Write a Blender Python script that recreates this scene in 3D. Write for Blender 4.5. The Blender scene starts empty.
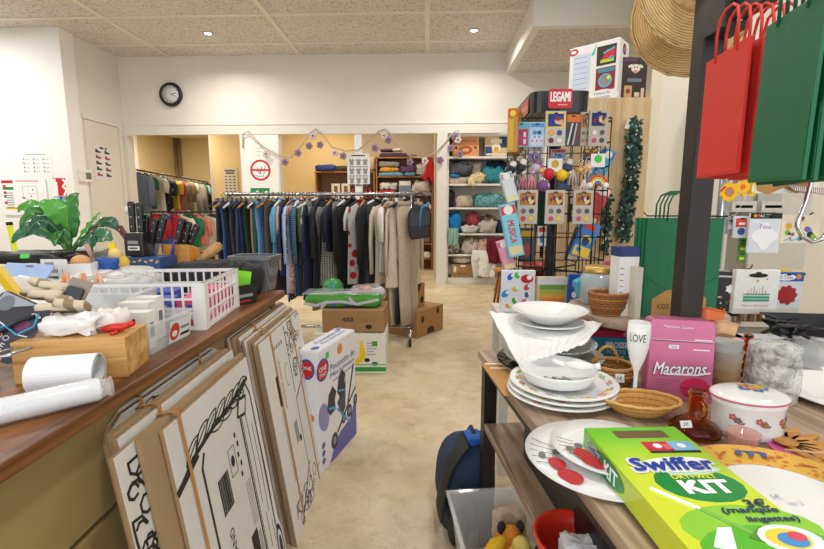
import bpy, math, random
from mathutils import Vector as V, Matrix as Mx, noise
RN=random.Random(11)
SC=bpy.context.scene; COL=SC.collection
pi=math.pi; sin=math.sin; cos=math.cos
# ---------------- camera model (pinhole, 824x549 frame) ----------------
F=450.; CH=1.25
TH=math.atan(63.5/450); PS=math.atan(16/450*math.cos(TH))
cf=V((-sin(PS)*cos(TH),cos(PS)*cos(TH),-sin(TH))); cr=V((cos(PS),sin(PS),0)); cu=cr.cross(cf)
def at(px,py,x=None,y=None,z=None):
    d=cf+cr*((px-412)/F)+cu*((274.5-py)/F)
    t=d.y and (y/d.y if y is not None else ((z-CH)/d.z if z is not None else x/d.x))
    return V((d.x*t,d.y*t,CH+d.z*t))
# ---------------- materials ----------------
def lin(h):
    if not isinstance(h,str): return h
    h=h.lstrip('#'); o=[]; h=h if len(h)==6 else ''.join(q*2 for q in h)
    for i in (0,2,4):
        c=int(h[i:i+2],16)/255.; o.append(c/12.92 if c<=.04045 else ((c+.055)/1.055)**2.4)
    return tuple(o)
MC={}
def newmat(nm):
    m=bpy.data.materials.new(nm); m.use_nodes=True; nt=m.node_tree
    return m,nt,nt.nodes['Principled BSDF']
def N(nt,t,**k):
    n=nt.nodes.new(t)
    for a,b in k.items():
        if a in n.inputs.keys(): n.inputs[a].default_value=b
        else: setattr(n,a,b)
    return n
def L(nt,a,b): nt.links.new(a,b)
def rgba(c,k=1): return (min(1,c[0]*k),min(1,c[1]*k),min(1,c[2]*k),1)
def coords(nt,scale=(1,1,1),rot=(0,0,0)):
    tc=N(nt,'ShaderNodeTexCoord'); mp=N(nt,'ShaderNodeMapping'); mp.inputs['Scale'].default_value=scale; mp.inputs['Rotation'].default_value=rot
    L(nt,tc.outputs['Object'],mp.inputs[0]); return mp.outputs[0]
def mix(nt,fac,a,b):
    m=N(nt,'ShaderNodeMix',data_type='RGBA')
    for i,s in ((0,fac),(6,a),(7,b)):
        if hasattr(s,'is_linked') or hasattr(s,'links'): L(nt,s,m.inputs[i])
        else: m.inputs[i].default_value=s
    return m.outputs[2]
def ramp(nt,fac,stops):
    r=N(nt,'ShaderNodeValToRGB'); cr_=r.color_ramp
    while len(cr_.elements)<len(stops): cr_.elements.new(.5)
    for e,(p,c) in zip(cr_.elements,stops): e.position=p; e.color=c if len(c)==4 else (*c,1)
    L(nt,fac,r.inputs[0]); return r.outputs[0]
def bump(nt,b,h,st=.3,d=.01):
    n=N(nt,'ShaderNodeBump',Strength=st,Distance=d); L(nt,h,n.inputs['Height']); L(nt,n.outputs[0],b.inputs['Normal'])
def M(c,r=.6,m=0.,n=.1,s=25,e=0,t=0,a=1,bp=0):
    k=('M',c,r,m,n,s,e,t,a,bp)
    if k in MC: return MC[k]
    mt,nt,b=newmat('plain'); c=lin(c)
    tx=N(nt,'ShaderNodeTexNoise',Scale=float(s),Detail=3.); L(nt,coords(nt),tx.inputs['Vector'])
    L(nt,mix(nt,tx.outputs[0],rgba(c,1-n),rgba(c,1+n)),b.inputs['Base Color'])
    b.inputs['Roughness'].default_value=r; b.inputs['Metallic'].default_value=m
    if t: b.inputs['Transmission Weight'].default_value=t; b.inputs['IOR'].default_value=1.3
    if a<1: b.inputs['Alpha'].default_value=a
    if e: b.inputs['Emission Color'].default_value=rgba(c); b.inputs['Emission Strength'].default_value=e
    if bp: bump(nt,b,tx.outputs[0],bp,.005)
    MC[k]=mt; return mt
def cloth(c,n=.22,s=40): return M(c,.92,0,n,s,bp=.35)
def crumple(c,n=.3,sc=9.):
    """cloth lying in creases"""
    k=('K',c,n,sc)
    if k in MC: return MC[k]
    mt,nt,b=newmat('creased_cloth'); c=lin(c); co=coords(nt)
    a=N(nt,'ShaderNodeTexNoise',Scale=sc,Detail=3.,Distortion=1.8); L(nt,co,a.inputs['Vector']); q=N(nt,'ShaderNodeTexNoise',Scale=80.); L(nt,co,q.inputs['Vector'])
    L(nt,mix(nt,q.outputs[0],rgba(c,1-n),rgba(c,1+n)),b.inputs['Base Color']); b.inputs['Roughness'].default_value=.92
    bump(nt,b,a.outputs[0],.8,.055); MC[k]=mt; return mt
def wood(c1,c2,axis=1,sc=6.,r=.45):
    k=('W',c1,c2,axis,sc,r)
    if k in MC: return MC[k]
    mt,nt,b=newmat('wood'); s=[9*sc,9*sc,9*sc]; s[axis]=sc*.5
    co=coords(nt,tuple(s)); tx=N(nt,'ShaderNodeTexNoise',Scale=1.,Detail=5.,Roughness=.6,Distortion=.6); L(nt,co,tx.inputs['Vector'])
    L(nt,ramp(nt,tx.outputs[0],[(.33,lin(c1)),(.66,lin(c2))]),b.inputs['Base Color'])
    b.inputs['Roughness'].default_value=r; bump(nt,b,tx.outputs[0],.15,.003); MC[k]=mt; return mt
def bands(c1,c2,sc,axis=2,duty=.5,r=.9,c3=None,ax2=0,dist=0.):
    """woven / printed stripes (c3: second direction = check)"""
    k=('S',c1,c2,sc,axis,duty,r,c3,ax2,dist)
    if k in MC: return MC[k]
    mt,nt,b=newmat('striped'); co=coords(nt)
    def w(ax):
        x=N(nt,'ShaderNodeTexWave',wave_type='BANDS',bands_direction='XYZ'[ax],Scale=float(sc),Distortion=float(dist)); x.inputs['Detail Scale'].default_value=1.5
        L(nt,co,x.inputs['Vector']); return ramp(nt,x.outputs[0],[(max(0,duty-.06),(0,0,0)),(min(1,duty+.06),(1,1,1))])
    o=mix(nt,w(axis),rgba(lin(c1)),rgba(lin(c2)))
    if c3:
        f=w(ax2); h=N(nt,'ShaderNodeMath',operation='MULTIPLY'); L(nt,f,h.inputs[0]); h.inputs[1].default_value=.55
        o=mix(nt,h.outputs[0],o,rgba(lin(c3)))
    L(nt,o,b.inputs['Base Color']); b.inputs['Roughness'].default_value=r; MC[k]=mt; return mt
def spots(c1,c2,sc,th=.35,c3=None,r=.8):
    """print of scattered blots on a ground colour"""
    k=('V',c1,c2,sc,th,c3,r)
    if k in MC: return MC[k]
    mt,nt,b=newmat('spotted'); vo=N(nt,'ShaderNodeTexVoronoi',Scale=float(sc)); L(nt,coords(nt),vo.inputs['Vector'])
    f=ramp(nt,vo.outputs[0],[(th-.03,(1,1,1)),(th+.03,(0,0,0))]); c=rgba(lin(c2))
    if c3:
        sp=N(nt,'ShaderNodeSeparateColor'); L(nt,vo.outputs[1],sp.inputs[0]); g=ramp(nt,sp.outputs[0],[(.49,(0,0,0)),(.51,(1,1,1))]); c=mix(nt,g,rgba(lin(c2)),rgba(lin(c3)))
    L(nt,mix(nt,f,rgba(lin(c1)),c),b.inputs['Base Color']); b.inputs['Roughness'].default_value=r; MC[k]=mt; return mt
def clear(c='#f4f7f8',a=.22,r=.08):
    """thin clear plastic film / moulding"""
    k=('C',c,a,r)
    if k in MC: return MC[k]
    mt,nt,b=newmat('clear'); c=lin(c)
    tx=N(nt,'ShaderNodeTexNoise',Scale=12.); L(nt,coords(nt),tx.inputs['Vector'])
    L(nt,mix(nt,tx.outputs[0],rgba(c,.92),rgba(c,1)),b.inputs['Base Color'])
    b.inputs['Roughness'].default_value=r; b.inputs['Alpha'].default_value=a; MC[k]=mt; return mt
def glass(c='#ffffff',r=.02):
    k=('G',c,r)
    if k in MC: return MC[k]
    mt,nt,b=newmat('glass'); tx=N(nt,'ShaderNodeTexNoise',Scale=8.); L(nt,coords(nt),tx.inputs['Vector']); c=lin(c)
    L(nt,mix(nt,tx.outputs[0],rgba(c,.95),rgba(c,1)),b.inputs['Base Color'])
    b.inputs['Roughness'].default_value=r; b.inputs['Transmission Weight'].default_value=1; b.inputs['IOR'].default_value=1.35; MC[k]=mt; return mt
# ---------------- mesh builder ----------------
def T(x=0,y=0,z=0): return Mx.Translation((x,y,z))
def RX(a): return Mx.Rotation(a,4,'X')
def RY(a): return Mx.Rotation(a,4,'Y')
def RZ(a): return Mx.Rotation(a,4,'Z')
def SZ(x,y,z): return Mx.Diagonal((x,y,z,1))
def face(o,u=(1,0,0),v=(0,0,1)):
    u=V(u).normalized(); v=V(v).normalized(); w=u.cross(v).normalized(); v=w.cross(u)
    m=Mx((u,v,w)).transposed().to_4x4(); m.translation=V(o); return m
TX={}
def textmesh(s):
    if s not in TX:
        cu_=bpy.data.curves.new('t','FONT'); cu_.body=s; cu_.align_x='CENTER'; cu_.align_y='CENTER'; cu_.resolution_u=2
        o=bpy.data.objects.new('t',cu_); me=o.to_mesh()
        vs=[v.co.copy() for v in me.vertices]; fs=[list(p.vertices) for p in me.polygons]; o.to_mesh_clear()
        bpy.data.objects.remove(o); bpy.data.curves.remove(cu_)
        xs=[v.x for v in vs]; ys=[v.y for v in vs]; cx=(min(xs)+max(xs))/2; cy=(min(ys)+max(ys))/2
        w=max(xs)-min(xs); h=max(ys)-min(ys)
        TX[s]=([((v.x-cx)/w,(v.y-cy)/h) for v in vs],fs,w/h)
    return TX[s]
JC=[0]
def jit(l):
    JC[0]=(JC[0]+7)%31; return .0004*l+JC[0]*5e-6
class B:
    def __init__(s): s.v=[];s.f=[];s.mi=[];s.sm=[];s.ms=[]
    def add(s,vs,fs,mat,X=None,smooth=False):
        if mat not in s.ms: s.ms.append(mat)
        i=s.ms.index(mat); o=len(s.v)
        s.v+= [(X@V(v)) for v in vs] if X is not None else [V(v) for v in vs]
        for f in fs: s.f.append([a+o for a in f]); s.mi.append(i); s.sm.append(smooth)
        return s
    def box(s,x0,x1,y0,y1,z0,z1,mat,X=None):
        vs=[(x,y,z) for z in (z0,z1) for y in (y0,y1) for x in (x0,x1)]
        return s.add(vs,[(0,2,3,1),(4,5,7,6),(0,1,5,4),(2,6,7,3),(0,4,6,2),(1,3,7,5)],mat,X)
    def cbox(s,c,d,mat,X=None): return s.box(c[0]-d[0]/2,c[0]+d[0]/2,c[1]-d[1]/2,c[1]+d[1]/2,c[2]-d[2]/2,c[2]+d[2]/2,mat,X)
    def loops(s,ls,mat,X=None,close=True,cap=(True,True),smooth=True):
        n=len(ls[0]); vs=[p for l in ls for p in l]; fs=[]
        for i in range(len(ls)-1):
            for j in range(n if close else n-1):
                k=(j+1)%n; fs.append((i*n+j,i*n+k,(i+1)*n+k,(i+1)*n+j))
        if close and cap[0]: fs.append(tuple(reversed(range(n))))
        if close and cap[1]: fs.append(tuple((len(ls)-1)*n+j for j in range(n)))
        return s.add(vs,fs,mat,X,smooth)
    def lathe(s,pr,mat,seg=24,X=None,sx=1,sy=1,smooth=True,wob=None,cap=True):
        ls=[]
        for r,z in pr:
            r=max(r,1e-5); ls.append([(r*cos(2*pi*j/seg)*sx*(1 if not wob else 1+wob(j/seg,z)),r*sin(2*pi*j/seg)*sy*(1 if not wob else 1+wob(j/seg,z)),z) for j in range(seg)])
        return s.loops(ls,mat,X,smooth=smooth,cap=(cap,cap))
    def cyl(s,r,z0,z1,mat,X=None,seg=16,r2=None): return s.lathe([(r,z0),(r if r2 is None else r2,z1)],mat,seg,X) if seg>7 else s.lathe([(r,z0),(r if r2 is None else r2,z1)],mat,seg,X,smooth=False)
    def ball(s,c,r,mat,X=None,sx=1,sy=1,sz=1,seg=14):
        pr=[(r*sin(pi*i/8),-r*cos(pi*i/8)*sz) for i in range(9)]; Y=T(*c)
        return s.lathe(pr,mat,seg,(X@Y) if X is not None else Y,sx,sy)
    def tube(s,pts,r,mat,seg=8,X=None,cap=True,flat=1):
        P=[V(p) for p in pts]; ls=[]; n0=None
        for i,p in enumerate(P):
            t=(P[min(i+1,len(P)-1)]-P[max(i-1,0)]).normalized()
            if n0 is None: n0=t.orthogonal().normalized() if abs(t.z)>.9 or True else None
            n0=(n0-t*n0.dot(t)).normalized(); b=t.cross(n0)
            rr=r[i] if isinstance(r,(list,tuple)) else r
            ls.append([p+n0*(rr*cos(2*pi*j/seg))+b*(rr*flat*sin(2*pi*j/seg)) for j in range(seg)])
        return s.loops(ls,mat,X,cap=(cap,cap))
    def prism(s,ol,z0,z1,mat,X=None,smooth=False):
        n=len(ol); vs=[(x,y,z0) for x,y in ol]+[(x,y,z1) for x,y in ol]
        fs=[tuple(reversed(range(n))),tuple(range(n,2*n))]+[(j,(j+1)%n,n+(j+1)%n,n+j) for j in range(n)]
        return s.add(vs,fs,mat,X)
    # ---- marks printed on a face (frame Xf: u right, v up, w out)
    def mark(s,Xf,x0,y0,x1,y1,mat,l=1): return s.box(x0,x1,y0,y1,0,jit(l),mat,Xf)
    def dot(s,Xf,cx,cy,rx,mat,ry=None,l=1,seg=16,rot=0):
        ry=rx if ry is None else ry
        ol=[(cx+rx*cos(2*pi*j/seg)*cos(rot)-ry*sin(2*pi*j/seg)*sin(rot),cy+rx*cos(2*pi*j/seg)*sin(rot)+ry*sin(2*pi*j/seg)*cos(rot)) for j in range(seg)]
        return s.prism(ol,0,jit(l),mat,Xf)
    def line(s,Xf,pts,w,mat,l=1):
        for (a,b),(c,d) in zip(pts,pts[1:]):
            dx,dy=c-a,d-b; q=math.hypot(dx,dy) or 1e-6; nx,ny=-dy/q*w/2,dx/q*w/2; ex,ey=dx/q*w*.3,dy/q*w*.3
            s.prism([(a-ex-nx,b-ey-ny),(c+ex-nx,d+ey-ny),(c+ex+nx,d+ey+ny),(a-ex+nx,b-ey+ny)],0,jit(l),mat,Xf)
        return s
    def text(s,Xf,st,cx,cy,h,mat,w=None,l=2,rot=0,slant=0,bold=0):
        vs,fs,asp=textmesh(st); w=w or h*asp; c,d=cos(rot),sin(rot)
        offs=[0] if not bold else [-bold,0,bold]
        for k,o in enumerate(offs):
            for j,o2 in enumerate(offs):
                pv=[]
                for x,y in vs:
                    X_=x*w+slant*y*h+o; Y_=y*h+o2; pv.append((cx+X_*c-Y_*d,cy+X_*d+Y_*c,.0004*l+.00002*(k*3+j)))
                s.add(pv,fs,mat,Xf)
        return s
    def build(s,name,parent=None,bev=0,sub=0,loc=None,rz=0,seg=2):
        me=bpy.data.meshes.new(name); me.from_pydata([tuple(v) for v in s.v],[],s.f)
        for m in s.ms: me.materials.append(m)
        me.polygons.foreach_set('material_index',s.mi); me.polygons.foreach_set('use_smooth',s.sm); me.update()
        o=bpy.data.objects.new(name,me); COL.objects.link(o)
        if parent is not None: o.parent=parent
        if loc is not None: o.location=loc
        if rz: o.rotation_euler[2]=rz
        if bev:
            b=o.modifiers.new('b','BEVEL'); b.width=bev; b.segments=seg; b.limit_method='ANGLE'; b.angle_limit=.7
        if sub: m=o.modifiers.new('s','SUBSURF'); m.levels=sub; m.render_levels=sub
        return o
def tag(o,label=None,cat=None,group=None,kind=None):
    for k,v in (('label',label),('category',cat),('group',group),('kind',kind)):
        if v: o[k]=v
    return o
def thing(name,label,cat,loc=(0,0,0),rz=0,group=None,tilt=None):
    o=bpy.data.objects.new(name,None); COL.objects.link(o); o.empty_display_size=.05
    o.location=loc; o.rotation_euler=(tilt[0],tilt[1],rz) if tilt else (0,0,rz)
    return tag(o,label,cat,group)
def struct(b,name,label=None): return tag(b.build(name),label,None,None,'structure')
def one(b,name,label,cat,loc=(0,0,0),rz=0,group=None,bev=0,sub=0,tilt=None):
    o=b.build(name,None,bev,sub,loc,rz)
    if tilt: o.rotation_euler=(tilt[0],tilt[1],rz)
    return tag(o,label,cat,group)
def dup(root,loc,rz=None,label=None,tilt=None):
    r=root.copy(); COL.objects.link(r); r.location=loc
    if rz is not None: r.rotation_euler[2]=rz
    if tilt: r.rotation_euler=tilt
    if label: r['label']=label
    for ch in list(root.children):
        c=ch.copy(); COL.objects.link(c); c.parent=r
        for g in list(ch.children):
            d=g.copy(); COL.objects.link(d); d.parent=c
    return r
ORD=['first','second','third','fourth','fifth','sixth','seventh','eighth','ninth','tenth','eleventh','twelfth']
# crumpled / folded cloth: flattened superellipsoid with noise folds, resting on z=0
def lump(w,d,h,mat,seed=0,fold=.25,fr=3.,sq=.55,n=26,flatb=.12,b=None,X=None):
    b=b or B(); ls=[]; R=max(w,d,h); m=n//2; S=V((seed*7.3,seed*3.1,seed*1.7))
    f=lambda q,e=sq:math.copysign(abs(q)**e,q)
    for i in range(m+1):
        ph=-pi/2+pi*i/m; row=[]
        for j in range(n):
            t=2*pi*j/n
            p=V((f(cos(ph))*f(cos(t))*w/2,f(cos(ph))*f(sin(t))*d/2,f(sin(ph))*h/2))
            q=V((p.x*fr/R,p.y*fr/R,p.z*fr*1.5/R))+S
            q=q+noise.noise_vector(q*.9)*.8
            k=noise.noise(q*1.1); c=1-2*abs(noise.noise(q*1.7+S)); c=max(0,c)**3
            e=fold*(k*.55-c*.55)
            row.append(V((p.x*(1+e*.7),p.y*(1+e*.7),p.z*(1+e)+(.2*fold*h*k if ph>0 else 0))))
        ls.append(row)
    zmin=-h/2*(1-flatb)
    for l in ls:
        for p in l: p.z=max(p.z,zmin)-zmin
    return b.loops(ls,mat,X)
def sheet(nu,nv,fn,mat,th=.002,b=None,X=None,smooth=True):
    """solid cloth/paper sheet from fn(u,v)->V, given a thickness"""
    b=b or B(); P=[[V(fn(i/nu,j/nv)) for j in range(nv+1)] for i in range(nu+1)]; Q=[]
    for i in range(nu+1):
        r=[]
        for j in range(nv+1):
            du=P[min(i+1,nu)][j]-P[max(i-1,0)][j]; dv=P[i][min(j+1,nv)]-P[i][max(j-1,0)]
            r.append(P[i][j]-du.cross(dv).normalized()*th)
        Q.append(r)
    w=nv+1; m=(nu+1)*w; vs=[p for r in P for p in r]+[p for r in Q for p in r]; fs=[]
    for i in range(nu):
        for j in range(nv):
            a=i*w+j; fs.append((a,a+w,a+w+1,a+1)); fs.append((m+a,m+a+1,m+a+w+1,m+a+w))
    rim=[i*w for i in range(nu)]+[nu*w+j for j in range(nv)]+[i*w+nv for i in range(nu,0,-1)]+[j for j in range(nv,0,-1)]
    for a,c in zip(rim,rim[1:]+rim[:1]): fs.append((a,m+a,m+c,c))
    return b.add(vs,fs,mat,X,smooth)
def rrect(w,h,r,n=5):
    o=[]
    for cx,cy,a0 in ((w/2-r,h/2-r,0),(-w/2+r,h/2-r,pi/2),(-w/2+r,-h/2+r,pi),(w/2-r,-h/2+r,1.5*pi)):
        for k in range(n+1): a=a0+pi/2*k/n; o.append((cx+r*cos(a),cy+r*sin(a)))
    return o
WHITE='#eeece6'
# ================= SETTING =================
EXPO=0.38
YB=7.704; ZC=3.775; ZO=2.52; XL=-5.16
SOF=at(506,74,y=YB).z; SFY=at(540,26,z=SOF).y; SFX=at(506,74,y=YB).x
def mat_plaster(c,st=.08):
    mt,nt,b=newmat('plaster'); c=lin(c); co=coords(nt)
    a=N(nt,'ShaderNodeTexNoise',Scale=1.3,Detail=4.); L(nt,co,a.inputs['Vector']); q=N(nt,'ShaderNodeTexNoise',Scale=60.); L(nt,co,q.inputs['Vector'])
    L(nt,mix(nt,a.outputs[0],rgba(c,1-st),rgba(c,1+st)),b.inputs['Base Color']); b.inputs['Roughness'].default_value=.8
    bump(nt,b,q.outputs[0],.12,.004); return mt
def mat_tile():
    mt,nt,b=newmat('ceiling_tile'); co=coords(nt)
    v=N(nt,'ShaderNodeTexNoise',Scale=42.,Detail=3.); L(nt,co,v.inputs['Vector']); w=N(nt,'ShaderNodeTexNoise',Scale=.8); L(nt,co,w.inputs['Vector'])
    base=mix(nt,w.outputs[0],rgba(lin('#cfccc5')),rgba(lin('#dcd9d3')))
    L(nt,mix(nt,ramp(nt,v.outputs[0],[(.54,(0,0,0)),(.64,(1,1,1))]),base,rgba(lin('#a89e8d'))),b.inputs['Base Color']); b.inputs['Roughness'].default_value=.95
    bump(nt,b,v.outputs[0],.3,.01); return mt
def mat_floor():
    mt,nt,b=newmat('worn_concrete'); co=coords(nt)
    a=N(nt,'ShaderNodeTexNoise',Scale=1.1,Detail=8.,Roughness=.65); L(nt,co,a.inputs['Vector'])
    q=N(nt,'ShaderNodeTexNoise',Scale=7.,Detail=6.,Roughness=.7); L(nt,co,q.inputs['Vector'])
    c=ramp(nt,a.outputs[0],[(.3,lin('#b79f79')),(.5,lin('#d2bf9e')),(.68,lin('#e3d6bd'))])
    d=ramp(nt,q.outputs[0],[(.3,(.66,.58,.48)),(.5,(1,1,1))])
    m=N(nt,'ShaderNodeMix',data_type='RGBA',blend_type='MULTIPLY'); m.inputs[0].default_value=.6; L(nt,c,m.inputs[6]); L(nt,d,m.inputs[7])
    # fine cracks
    v=N(nt,'ShaderNodeTexVoronoi',feature='DISTANCE_TO_EDGE',Scale=.9); ds=N(nt,'ShaderNodeVectorMath',operation='ADD'); L(nt,co,ds.inputs[0]); L(nt,q.outputs[1],ds.inputs[1]); L(nt,ds.outputs[0],v.inputs['Vector'])
    L(nt,mix(nt,ramp(nt,v.outputs[0],[(0,(.35,.35,.35)),(.012,(0,0,0))]),m.outputs[2],rgba(lin('#8d7655'))),b.inputs['Base Color'])
    L(nt,ramp(nt,q.outputs[0],[(.3,(.55,)*3),(.7,(.36,)*3)]),b.inputs['Roughness']); bump(nt,b,q.outputs[0],.08,.004); return mt
PL=mat_plaster('#e4e2db'); PLW=mat_plaster('#f3f4f2'); TAN=mat_plaster('#dcc79b'); GRB=mat_plaster('#c6b69e'); TRM=M('#e3e0d8',.5,n=.04)
TILE=mat_tile(); GRID=M('#dfd8cb',.5,n=.03)
struct(B().box(-9,4.6,-2.6,13,-.1,0,mat_floor()),'floor','worn beige concrete shop floor')
b=B().box(-9,4.6,-2.6,YB+.12,ZC,ZC+.08,TILE); struct(b,'ceiling','speckled ceiling tiles in a white grid')
b=B()
for x in (-8.54,-6.41,-4.28,-2.1,-.02): b.box(x-.035,x+.035,-2.6,YB,ZC-.012,ZC-.0002,GRID)
for k in range(10): b.box(-8.9,SFX if 7.18-k>SFY else 4.5,7.18-k-.03,7.18-k+.03,ZC-.011,ZC-.0001,GRID)
struct(b,'trim_1','white ceiling grid bars')
# soffit box at right
b=B().box(SFX,SFX+.1,SFY+.1,YB,SOF,ZC-.0005,PL).box(SFX,4.6,SFY,SFY+.1,SOF,ZC-.0005,PL); b.box(SFX+.1,4.6,SFY+.1,YB+.12,SOF+.02,SOF+.08,TILE)
b.box(SFX+.1,4.6,7.15,7.21,SOF+.01,SOF+.02,GRID); struct(b,'trim_2','boxed ceiling soffit')
# back wall with its openings
b=B().box(XL-.4,3.2,YB,YB+.15,ZO+.02,ZC,PL); b.box(2.0,3.2,YB,YB+.15,0,ZO+.02,PL); struct(b,'wall_back','cream wall above the openings')
b=B().box(XL,3.0,YB-.03,YB-.0005,ZO,ZO+.165,TRM).box(XL,3.0,YB-.04,YB-.0005,ZO+.15,ZO+.17,TRM); struct(b,'trim_3','white beam over the openings')
x0,x1=at(122,200,y=YB).x,at(133,200,y=YB).x; struct(B().box(x0,x1,YB-.03,YB+.15,0,ZO-.001,TRM),'trim_4','left jamb')
x0,x1=at(243,180,y=YB).x,at(279,180,y=YB).x; struct(B().box(x0,x1,YB-.02,YB+.12,0,ZO-.001,PLW).box(x0-.012,x0,YB-.03,YB+.13,0,ZO-.001,TRM).box(x1,x1+.03,YB-.03,YB+.13,0,ZO-.001,TRM),'wall_pillar','white pillar panel between openings')
x0,x1=at(355,180,y=YB).x,at(362,180,y=YB).x; struct(B().box(x0,x1,YB-.01,YB+.09,0,ZO-.001,PLW),'trim_5','thin white post')
x0,x1=at(437,180,y=YB).x,at(447,180,y=YB).x; struct(B().box(x0,x1,YB-.03,YB+.65,0,ZO-.001,TRM),'trim_6','right jamb'); JX=x1
# left walls
PY=6.48
struct(B().box(-9,XL+.02,PY,PY+.25,0,ZC,PLW).box(XL-.3,XL+.02,PY+.25,PY+.28,0,ZC,PL),'wall_pier','bright white wall facing the shop')
b=B().box(XL-.3,XL,PY+.28,YB+.02,0,ZC,PL); struct(b,'wall_left','cream side wall')
b=B().box(XL,XL+.03,PY+.29,YB-.05,2.62,2.66,TRM).box(XL,XL+.02,PY+.29,YB-.05,2.66,2.70,TRM).box(XL,XL+.03,7.55,7.62,0,2.62,TRM); struct(b,'trim_7','door casing')
t=tag(B().box(XL,XL+.015,PY+.32,7.54,0,2.61,mat_plaster('#dedad0',.04)).build('door_1'),'cream side door',None,None,'structure')
# rear room
struct(B().box(-7.1,-6.9,YB+.15,12.6,0,3.2,TAN),'wall_rear_left','tan rear room wall')
struct(B().box(-6.9,-4.7,12.4,12.6,0,3.2,TAN),'wall_rear','tan rear room end wall')
xa=at(214,160,y=10).x; xb=at(362,160,y=10.05).x
struct(B().box(xa,xb,10,10.12,0,3.2,mat_plaster('#d9c08c')).box(xa-.1,xa,10,12.4,0,3.2,GRB),'wall_partition','partition wall with its yellower light in the colour')  # yellow here, greyer further right: a difference in light put into the plaster
struct(B().box(xb,.31,10,10.12,0,3.2,GRB),'wall_partition_right','partition wall with its greyer light in the colour')  # same wall run, greyer plaster in place of its different light
struct(B().box(.12,.3,YB+.65,10,0,3.2,GRB),'wall_rear_right','rear room side wall')
struct(B().box(-7.1,1.8,YB+.12,12.6,3.2,3.3,mat_plaster('#e6dcc6')),'ceiling_rear','rear room ceiling')
b=B()
for px in (171,175.5,179): 
    p=at(px,160,y=12.3); b.cyl(.045,0,3.2,M('#8d7a5c',.5),T(p.x,12.34,0))
struct(b,'trim_8','vertical pipes in the rear room')
struct(B().box(-6.9,-6.82,9.9,10.5,0,3.1,PLW).box(-6.9,-6.8,9.8,9.9,0,3.1,TRM).box(-6.9,-6.8,10.5,10.6,0,3.1,TRM),'window_1','white curtained window')
# right side walls
RXW=at(640,40,z=SOF).x
struct(B().box(RXW,RXW+.2,4.4,YB,0,SOF+.02,mat_plaster('#dcd6c8')),'wall_right_recess','recess side wall')
xr=at(655,180,y=4.2).x
struct(B().box(xr,4.6,4.2,4.4,0,SOF,mat_plaster('#ece6d2')),'wall_right_front','cream wall behind the spinner')
struct(B().box(4.6,4.8,-2.6,YB,0,ZC,PL),'wall_right','right wall')
struct(B().box(-9.2,-9,-2.6,PY+.2,0,ZC,PLW),'wall_left_far','far left wall')
# shop front behind the viewer: piers with a wide glazed opening
b=B().box(-9,-4,-2.75,-2.6,0,ZC,PL).box(3.6,4.6,-2.75,-2.6,0,ZC,PL).box(-4,3.6,-2.75,-2.6,0,.35,PL).box(-4,3.6,-2.75,-2.6,3.2,ZC,PL); struct(b,'wall_front','shop front wall')
# downlights
LM=M('#fff4e0',.4,e=8,n=0); RIM=M('#d8d8d8',.25,.7)
def downlight(x,y,lab,z=ZC,col=(1,.92,.82),pw=100):
    t=thing('recessed_downlight',lab,'ceiling light',(x,y,z),0,'recessed ceiling spots')
    B().lathe([(.045,-.001),(.075,-.001),(.075,-.012),(.06,-.016),(.045,-.008),(.045,-.001)],RIM,20,cap=False).build('rim',t)
    B().cyl(.044,-.009,-.0015,LM,seg=20).build('lamp',t)
    l=bpy.data.lights.new('downlight','AREA'); l.shape='DISK'; l.size=.16; l.energy=pw*.2; l.color=col; l.spread=2.7
    o=bpy.data.objects.new('downlight_lamp',l); COL.objects.link(o); o.location=(x,y,z-.03)
p=at(208,33,z=ZC); q=at(474,30,z=ZC)
downlight(p.x,p.y,'small lit downlight in the ceiling at upper left, above the clock wall'); downlight(q.x,q.y,'small lit downlight in the ceiling near the white soffit')
def lamp(x,y,z,pw,col=(1,.97,.945),size=.3,rot=(0,0,0),sy=None):
    l=bpy.data.lights.new('lamp','AREA'); l.energy=pw*.2; l.color=col; l.size=size
    if sy: l.shape='RECTANGLE'; l.size_y=sy
    else: l.shape='DISK'
    o=bpy.data.objects.new('unseen_light',l); COL.objects.link(o); o.location=(x,y,z); o.rotation_euler=rot; return o
for x,y,pw in ((-6.4,5.2,270),(-3.2,3.6,120),(.64,3.6,120),(-3.2,.6,140),(.64,.3,130),(2.9,2.2,110),(-1.3,5.2,80)): lamp(x,y,ZC-.05,pw)  # unseen spots along the assumed downlight grid, added to fill the shop
lamp(-5.6,9.6,3.15,330,(1,.88,.7),.6); lamp(-2.2,8.9,3.15,110,(1,.86,.66),.6); lamp(-.6,8.9,3.15,50,(1,.9,.76),.5)  # no fixtures seen: area lights added to light the rear room
lamp(-.2,-2.55,1.8,430,(.88,.94,1),7.4,(pi/2,0,0),2.8)  # daylight from the shop front, given by an area light at the opening
w=bpy.data.worlds.new('world'); SC.world=w; w.use_nodes=True; w.node_tree.nodes['Background'].inputs[0].default_value=(.9,.95,1,1); w.node_tree.nodes['Background'].inputs[1].default_value=.7
# ================= BACK: alcove shelving, bookcases, signs =================
def zpy(py,y): return CH+(211-py)/450*y
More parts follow.
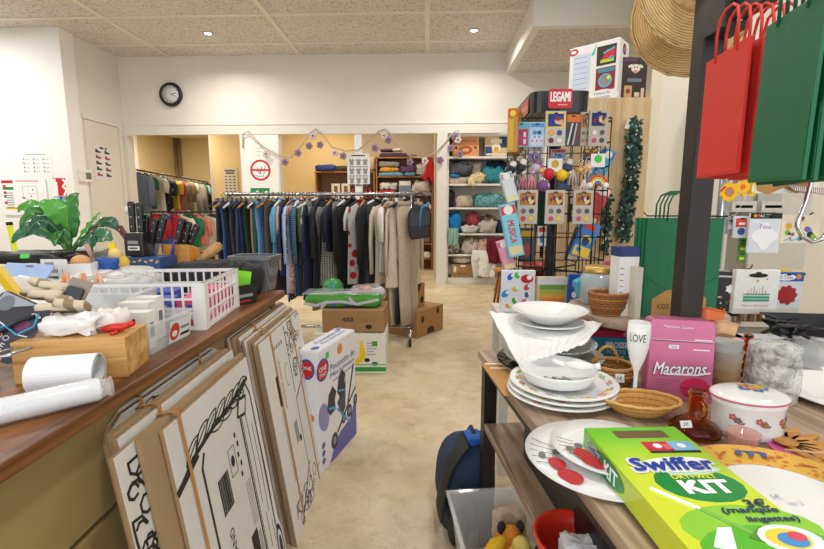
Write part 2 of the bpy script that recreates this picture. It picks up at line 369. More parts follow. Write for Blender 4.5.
# ---- white shelf unit in the alcove
AY=YB+.06; AX0=JX+.005; AX1=1.95; AD=.52
WS=M('#e9e5db',.5,n=.05)
t=thing('shelf_unit','tall white built-in shelf unit full of folded textiles beyond the right opening','shelf',(AX0,AY,0))
W_=AX1-AX0; sh=[zpy(158.5,AY),zpy(184.5,AY),zpy(207.5,AY),zpy(233,AY),zpy(254,AY)]
B().box(0,.03,.0,AD,0,ZO-.01,WS).build('side_panel',t); B().box(W_-.03,W_,0,AD,0,ZO-.01,WS).build('side_panel',t)
B().box(.03,W_-.03,AD-.015,AD,0,ZO-.01,WS).build('back_panel',t); B().box(.03,W_-.03,.0,AD-.015,0,.1,WS).build('plinth',t); B().box(.03,W_-.03,0,AD-.015,ZO-.04,ZO-.01,WS).build('top_panel',t)
for z in sh: B().box(.03,W_-.03,.0,AD-.015,z-.032,z,WS).build('shelf',t)
# helper: cloth lying on a surface, by its pixel box (px0,px1,pytop) at depth y
SEED=[0]
def pile(px0,px1,py0,zb,y,col,name,label,cat,group=None,d=.3,fold=.35,mat=None,sq=.6,fr=3.4):
    SEED[0]+=1; x0=at(px0,200,y=y).x; x1=at(px1,200,y=y).x; h=max(.03,zpy(py0,y)-zb)
    return one(lump((x1-x0)*.97,d,h*.94,mat or crumple(col),SEED[0],fold*1.35,fr*1.15,sq),name,label,cat,((x0+x1)/2,y+d*.42,zb+.001),group=group)
def hang(px0,px1,py0,py1,y,col,name,label,cat,group=None,mat=None,th=.02,k=3):
    """cloth hanging down over an edge"""
    SEED[0]+=1; sd=SEED[0]; x0=at(px0,200,y=y).x; x1=at(px1,200,y=y).x; z0=zpy(py0,y); z1=zpy(py1,y); c=(x0+x1)/2; w=x1-x0
    def fn(u,v):
        ww=w*(1-.3*abs(v-.45)); zz=(z0-z1)*(1-v)+.05*noise.noise(V((u*4,v*2,sd)))*v
        yy=-.03*sin(u*k*6.28+v*2)*(.3+v)-.05*v if v>.15 else .12*(1-v/.15)
        return V(((u-.5)*ww,yy,zz if v>.15 else (z0-z1)*.85+.0*v))
    return one(sheet(14,10,fn,mat or crumple(col),th),name,label,cat,(c,y,z1),group=group)
def carton(name,label,px0,px1,py0,zb,y,d,mat,marks=None,rz=0,group=None,openx=False):
    x0=at(px0,200,y=y).x; x1=at(px1,200,y=y).x; h=zpy(py0,y)-zb; w=x1-x0
    t=thing(name,label,'box',((x0+x1)/2,y,zb+.001),rz,group)
    b=B()
    if openx:
        b.box(-w/2,w/2,0,.006,0,h,mat).box(-w/2,w/2,d-.006,d,0,h,mat).box(-w/2,-w/2+.006,.006,d-.006,0,h,mat).box(w/2-.006,w/2,.006,d-.006,0,h,mat).box(-w/2+.006,w/2-.006,.006,d-.006,0,.006,mat)
    else: b.box(-w/2,w/2,0,d,0,h,mat)
    b.build('body',t,bev=.004)
    if not openx: B().box(-w/2+.01,w/2-.01,.01,d/2-.002,h,h+.006,mat).box(-w/2+.01,w/2-.01,d/2+.002,d-.01,h,h+.006,mat).build('flaps',t)
    m=B()
    if marks: marks(m,face((0,-.0005,h/2)),w,h); 
    if m.v: m.build('print',t)
    return t
CARD=M('#b08c62',.85,n=.08,s=14); CARDL=M('#d2a978',.85,n=.08,s=14); BLK=M('#1b1a1a',.6); INK=M('#23221f',.7)
sx=lambda px:at(px,200,y=AY).x
def mk1(m,f,w,h):
    r=M('#b4452a',.7); m.dot(f,0,-.06,.11,r,.07).dot(f,0,-.06,.06,CARDL,.03,l=2); m.mark(f,-w/2+.04,h/2-.1,w/2-.06,h/2-.05,M('#c07f54')); m.dot(f,-.16,-.02,.02,BLK).dot(f,.16,-.02,.02,BLK)
carton('cardboard_box','orange-brown fruit carton with a red print on the top alcove shelf',452,478,139.5,sh[0],AY+.04,.34,M('#d79a62',.8),mk1)
def mk2(m,f,w,h):
    bl=M('#2f4a78',.7); m.mark(f,-w/2,-h/2,-.07,0,bl).mark(f,.05,-.02,w/2,h/2,bl).mark(f,-w/2,.02,-.1,h/2-.02,M('#d9b487')); m.dot(f,0,-.02,.075,M('#f2ead8'),l=2).dot(f,0,-.05,.045,M('#e0a92e'),l=3); m.mark(f,-.09,.05,.09,.12,M('#f2ead8'),l=2); m.mark(f,-w/2+.02,-h/2+.02,w/2-.02,-h/2+.05,M('#e6d9be'),l=2)
carton('cardboard_box','blue and cream fruit carton with a yellow emblem on the top alcove shelf',484,506,140,sh[0],AY+.04,.34,M('#d8c19a',.8),mk2)
ty=AY+.05; G='textiles piled on the alcove shelves'
z=sh[1]
pile(448,468,177,z,ty,'#c8b9a6','folded_towel','pale beige folded towel at the left of the second alcove shelf','towel',G,sq=.35,fold=.15)
pile(448,473,161,zpy(176.5,AY),ty,'#565a60','folded_sweater','dark grey sweater folded on top of the pale beige towel','sweater',G)
pile(449,460,174.5,zpy(178.5,AY),ty-.04,'#2f87b5','folded_cloth','bright blue cloth edge squeezed under the dark grey sweater','cloth',G,d=.2,fold=.1)
pile(467,482,163,z+.12,ty+.1,'#b9b4a8','crumpled_cloth','pale grey crumpled cloth behind the cream cloth on the second alcove shelf','cloth',G,fold=.6)
pile(468,486,172,z,ty-.02,'#dcc7a0','crumpled_cloth','cream crumpled cloth spilling over the edge of the second alcove shelf','cloth',G,fold=.6)
hang(467,474,177,187,AY-.012,'#e2cfa8','hanging_cloth','short cream cloth tip hanging over the second alcove shelf edge','cloth',G,th=.01)
pile(484,508,160,z+.14,ty+.2,'#1f3656','folded_blanket','navy blanket behind the teal towel on the second alcove shelf','blanket',G)
pile(482,505,166,z,ty,'#2f8a95','folded_towel','thick teal terry towel folded on the second alcove shelf','towel',G,fold=.45)
z=sh[2]
pile(447,455,189,z,ty,'#23262c','folded_garment','black garment at the left end of the third alcove shelf','garment',G)
pile(455,474,194,z,ty,'#cbbdab','folded_towel','beige folded towel on the third alcove shelf','towel',G,fold=.3)
pile(474,506,192,z,ty,'#69a5ab','folded_towel','pale teal patterned towels heaped on the third alcove shelf','towel',G,mat=spots('#6ea6aa','#3e7f88',22,.4))
z=sh[3]
pile(447,463,210,z,ty-.03,'#1e7fc4','crumpled_garment','bright blue garment at the left of the fourth alcove shelf','garment',G,fold=.5)
hang(448,459,226,245,AY-.02,'#8fb5a4','hanging_cloth','pale green cloth hanging over the fourth alcove shelf edge','cloth',G)
pile(461,484,219,z,ty+.12,'#7a3138','folded_garment','dark wine garment under the red one on the fourth alcove shelf','garment',G)
pile(466,481,211,z+.13,ty+.03,'#a8474a','crumpled_garment','dusty red garment rolled on top of the fourth alcove shelf','garment',G,fold=.45)
pile(482,498,213,z+.05,ty+.15,'#a48a78','crumpled_garment','brownish crumpled garment at the back of the fourth alcove shelf','garment',G,fold=.5)
pile(461,480,224,z,ty-.05,'#d2cdc6','crumpled_cloth','white cloth lying in front of the red garments on the fourth shelf','cloth',G,fold=.5,d=.2)
pile(479,498,219,z,ty-.05,'#bdb6b2','crumpled_cloth','pale grey knitted cloth beside navy pile on the fourth shelf','cloth',G,fold=.5,d=.22)
pile(497,508,219,z,ty,'#243352','folded_garment','navy garment at the right of the fourth alcove shelf','garment',G)
z=sh[4]
pile(447,461,239,z,ty,'#77736e','crumpled_garment','black and white patterned garment at the left of the lowest shelf','garment',G,mat=spots('#bdb8b0','#3a3a3c',16,.4))
pile(461,481,236,z,ty,'#cfc4b4','crumpled_cloth','off white cloth heaped on the lowest alcove shelf board','cloth',G,fold=.55)
pile(478,494,237,z,ty-.02,'#d3ac98','folded_garment','pale pink garment on the lowest alcove shelf board','garment',G,fold=.4)
hang(487,510,236,262,AY-.03,'#6d1424','hanging_garment','dark red garment drooping from the lowest alcove shelf','garment',G,th=.05)
z=.1
pile(447,458,262,z,ty+.1,'#e6e2da','crumpled_cloth','white cloth squeezed at the left below the lowest shelf','cloth',G,fold=.3)
def mk3(m,f,w,h):
    m.text(f,'Big bras',0,-h*.22,.05,INK,slant=.1); m.mark(f,-.04,.07,.05,.1,M('#f1eadc')); m.mark(f,-w/2+.04,-.02,-w/2+.09,.08,M('#f1eadc'))
tb=carton('cardboard_box','brown open carton with handwritten words at the foot of the alcove shelves',452,475.5,264,z,AY+.03,.36,M('#a5804f',.85),mk3,openx=True)
pile(454,474,255,z+.23,ty+.03,'#e3dbc9','crumpled_cloth','cream bedding heaped in the brown carton at the alcove foot','bedding',G,fold=.3,d=.28)
carton('cardboard_box','small dark brown box under the white sheet at the alcove foot',477,492,270,z,AY+.1,.25,M('#8a6035',.8))
hang(472,498,249,277,AY-.03,'#e9e4da','hanging_sheet','large white sheet spilling down in front of the alcove foot','sheet',G,th=.06,k=2)
# ---- pair of brown bookcases in the middle bay
BW=wood('#8a5a2a','#a8743a',0,2.,.5); BWD=wood('#6b4420','#84572c',2,2.,.5)
def bookcase(label,px0,px1,pys,y,d=.34,right=True):
    x0=at(px0,200,y=y).x; x1=at(px1,200,y=y).x; w=x1-x0; t=thing('bookcase',label,'bookcase',(x0,y,0)); zs=[zpy(p,y) for p in pys]
    B().box(0,.03,0,d,0,zs[0],BW).build('side_panel',t); B().box(w-.03,w,0,d,0,zs[0],BW).build('side_panel',t)
    B().box(.03,w-.03,d-.01,d,0,zs[0],BWD).build('back_panel',t); B().box(-.005,w+.005,-.005,d,zs[0],zs[0]+.03,BW).build('top_panel',t)
    for z in zs[1:]: B().box(.03,w-.03,0,d-.01,z-.03,z,BW).build('shelf',t)
    return zs
BY=9.55
za=bookcase('low brown wooden bookcase behind the coat rail, left of the taller one',315.5,375,[173.5,201,228,255],BY)
zb=bookcase('taller brown wooden bookcase behind the coat rail, beside the right jamb',376,433,[160,177,194.5,211,228,243,258,276],BY)
G='clothes stored on the brown bookcases'; yy=BY+.01
pile(315,326,165,za[0]+.03,yy,'#26325c','cushion','dark navy cushion at the far left on the low bookcase','cushion',G,fold=.15)
pile(319,337,164.5,za[0]+.03,yy-.06,'#2b3a72','cushion','rounded blue cushion in front on the low bookcase','cushion',G,fold=.1,d=.2)
pile(335,350,166,za[0]+.03,yy,'#3b3a30','cushion','dark olive cushion on the low bookcase behind the paper chart','cushion',G,fold=.15)
pile(346,357,163,za[0]+.03,yy+.05,'#b9a284','cushion','tan cushion partly hidden by the paper chart','cushion',G,fold=.2)
pile(366,376,156,za[0]+.03,yy,'#c2a993','crumpled_garment','pinkish beige garment stack at the right end of the low bookcase','garment',G,fold=.3)
WF=M('#d7cfbf',.5)
for px,lab in ((336,'pale wooden picture frame standing in the low bookcase, left one'),(346,'pale wooden picture frame standing in the low bookcase, right one')):
    p=at(px,200,y=BY+.06); b=B(); w=.09;h=.36
    b.box(-w,-w+.05,0,.02,0,h,WF).box(w-.05,w,0,.02,0,h,WF).box(-w+.05,w-.05,0,.02,0,.05,WF).box(-w+.05,w-.05,0,.02,h-.05,h,WF).box(-w+.05,w-.05,.012,.018,.05,h-.05,M('#7d5f3b')); one(b,'picture_frame',lab,'frame',(p.x,BY+.06,za[1]+.001))
for px,c,l in ((353,'#8c2431','dark red book standing in the low bookcase beside the frames'),(366,'#7c1f35','maroon book standing in the low bookcase beneath the chart'),(370,'#9a2a3c','crimson book at the right end of the low bookcase')):
    p=at(px,200,y=BY+.05); one(B().box(-.025,.025,0,.2,0,.26,M(c)).box(-.02,.02,.004,.204,.004,.256,M('#e9e2d2')),'book',l,'book',(p.x,BY+.05,za[1]+.001))
z=zb[0]+.03
pile(379,408,154,z,yy,'#4a3350','folded_garment','dark purple folded clothes on top of the taller bookcase','garment',G,sq=.4,fold=.2)
pile(380,394,150.5,z+.12,yy,'#6b4a62','folded_garment','mauve garment folded on the dark purple stack','garment',G,sq=.4,fold=.2)
pile(392,402,150,z+.11,yy-.04,'#d9c9b5','crumpled_cloth','cream crumpled cloth on the purple stack atop the taller bookcase','cloth',G,fold=.5,d=.2)
pile(402,417,156,z,yy,'#5b4360','folded_garment','plum scarf lying at the right on the taller bookcase','scarf',G,sq=.5)
z=zb[1]
pile(378,405,173,z,yy,'#6aa0b8','folded_garment','pale blue folded cloth at the bottom of the bookcase top compartment','garment',G,sq=.3,fold=.12)
pile(379,400,168,z+.085,yy,'#d99a3a','folded_garment','mustard orange folded garment above the pale blue cloth','garment',G,sq=.35,fold=.25)
pile(378,400,162.5,z+.19,yy,'#8b8782','folded_garment','grey folded garment on the mustard garment','garment',G,sq=.35,fold=.2)
pile(399,416,166,z+.05,yy-.03,'#553a5a','crumpled_garment','purple and black garment in the middle of the bookcase top compartment','garment',G,fold=.5,d=.25)
pile(404,416,173,z,yy-.06,'#4f8da8','folded_garment','teal blue folded cloth under the purple and black garment','garment',G,fold=.15,d=.2)
pile(415,431,163,z,yy,'#b7b0aa','crumpled_garment','pale grey lace garment at the right of the bookcase top compartment','garment',G,fold=.5)
z=zb[2]
pile(378,396,190,z,yy,'#b4322e','folded_garment','red trimmed folded cloth on the second bookcase board','garment',G,sq=.35,fold=.15)
pile(378,398,182,z+.08,yy,'#c9c6c0','folded_garment','pale grey garments heaped on the red trimmed cloth','garment',G,fold=.45,mat=spots('#cfccc6','#5d6c78',9,.32))
b=B()
p=at(405,190,y=BY+.04); one(B().box(-.12,.12,0,.05,0,.27,M('#d8dbe0',.4)).box(-.115,.115,-.002,0,.01,.18,M('#6f7f9b')),'book','tall pale magazine file standing on the second bookcase board','file',(p.x,BY+.03,z+.001))
pile(411,431,180,z,yy,'#cdc6bd','crumpled_garment','white crumpled garments at the right of the second bookcase board','garment',G,fold=.5)
cols=['#c9b8a5','#e4dccf','#7fa3bf','#b58d6a','#d8d2c8','#7a6a70','#c3a98f','#e8e2d6']
names=['beige','ivory','sky blue','caramel','chalk white','mauve grey','sand','bright white']
k=0
for li,wd in ((3,'third'),(4,'fourth'),(5,'fifth'),(6,'sixth')):
    for a,b_ in ((414,424),(423,432)):
        pile(a,b_,[201,217,234,249][li-3]+(k%2)*2,zb[li],yy,cols[k],'folded_garment',f'{names[k]} folded garment at the {"left" if a==414 else "right"} on the {wd} bookcase board','garment',G,fold=.35); k+=1
# red mitten and kitchen glove hanging by the bookcase
mt=cloth('#b3161f'); g=thing('oven_mitten','red knitted mitten hanging beside the taller bookcase','mitten',at(430,160,y=BY-.12))
ol=[(-.08,0),(.05,.02),(.1,-.2),(.16,-.3),(.17,-.42),(.1,-.48),(.02,-.44),(-.03,-.3),(-.06,-.44),(-.13,-.42),(-.15,-.34),(-.08,-.2)]
B().prism(ol,-.04,.04,mt,RX(pi/2)).build('body',g,bev=.02,seg=3); B().tube([(0,0,0),(.0,.03,.03),(0,.1,.04)],.01,mt).build('loop',g)
# ---- chair-like wooden stool in front of the alcove
sy=6.0; p=at(499,270,y=sy); SW=M('#8a5426',.45,n=.2)
t=thing('wooden_stool','round wooden stool standing in front of the alcove shelves','stool',(p.x+.1,sy,0)); zt=zpy(268,sy)
B().lathe([(0,zt-.035),(.17,zt-.035),(.18,zt-.02),(.175,zt),(.0,zt)],wood('#a56a30','#c08744',0,3.),28).build('seat',t)
for k in range(4):
    a=pi/4+k*pi/2; B().tube([(.12*cos(a),.12*sin(a),zt-.036),(.19*cos(a),.19*sin(a),0)],[.02,.015],SW).build('leg',t)
B().tube([(.155*cos(2*pi*j/24),.155*sin(2*pi*j/24),.2) for j in range(25)],.009,SW).build('stretcher_ring',t)
# ---- signs and papers
def paper(name,label,p0,p1,y=None,marks=None,mat=None,w=None,h=None,loc=None,rz=0,cat='sign',bits='print',th=.002):
    if loc is None:
        a=at(*p0,y=y); c=at(*p1,y=y); w=c.x-a.x; h=a.z-c.z; loc=((a.x+c.x)/2,y,(a.z+c.z)/2)
    t=thing(name,label,cat,loc,rz); B().box(-w/2,w/2,-th,0,-h/2,h/2,mat or M('#f4f3ef',.6,n=.03)).build('sheet',t)
    m=B(); marks(m,face((0,-th,0)),w,h); m.build(bits,t); return t
GR=M('#1f8a45'); RED=M('#c8202a'); TXT=M('#55555a'); BLU=M('#2b55a0'); YEL=M('#e8b51f')
# no smoking sign
def ns(m,f,w,h):
    r=.175
    for k in range(36):
        a=2*pi*k/36;c=2*pi*(k+1)/36
        m.prism([(r*cos(a),r*sin(a)),(r*cos(c),r*sin(c)),((r-.035)*cos(c),(r-.035)*sin(c)),((r-.035)*cos(a),(r-.035)*sin(a))],0,.0008,RED,f)
    m.mark(f,-.15,-.015,.15,.018,RED,l=3); m.line(f,[(-.09,-.08),(-.05,-.1),(.05,-.1),(.08,.07)],.014,M('#8aa0b4'),1); m.line(f,[(-.05,.04),(-.04,-.02),(.0,-.06),(.02,.05)],.012,INK,1)
paper('no_smoking_sign','round red barred no smoking sign on the white pillar','',' ',None,ns,PLW if False else M('#f7f7f5',.4,n=.02),.4,.4,(at(260.5,171,y=YB-.022).x,YB-.0205,zpy(171,YB-.02)))
def gsn(m,f,w,h):
    m.mark(f,-w/2,-h/2,w/2,h/2,GR)
    for k,(a,c) in enumerate(((-.12,-.02),(-.05,.01),(.03,-.03),(.1,0))): m.prism([(a-.035,-h/2+.005),(a+.035,-h/2+.005),(a+.02,c+.03),(a-.015,c+.025)],0,.0012,M('#e9efe9'),f)
paper('green_sign','small green safety sign with white figures on the white pillar',(250.5,188),(270,197.5),YB-.021,gsn)
def fr(m,f,w,h):
    for k,(x,l_) in enumerate(((.1,.4),(-.05,.5),(.0,.3))): m.mark(f,-l_*w/2,h*.3-k*h*.3,l_*w/2,h*.3-k*h*.3+.008,M('#c77'))
paper('paper_notice','small white notice with faint red lines above the no smoking sign',(252,146),(265,158),YB-.021,fr)
def chart(m,f,w,h):
    m.mark(f,-w*.3,h*.41,w*.3,h*.45,INK)
    for i in range(3):
        for j in range(3):
            cx=(i-1)*w*.3; cy=h*.22-j*h*.3
            m.prism([(cx-.03,cy-.05),(cx+.03,cy-.05),(cx+.032,cy+.02),(cx+.05,cy+.01),(cx+.035,cy+.05),(cx+.012,cy+.05),(cx,cy+.03),(cx-.012,cy+.05),(cx-.035,cy+.05),(cx-.05,cy+.01),(cx-.032,cy+.02)],0,.0006,M('#8d8f92'),f)
            m.mark(f,cx-.05,cy-.085,cx+.05,cy-.07,TXT)
paper('clothing_chart','white paper chart of nine garment drawings hung before the thin post',(347,153.5),(370,184),YB-.0305,chart,M('#e4e6ea',.6,n=.03))
def note(m,f,w,h):
    m.mark(f,-w*.36,h*.38,w*.36,h*.43,INK).mark(f,-w*.3,h*.3,w*.3,h*.35,INK)
    for j in range(7):
        for i in range(3): m.mark(f,(i-1)*w*.28-w*.1,h*.18-j*h*.1,(i-1)*w*.28+w*.08,h*.2-j*h*.1+.012,TXT)
paper('paper_notice','grey printed notice on the tan partition behind the left opening',(222.5,168),(238.5,197),9.99,note,M('#cfc3ae',.7))
# left wall papers (white pier)
def plan(m,f,w,h):
    m.mark(f,-w*.48,h*.38,-w*.22,h*.46,RED).mark(f,-w*.15,h*.42,w*.35,h*.46,M('#e8a0a0'))
    m.mark(f,-w*.46,h*.2,-w*.22,h*.28,GR).mark(f,-w*.44,-h*.34,-w*.18,-h*.28,YEL)
    for k in range(7): m.mark(f,-w*.4,h*.1-k*h*.065,-w*.24,h*.12-k*h*.065,TXT)
    for k,(x,y_) in enumerate(((-.42,.3),(-.42,.12),(-.42,.02),(-.42,-.16))): m.mark(f,x*w-.02,y_*h-.02,x*w+.02,y_*h+.02,RED if k!=2 else GR)
    m.line(f,[(-.02*w,.3*h),(.3*w,.3*h),(.3*w,-.2*h),(.1*w,-.2*h),(.1*w,-.05*h),(-.02*w,-.05*h),(-.02*w,.3*h)],.006,M('#9ab09a')); m.line(f,[(.1*w,.3*h),(.1*w,.1*h),(.3*w,.1*h)],.005,M('#b0b6ba')); m.mark(f,-.05*w,-.04*h,.02*w,-.005*h,BLU); m.dot(f,.16*w,.02*h,.012,RED).dot(f,.2*w,.2*h,.012,GR)
paper('evacuation_plan','framed evacuation plan with coloured legend on the bright left wall',(1,179),(50,215),PY-.001,plan,M('#f6f8f8',.3,n=.02),th=.02)
def cal(m,f,w,h):
    m.mark(f,-w*.3,h*.42,w*.3,h*.46,M('#9aa3b5'))
    for i in range(3):
        for j in range(4): m.mark(f,(i-1)*w*.3-w*.08,h*.2-j*h*.17,(i-1)*w*.3-w*.05,h*.2-j*h*.17+.03,[M('#7a4a4a'),BLU,M('#4a7aa0')][i]); m.mark(f,(i-1)*w*.3-w*.03,h*.21-j*h*.17,(i-1)*w*.3+w*.1,h*.21-j*h*.17+.01,M('#b9bec5'))
paper('paper_notice','pale printed timetable sheet pinned above the evacuation plan',(18.5,153),(54,177),PY-.001,cal,M('#f0f2f3',.6,n=.02))
def ext(m,f,w,h):
    m.mark(f,-w/2,-h*.28,w/2,h/2,RED).mark(f,-w/2,-h/2,w/2,-h*.3,BLU)
    m.prism([(-.11,-.1),(-.03,-.1),(-.03,.1),(-.05,.12),(-.05,.16),(-.12,.14),(-.1,.11),(-.11,.1)],0,.0012,M('#ffffff'),f); m.line(f,[(.06,-.08),(.1,.0),(.05,.04),(.1,.1),(.06,.14)],.03,M('#ffffff'),3); m.mark(f,-.12,-h*.46,-.02,-h*.34,M('#dfe8f5'),l=2).mark(f,.02,-h*.46,.12,-h*.34,M('#7fb0d8'),l=2)
paper('extinguisher_sign','red fire extinguisher sign with blue strip beside the evacuation plan',(52.5,178),(67.5,201),PY-.001,ext)
# shoe chart on the side door, thermostat
p=at(103,163,x=XL+.016)
def shoes(m,f,w,h):
    m.mark(f,-.06,h*.4,.02,h*.46,INK).mark(f,.05,h*.4,.1,h*.46,BLU)
    for j in range(5):
        y_=h*.28-j*h*.17
        for i,c in ((-1,['#333','#a33','#333','#344','#a44'][j]),(1,['#333','#a33','#444','#833','#333'][j])):
            m.prism([(i*.1-.06,y_),(i*.1+.06,y_),(i*.1+.055,y_+.025),(i*.1,y_+.03),(i*.1-.03,y_+.055),(i*.1-.06,y_+.05)],0,.0006,M(c),f)
def sidewall(name,label,px0,px1,py0,py1,fn,mat,cat='sign',th=.002):
    a=at(px0,(py0+py1)/2,x=XL+.017); c=at(px1,(py0+py1)/2,x=XL+.017); w=abs(c.y-a.y); ym=(a.y+c.y)/2; z0=zpy(py0,ym); z1=zpy(py1,ym)
    return paper(name,label,None,None,None,fn,mat,w,z0-z1,(XL+.0155,ym,(z0+z1)/2),pi/2,cat,th=th)
sidewall('shoe_chart','printed sheet of shoe drawings taped on the cream side door',95,112,147,180,shoes,M('#dfe0e6',.6,n=.03))
p=at(84,177,x=XL+.02); t=thing('thermostat','white wall thermostat with dark display beside the side door','thermostat',(XL+.021,PY+.2,zpy(176,PY+.2)),pi/2)
B().box(-.12,.12,-.05,0,-.09,.09,M('#efeee8',.4)).build('housing',t,bev=.01); B().box(-.02,.09,-.052,-.0505,-.05,.05,M('#6f7a72',.3)).build('display',t)
# wall clock
y=YB-.001; p=at(172,95,y=y); t=thing('wall_clock','round black rimmed wall clock with white dial high on the back wall','clock',(p.x,y,p.z))
X=RX(pi/2); B().lathe([(.0,0),(.18,0),(.195,.03),(.185,.06),(.15,.062),(.145,.045),(0,.045)],M('#17171a',.35),40,X).build('rim',t)
B().lathe([(0,.0455),(.144,.0455),(.144,.047),(0,.047)],M('#d9dde2',.4,n=.03),40,X).build('dial',t)
f=face((0,-.0472,0)); m=B()
for k in range(12): a=k*pi/6; m.line(f,[(.118*cos(a),.118*sin(a)),(.135*cos(a),.135*sin(a))],.008,INK)
m.build('hour_marks',t); B().line(f,[(0,0),(.09,.02)],.012,INK,3).line(f,[(0,0),(.1,-.035)],.008,INK,3).build('hands',t)
# cable garland of small flowers along the beam
gy=YB-.05; CW=M('#b7a79a',.5); FL=M('#8f7590',.6); FL2=M('#d9c3c8',.6)
pts=[(243,148),(243,134),(248,131),(262,146),(278,155),(290,158),(302,145),(310,133),(316,129),(322,134),(332,147),(345,151),(358,150),(370,140),(379,131),(385,129),(391,134),(400,147),(410,156),(424,158),(436,152),(446,142),(453,133),(458,130),(461,138),(459,150)]
g=thing('flower_garland','string of purple flower lights looped along the white beam','garland',at(350,140,y=gy)); o0=V(g.location)
B().tube([at(a,b_,y=gy-.012*(i%3))-o0 for i,(a,b_) in enumerate(pts)],.011,CW,5).build('cable',g)
fl=[(266,154),(285,162),(298,153),(313,136),(309,146),(320,145),(335,153),(343,156),(375,148),(384,136),(388,140),(410,162),(425,161),(440,160),(451,148),(458,140),(460,154),(455,137)]
for i,(a,b_) in enumerate(fl):
    c=at(a,b_,y=gy-.03)-o0; m=B(); mt_=FL if i%3 else FL2
    for k in range(5): q=k*2*pi/5; m.ball((.035*cos(q),.0,.035*sin(q)),.028,mt_,T(*c),sy=.5,seg=8)
    m.ball((0,-.015,0),.014,M('#6b5560'),T(*c),seg=8); m.build('flower',g)
# ================= CLOTHES RAILS =================
CHR=M('#b9bcc0',.22,.9,n=.03); HBLK=M('#1c1c1e',.5); HWOOD=M('#a9743f',.5); HWHT=M('#dcdcd8',.5)
def hanger(t,w,mat,z=-.05):
    b=B(); b.tube([(.02,0,.0),(.014,0,.022),(-.004,0,.03),(-.022,0,.02),(-.024,0,.0),(-.008,0,-.02),(0,0,-.03),(0,0,z+.02)],.004,CHR,6)
    b.tube([(-w/2,0,z-.07),(-w*.3,0,z-.03),(0,0,z+.02),(w*.3,0,z-.03),(w/2,0,z-.07)],[.009,.012,.013,.012,.009],mat,8); return b.build('hanger',t)
def torso(w,h,th,mat,seed,flare=1.,col=None,neck=.055):
    ls=[]; n=28
    prof=[(-.085,neck,.35),(-.1,neck*1.25,.5),(-.125,w*.3,.7),(-.15,w*.44,.85),(-.185,w*.5,.95),(-.26,w*.47,1),(-.26-(h-.26)*.3,w*.45,1),(-.26-(h-.26)*.65,w*.46*(1+(flare-1)*.5),1),(-h+.01,w*.48*flare,1),(-h,w*.475*flare,.9)]
    for z,hw,k in prof:
        row=[]
        for j in range(n):
            a=2*pi*j/n; f=(-z)/h; x=math.copysign(abs(cos(a))**.8,cos(a))*hw; y=math.copysign(abs(sin(a))**.7,sin(a))*th/2*k
            y+=f*.016*sin(x*38+seed*2.1)*(1 if f>.15 else 0)+.012*f*noise.noise(V((x*6,z*4,seed)))
            row.append((x,y,z+ .01*f*sin(x*20+seed)))
        ls.append(row)
    b=B().loops(ls,mat)
    return b
def garment(kind,px,y,rz,label,cat,mat,loc,w=.42,h=.75,th=.05,sl=.5,hm=HBLK,seed=0,group='clothes on the long rail',extra=None):
    t=thing(kind,label,cat,loc,rz,group); hanger(t,w*.86,hm)
    if kind in('trousers','jeans'):
        # folded lengthwise, hung by the waistband
        ww=w*.5; ls=[]
        for i in range(7):
            f=i/6; z=-.1-(h-.1)*f; hw=ww*(.52-.16*f); row=[]
            for j in range(20):
                a=2*pi*j/20; x=math.copysign(abs(cos(a))**.6,cos(a))*hw; yy=math.copysign(abs(sin(a))**.6,sin(a))*th/2*(1-.15*f)+.008*sin(z*9+seed)+.01*noise.noise(V((x*9,z*3,seed)))
                row.append((x,yy,z))
            ls.append(row)
        B().loops(ls,mat).build('legs',t)
        B().box(-ww*.53,ww*.53,-th*.52,th*.52,-.135,-.1,mat).box(-.012,.012,-th*.56,th*.56,-.14,-.095,mat).build('waistband',t,bev=.004)
        B().box(-ww*.45,-ww*.3,-.012,.012,-.1,-.07,CHR).build('clip',t); B().box(ww*.3,ww*.45,-.012,.012,-.1,-.07,CHR).build('clip',t)
    elif kind=='skirt':
        ls=[]
        for i in range(7):
            f=i/6; z=-.1-(h-.1)*f; hw=w*(.36+.14*f); row=[]
            for j in range(28):
                a=2*pi*j/28; x=cos(a)*hw; row.append((x,math.copysign(abs(sin(a))**.7,sin(a))*th/2+f*.02*sin(x*45+seed),z))
            ls.append(row)
        B().loops(ls,mat).build('panel',t); B().box(-w*.37,w*.37,-th*.5,th*.5,-.13,-.095,mat).build('waistband',t,bev=.004)
    else:
        bo=torso(w,h,th,mat,seed,1.12 if kind in('coat','dress') else 1.0).build('body',t)
        if sl:
            for s in (-1,1):
                P=[(s*w*.44,0,-.165),(s*(w*.5+.012),0,-.24),(s*(w*.5+.03),-.008,-.17-sl*.5),(s*(w*.5+.025+.01*sin(seed)),-.012,-.17-sl)]
                B().tube(P,[.05,.062,.056,.05],mat,10,flat=max(.3,th*6)).build('sleeve',t)
        cb=B(); cb.tube([(.05*cos(a),.022*sin(a)-.004,-.088+.012*cos(a)**2) for a in [2*pi*k/12 for k in range(13)]],.011,mat,6); cb.build('collar',bo)
        if kind in('coat','jacket','shirt','blouse'):
            bb=B()
            for k in range(4): bb.cyl(.008,0,.006,HBLK if kind!='shirt' else HWHT,T(0,-th/2*1.02-.012,-.22-k*(h-.3)/4)@RX(pi/2),8)
            bb.build('buttons',bo)
    for ch in t.children:
        if not ch.name.startswith('hanger'): ch.location.z=.04
    return t
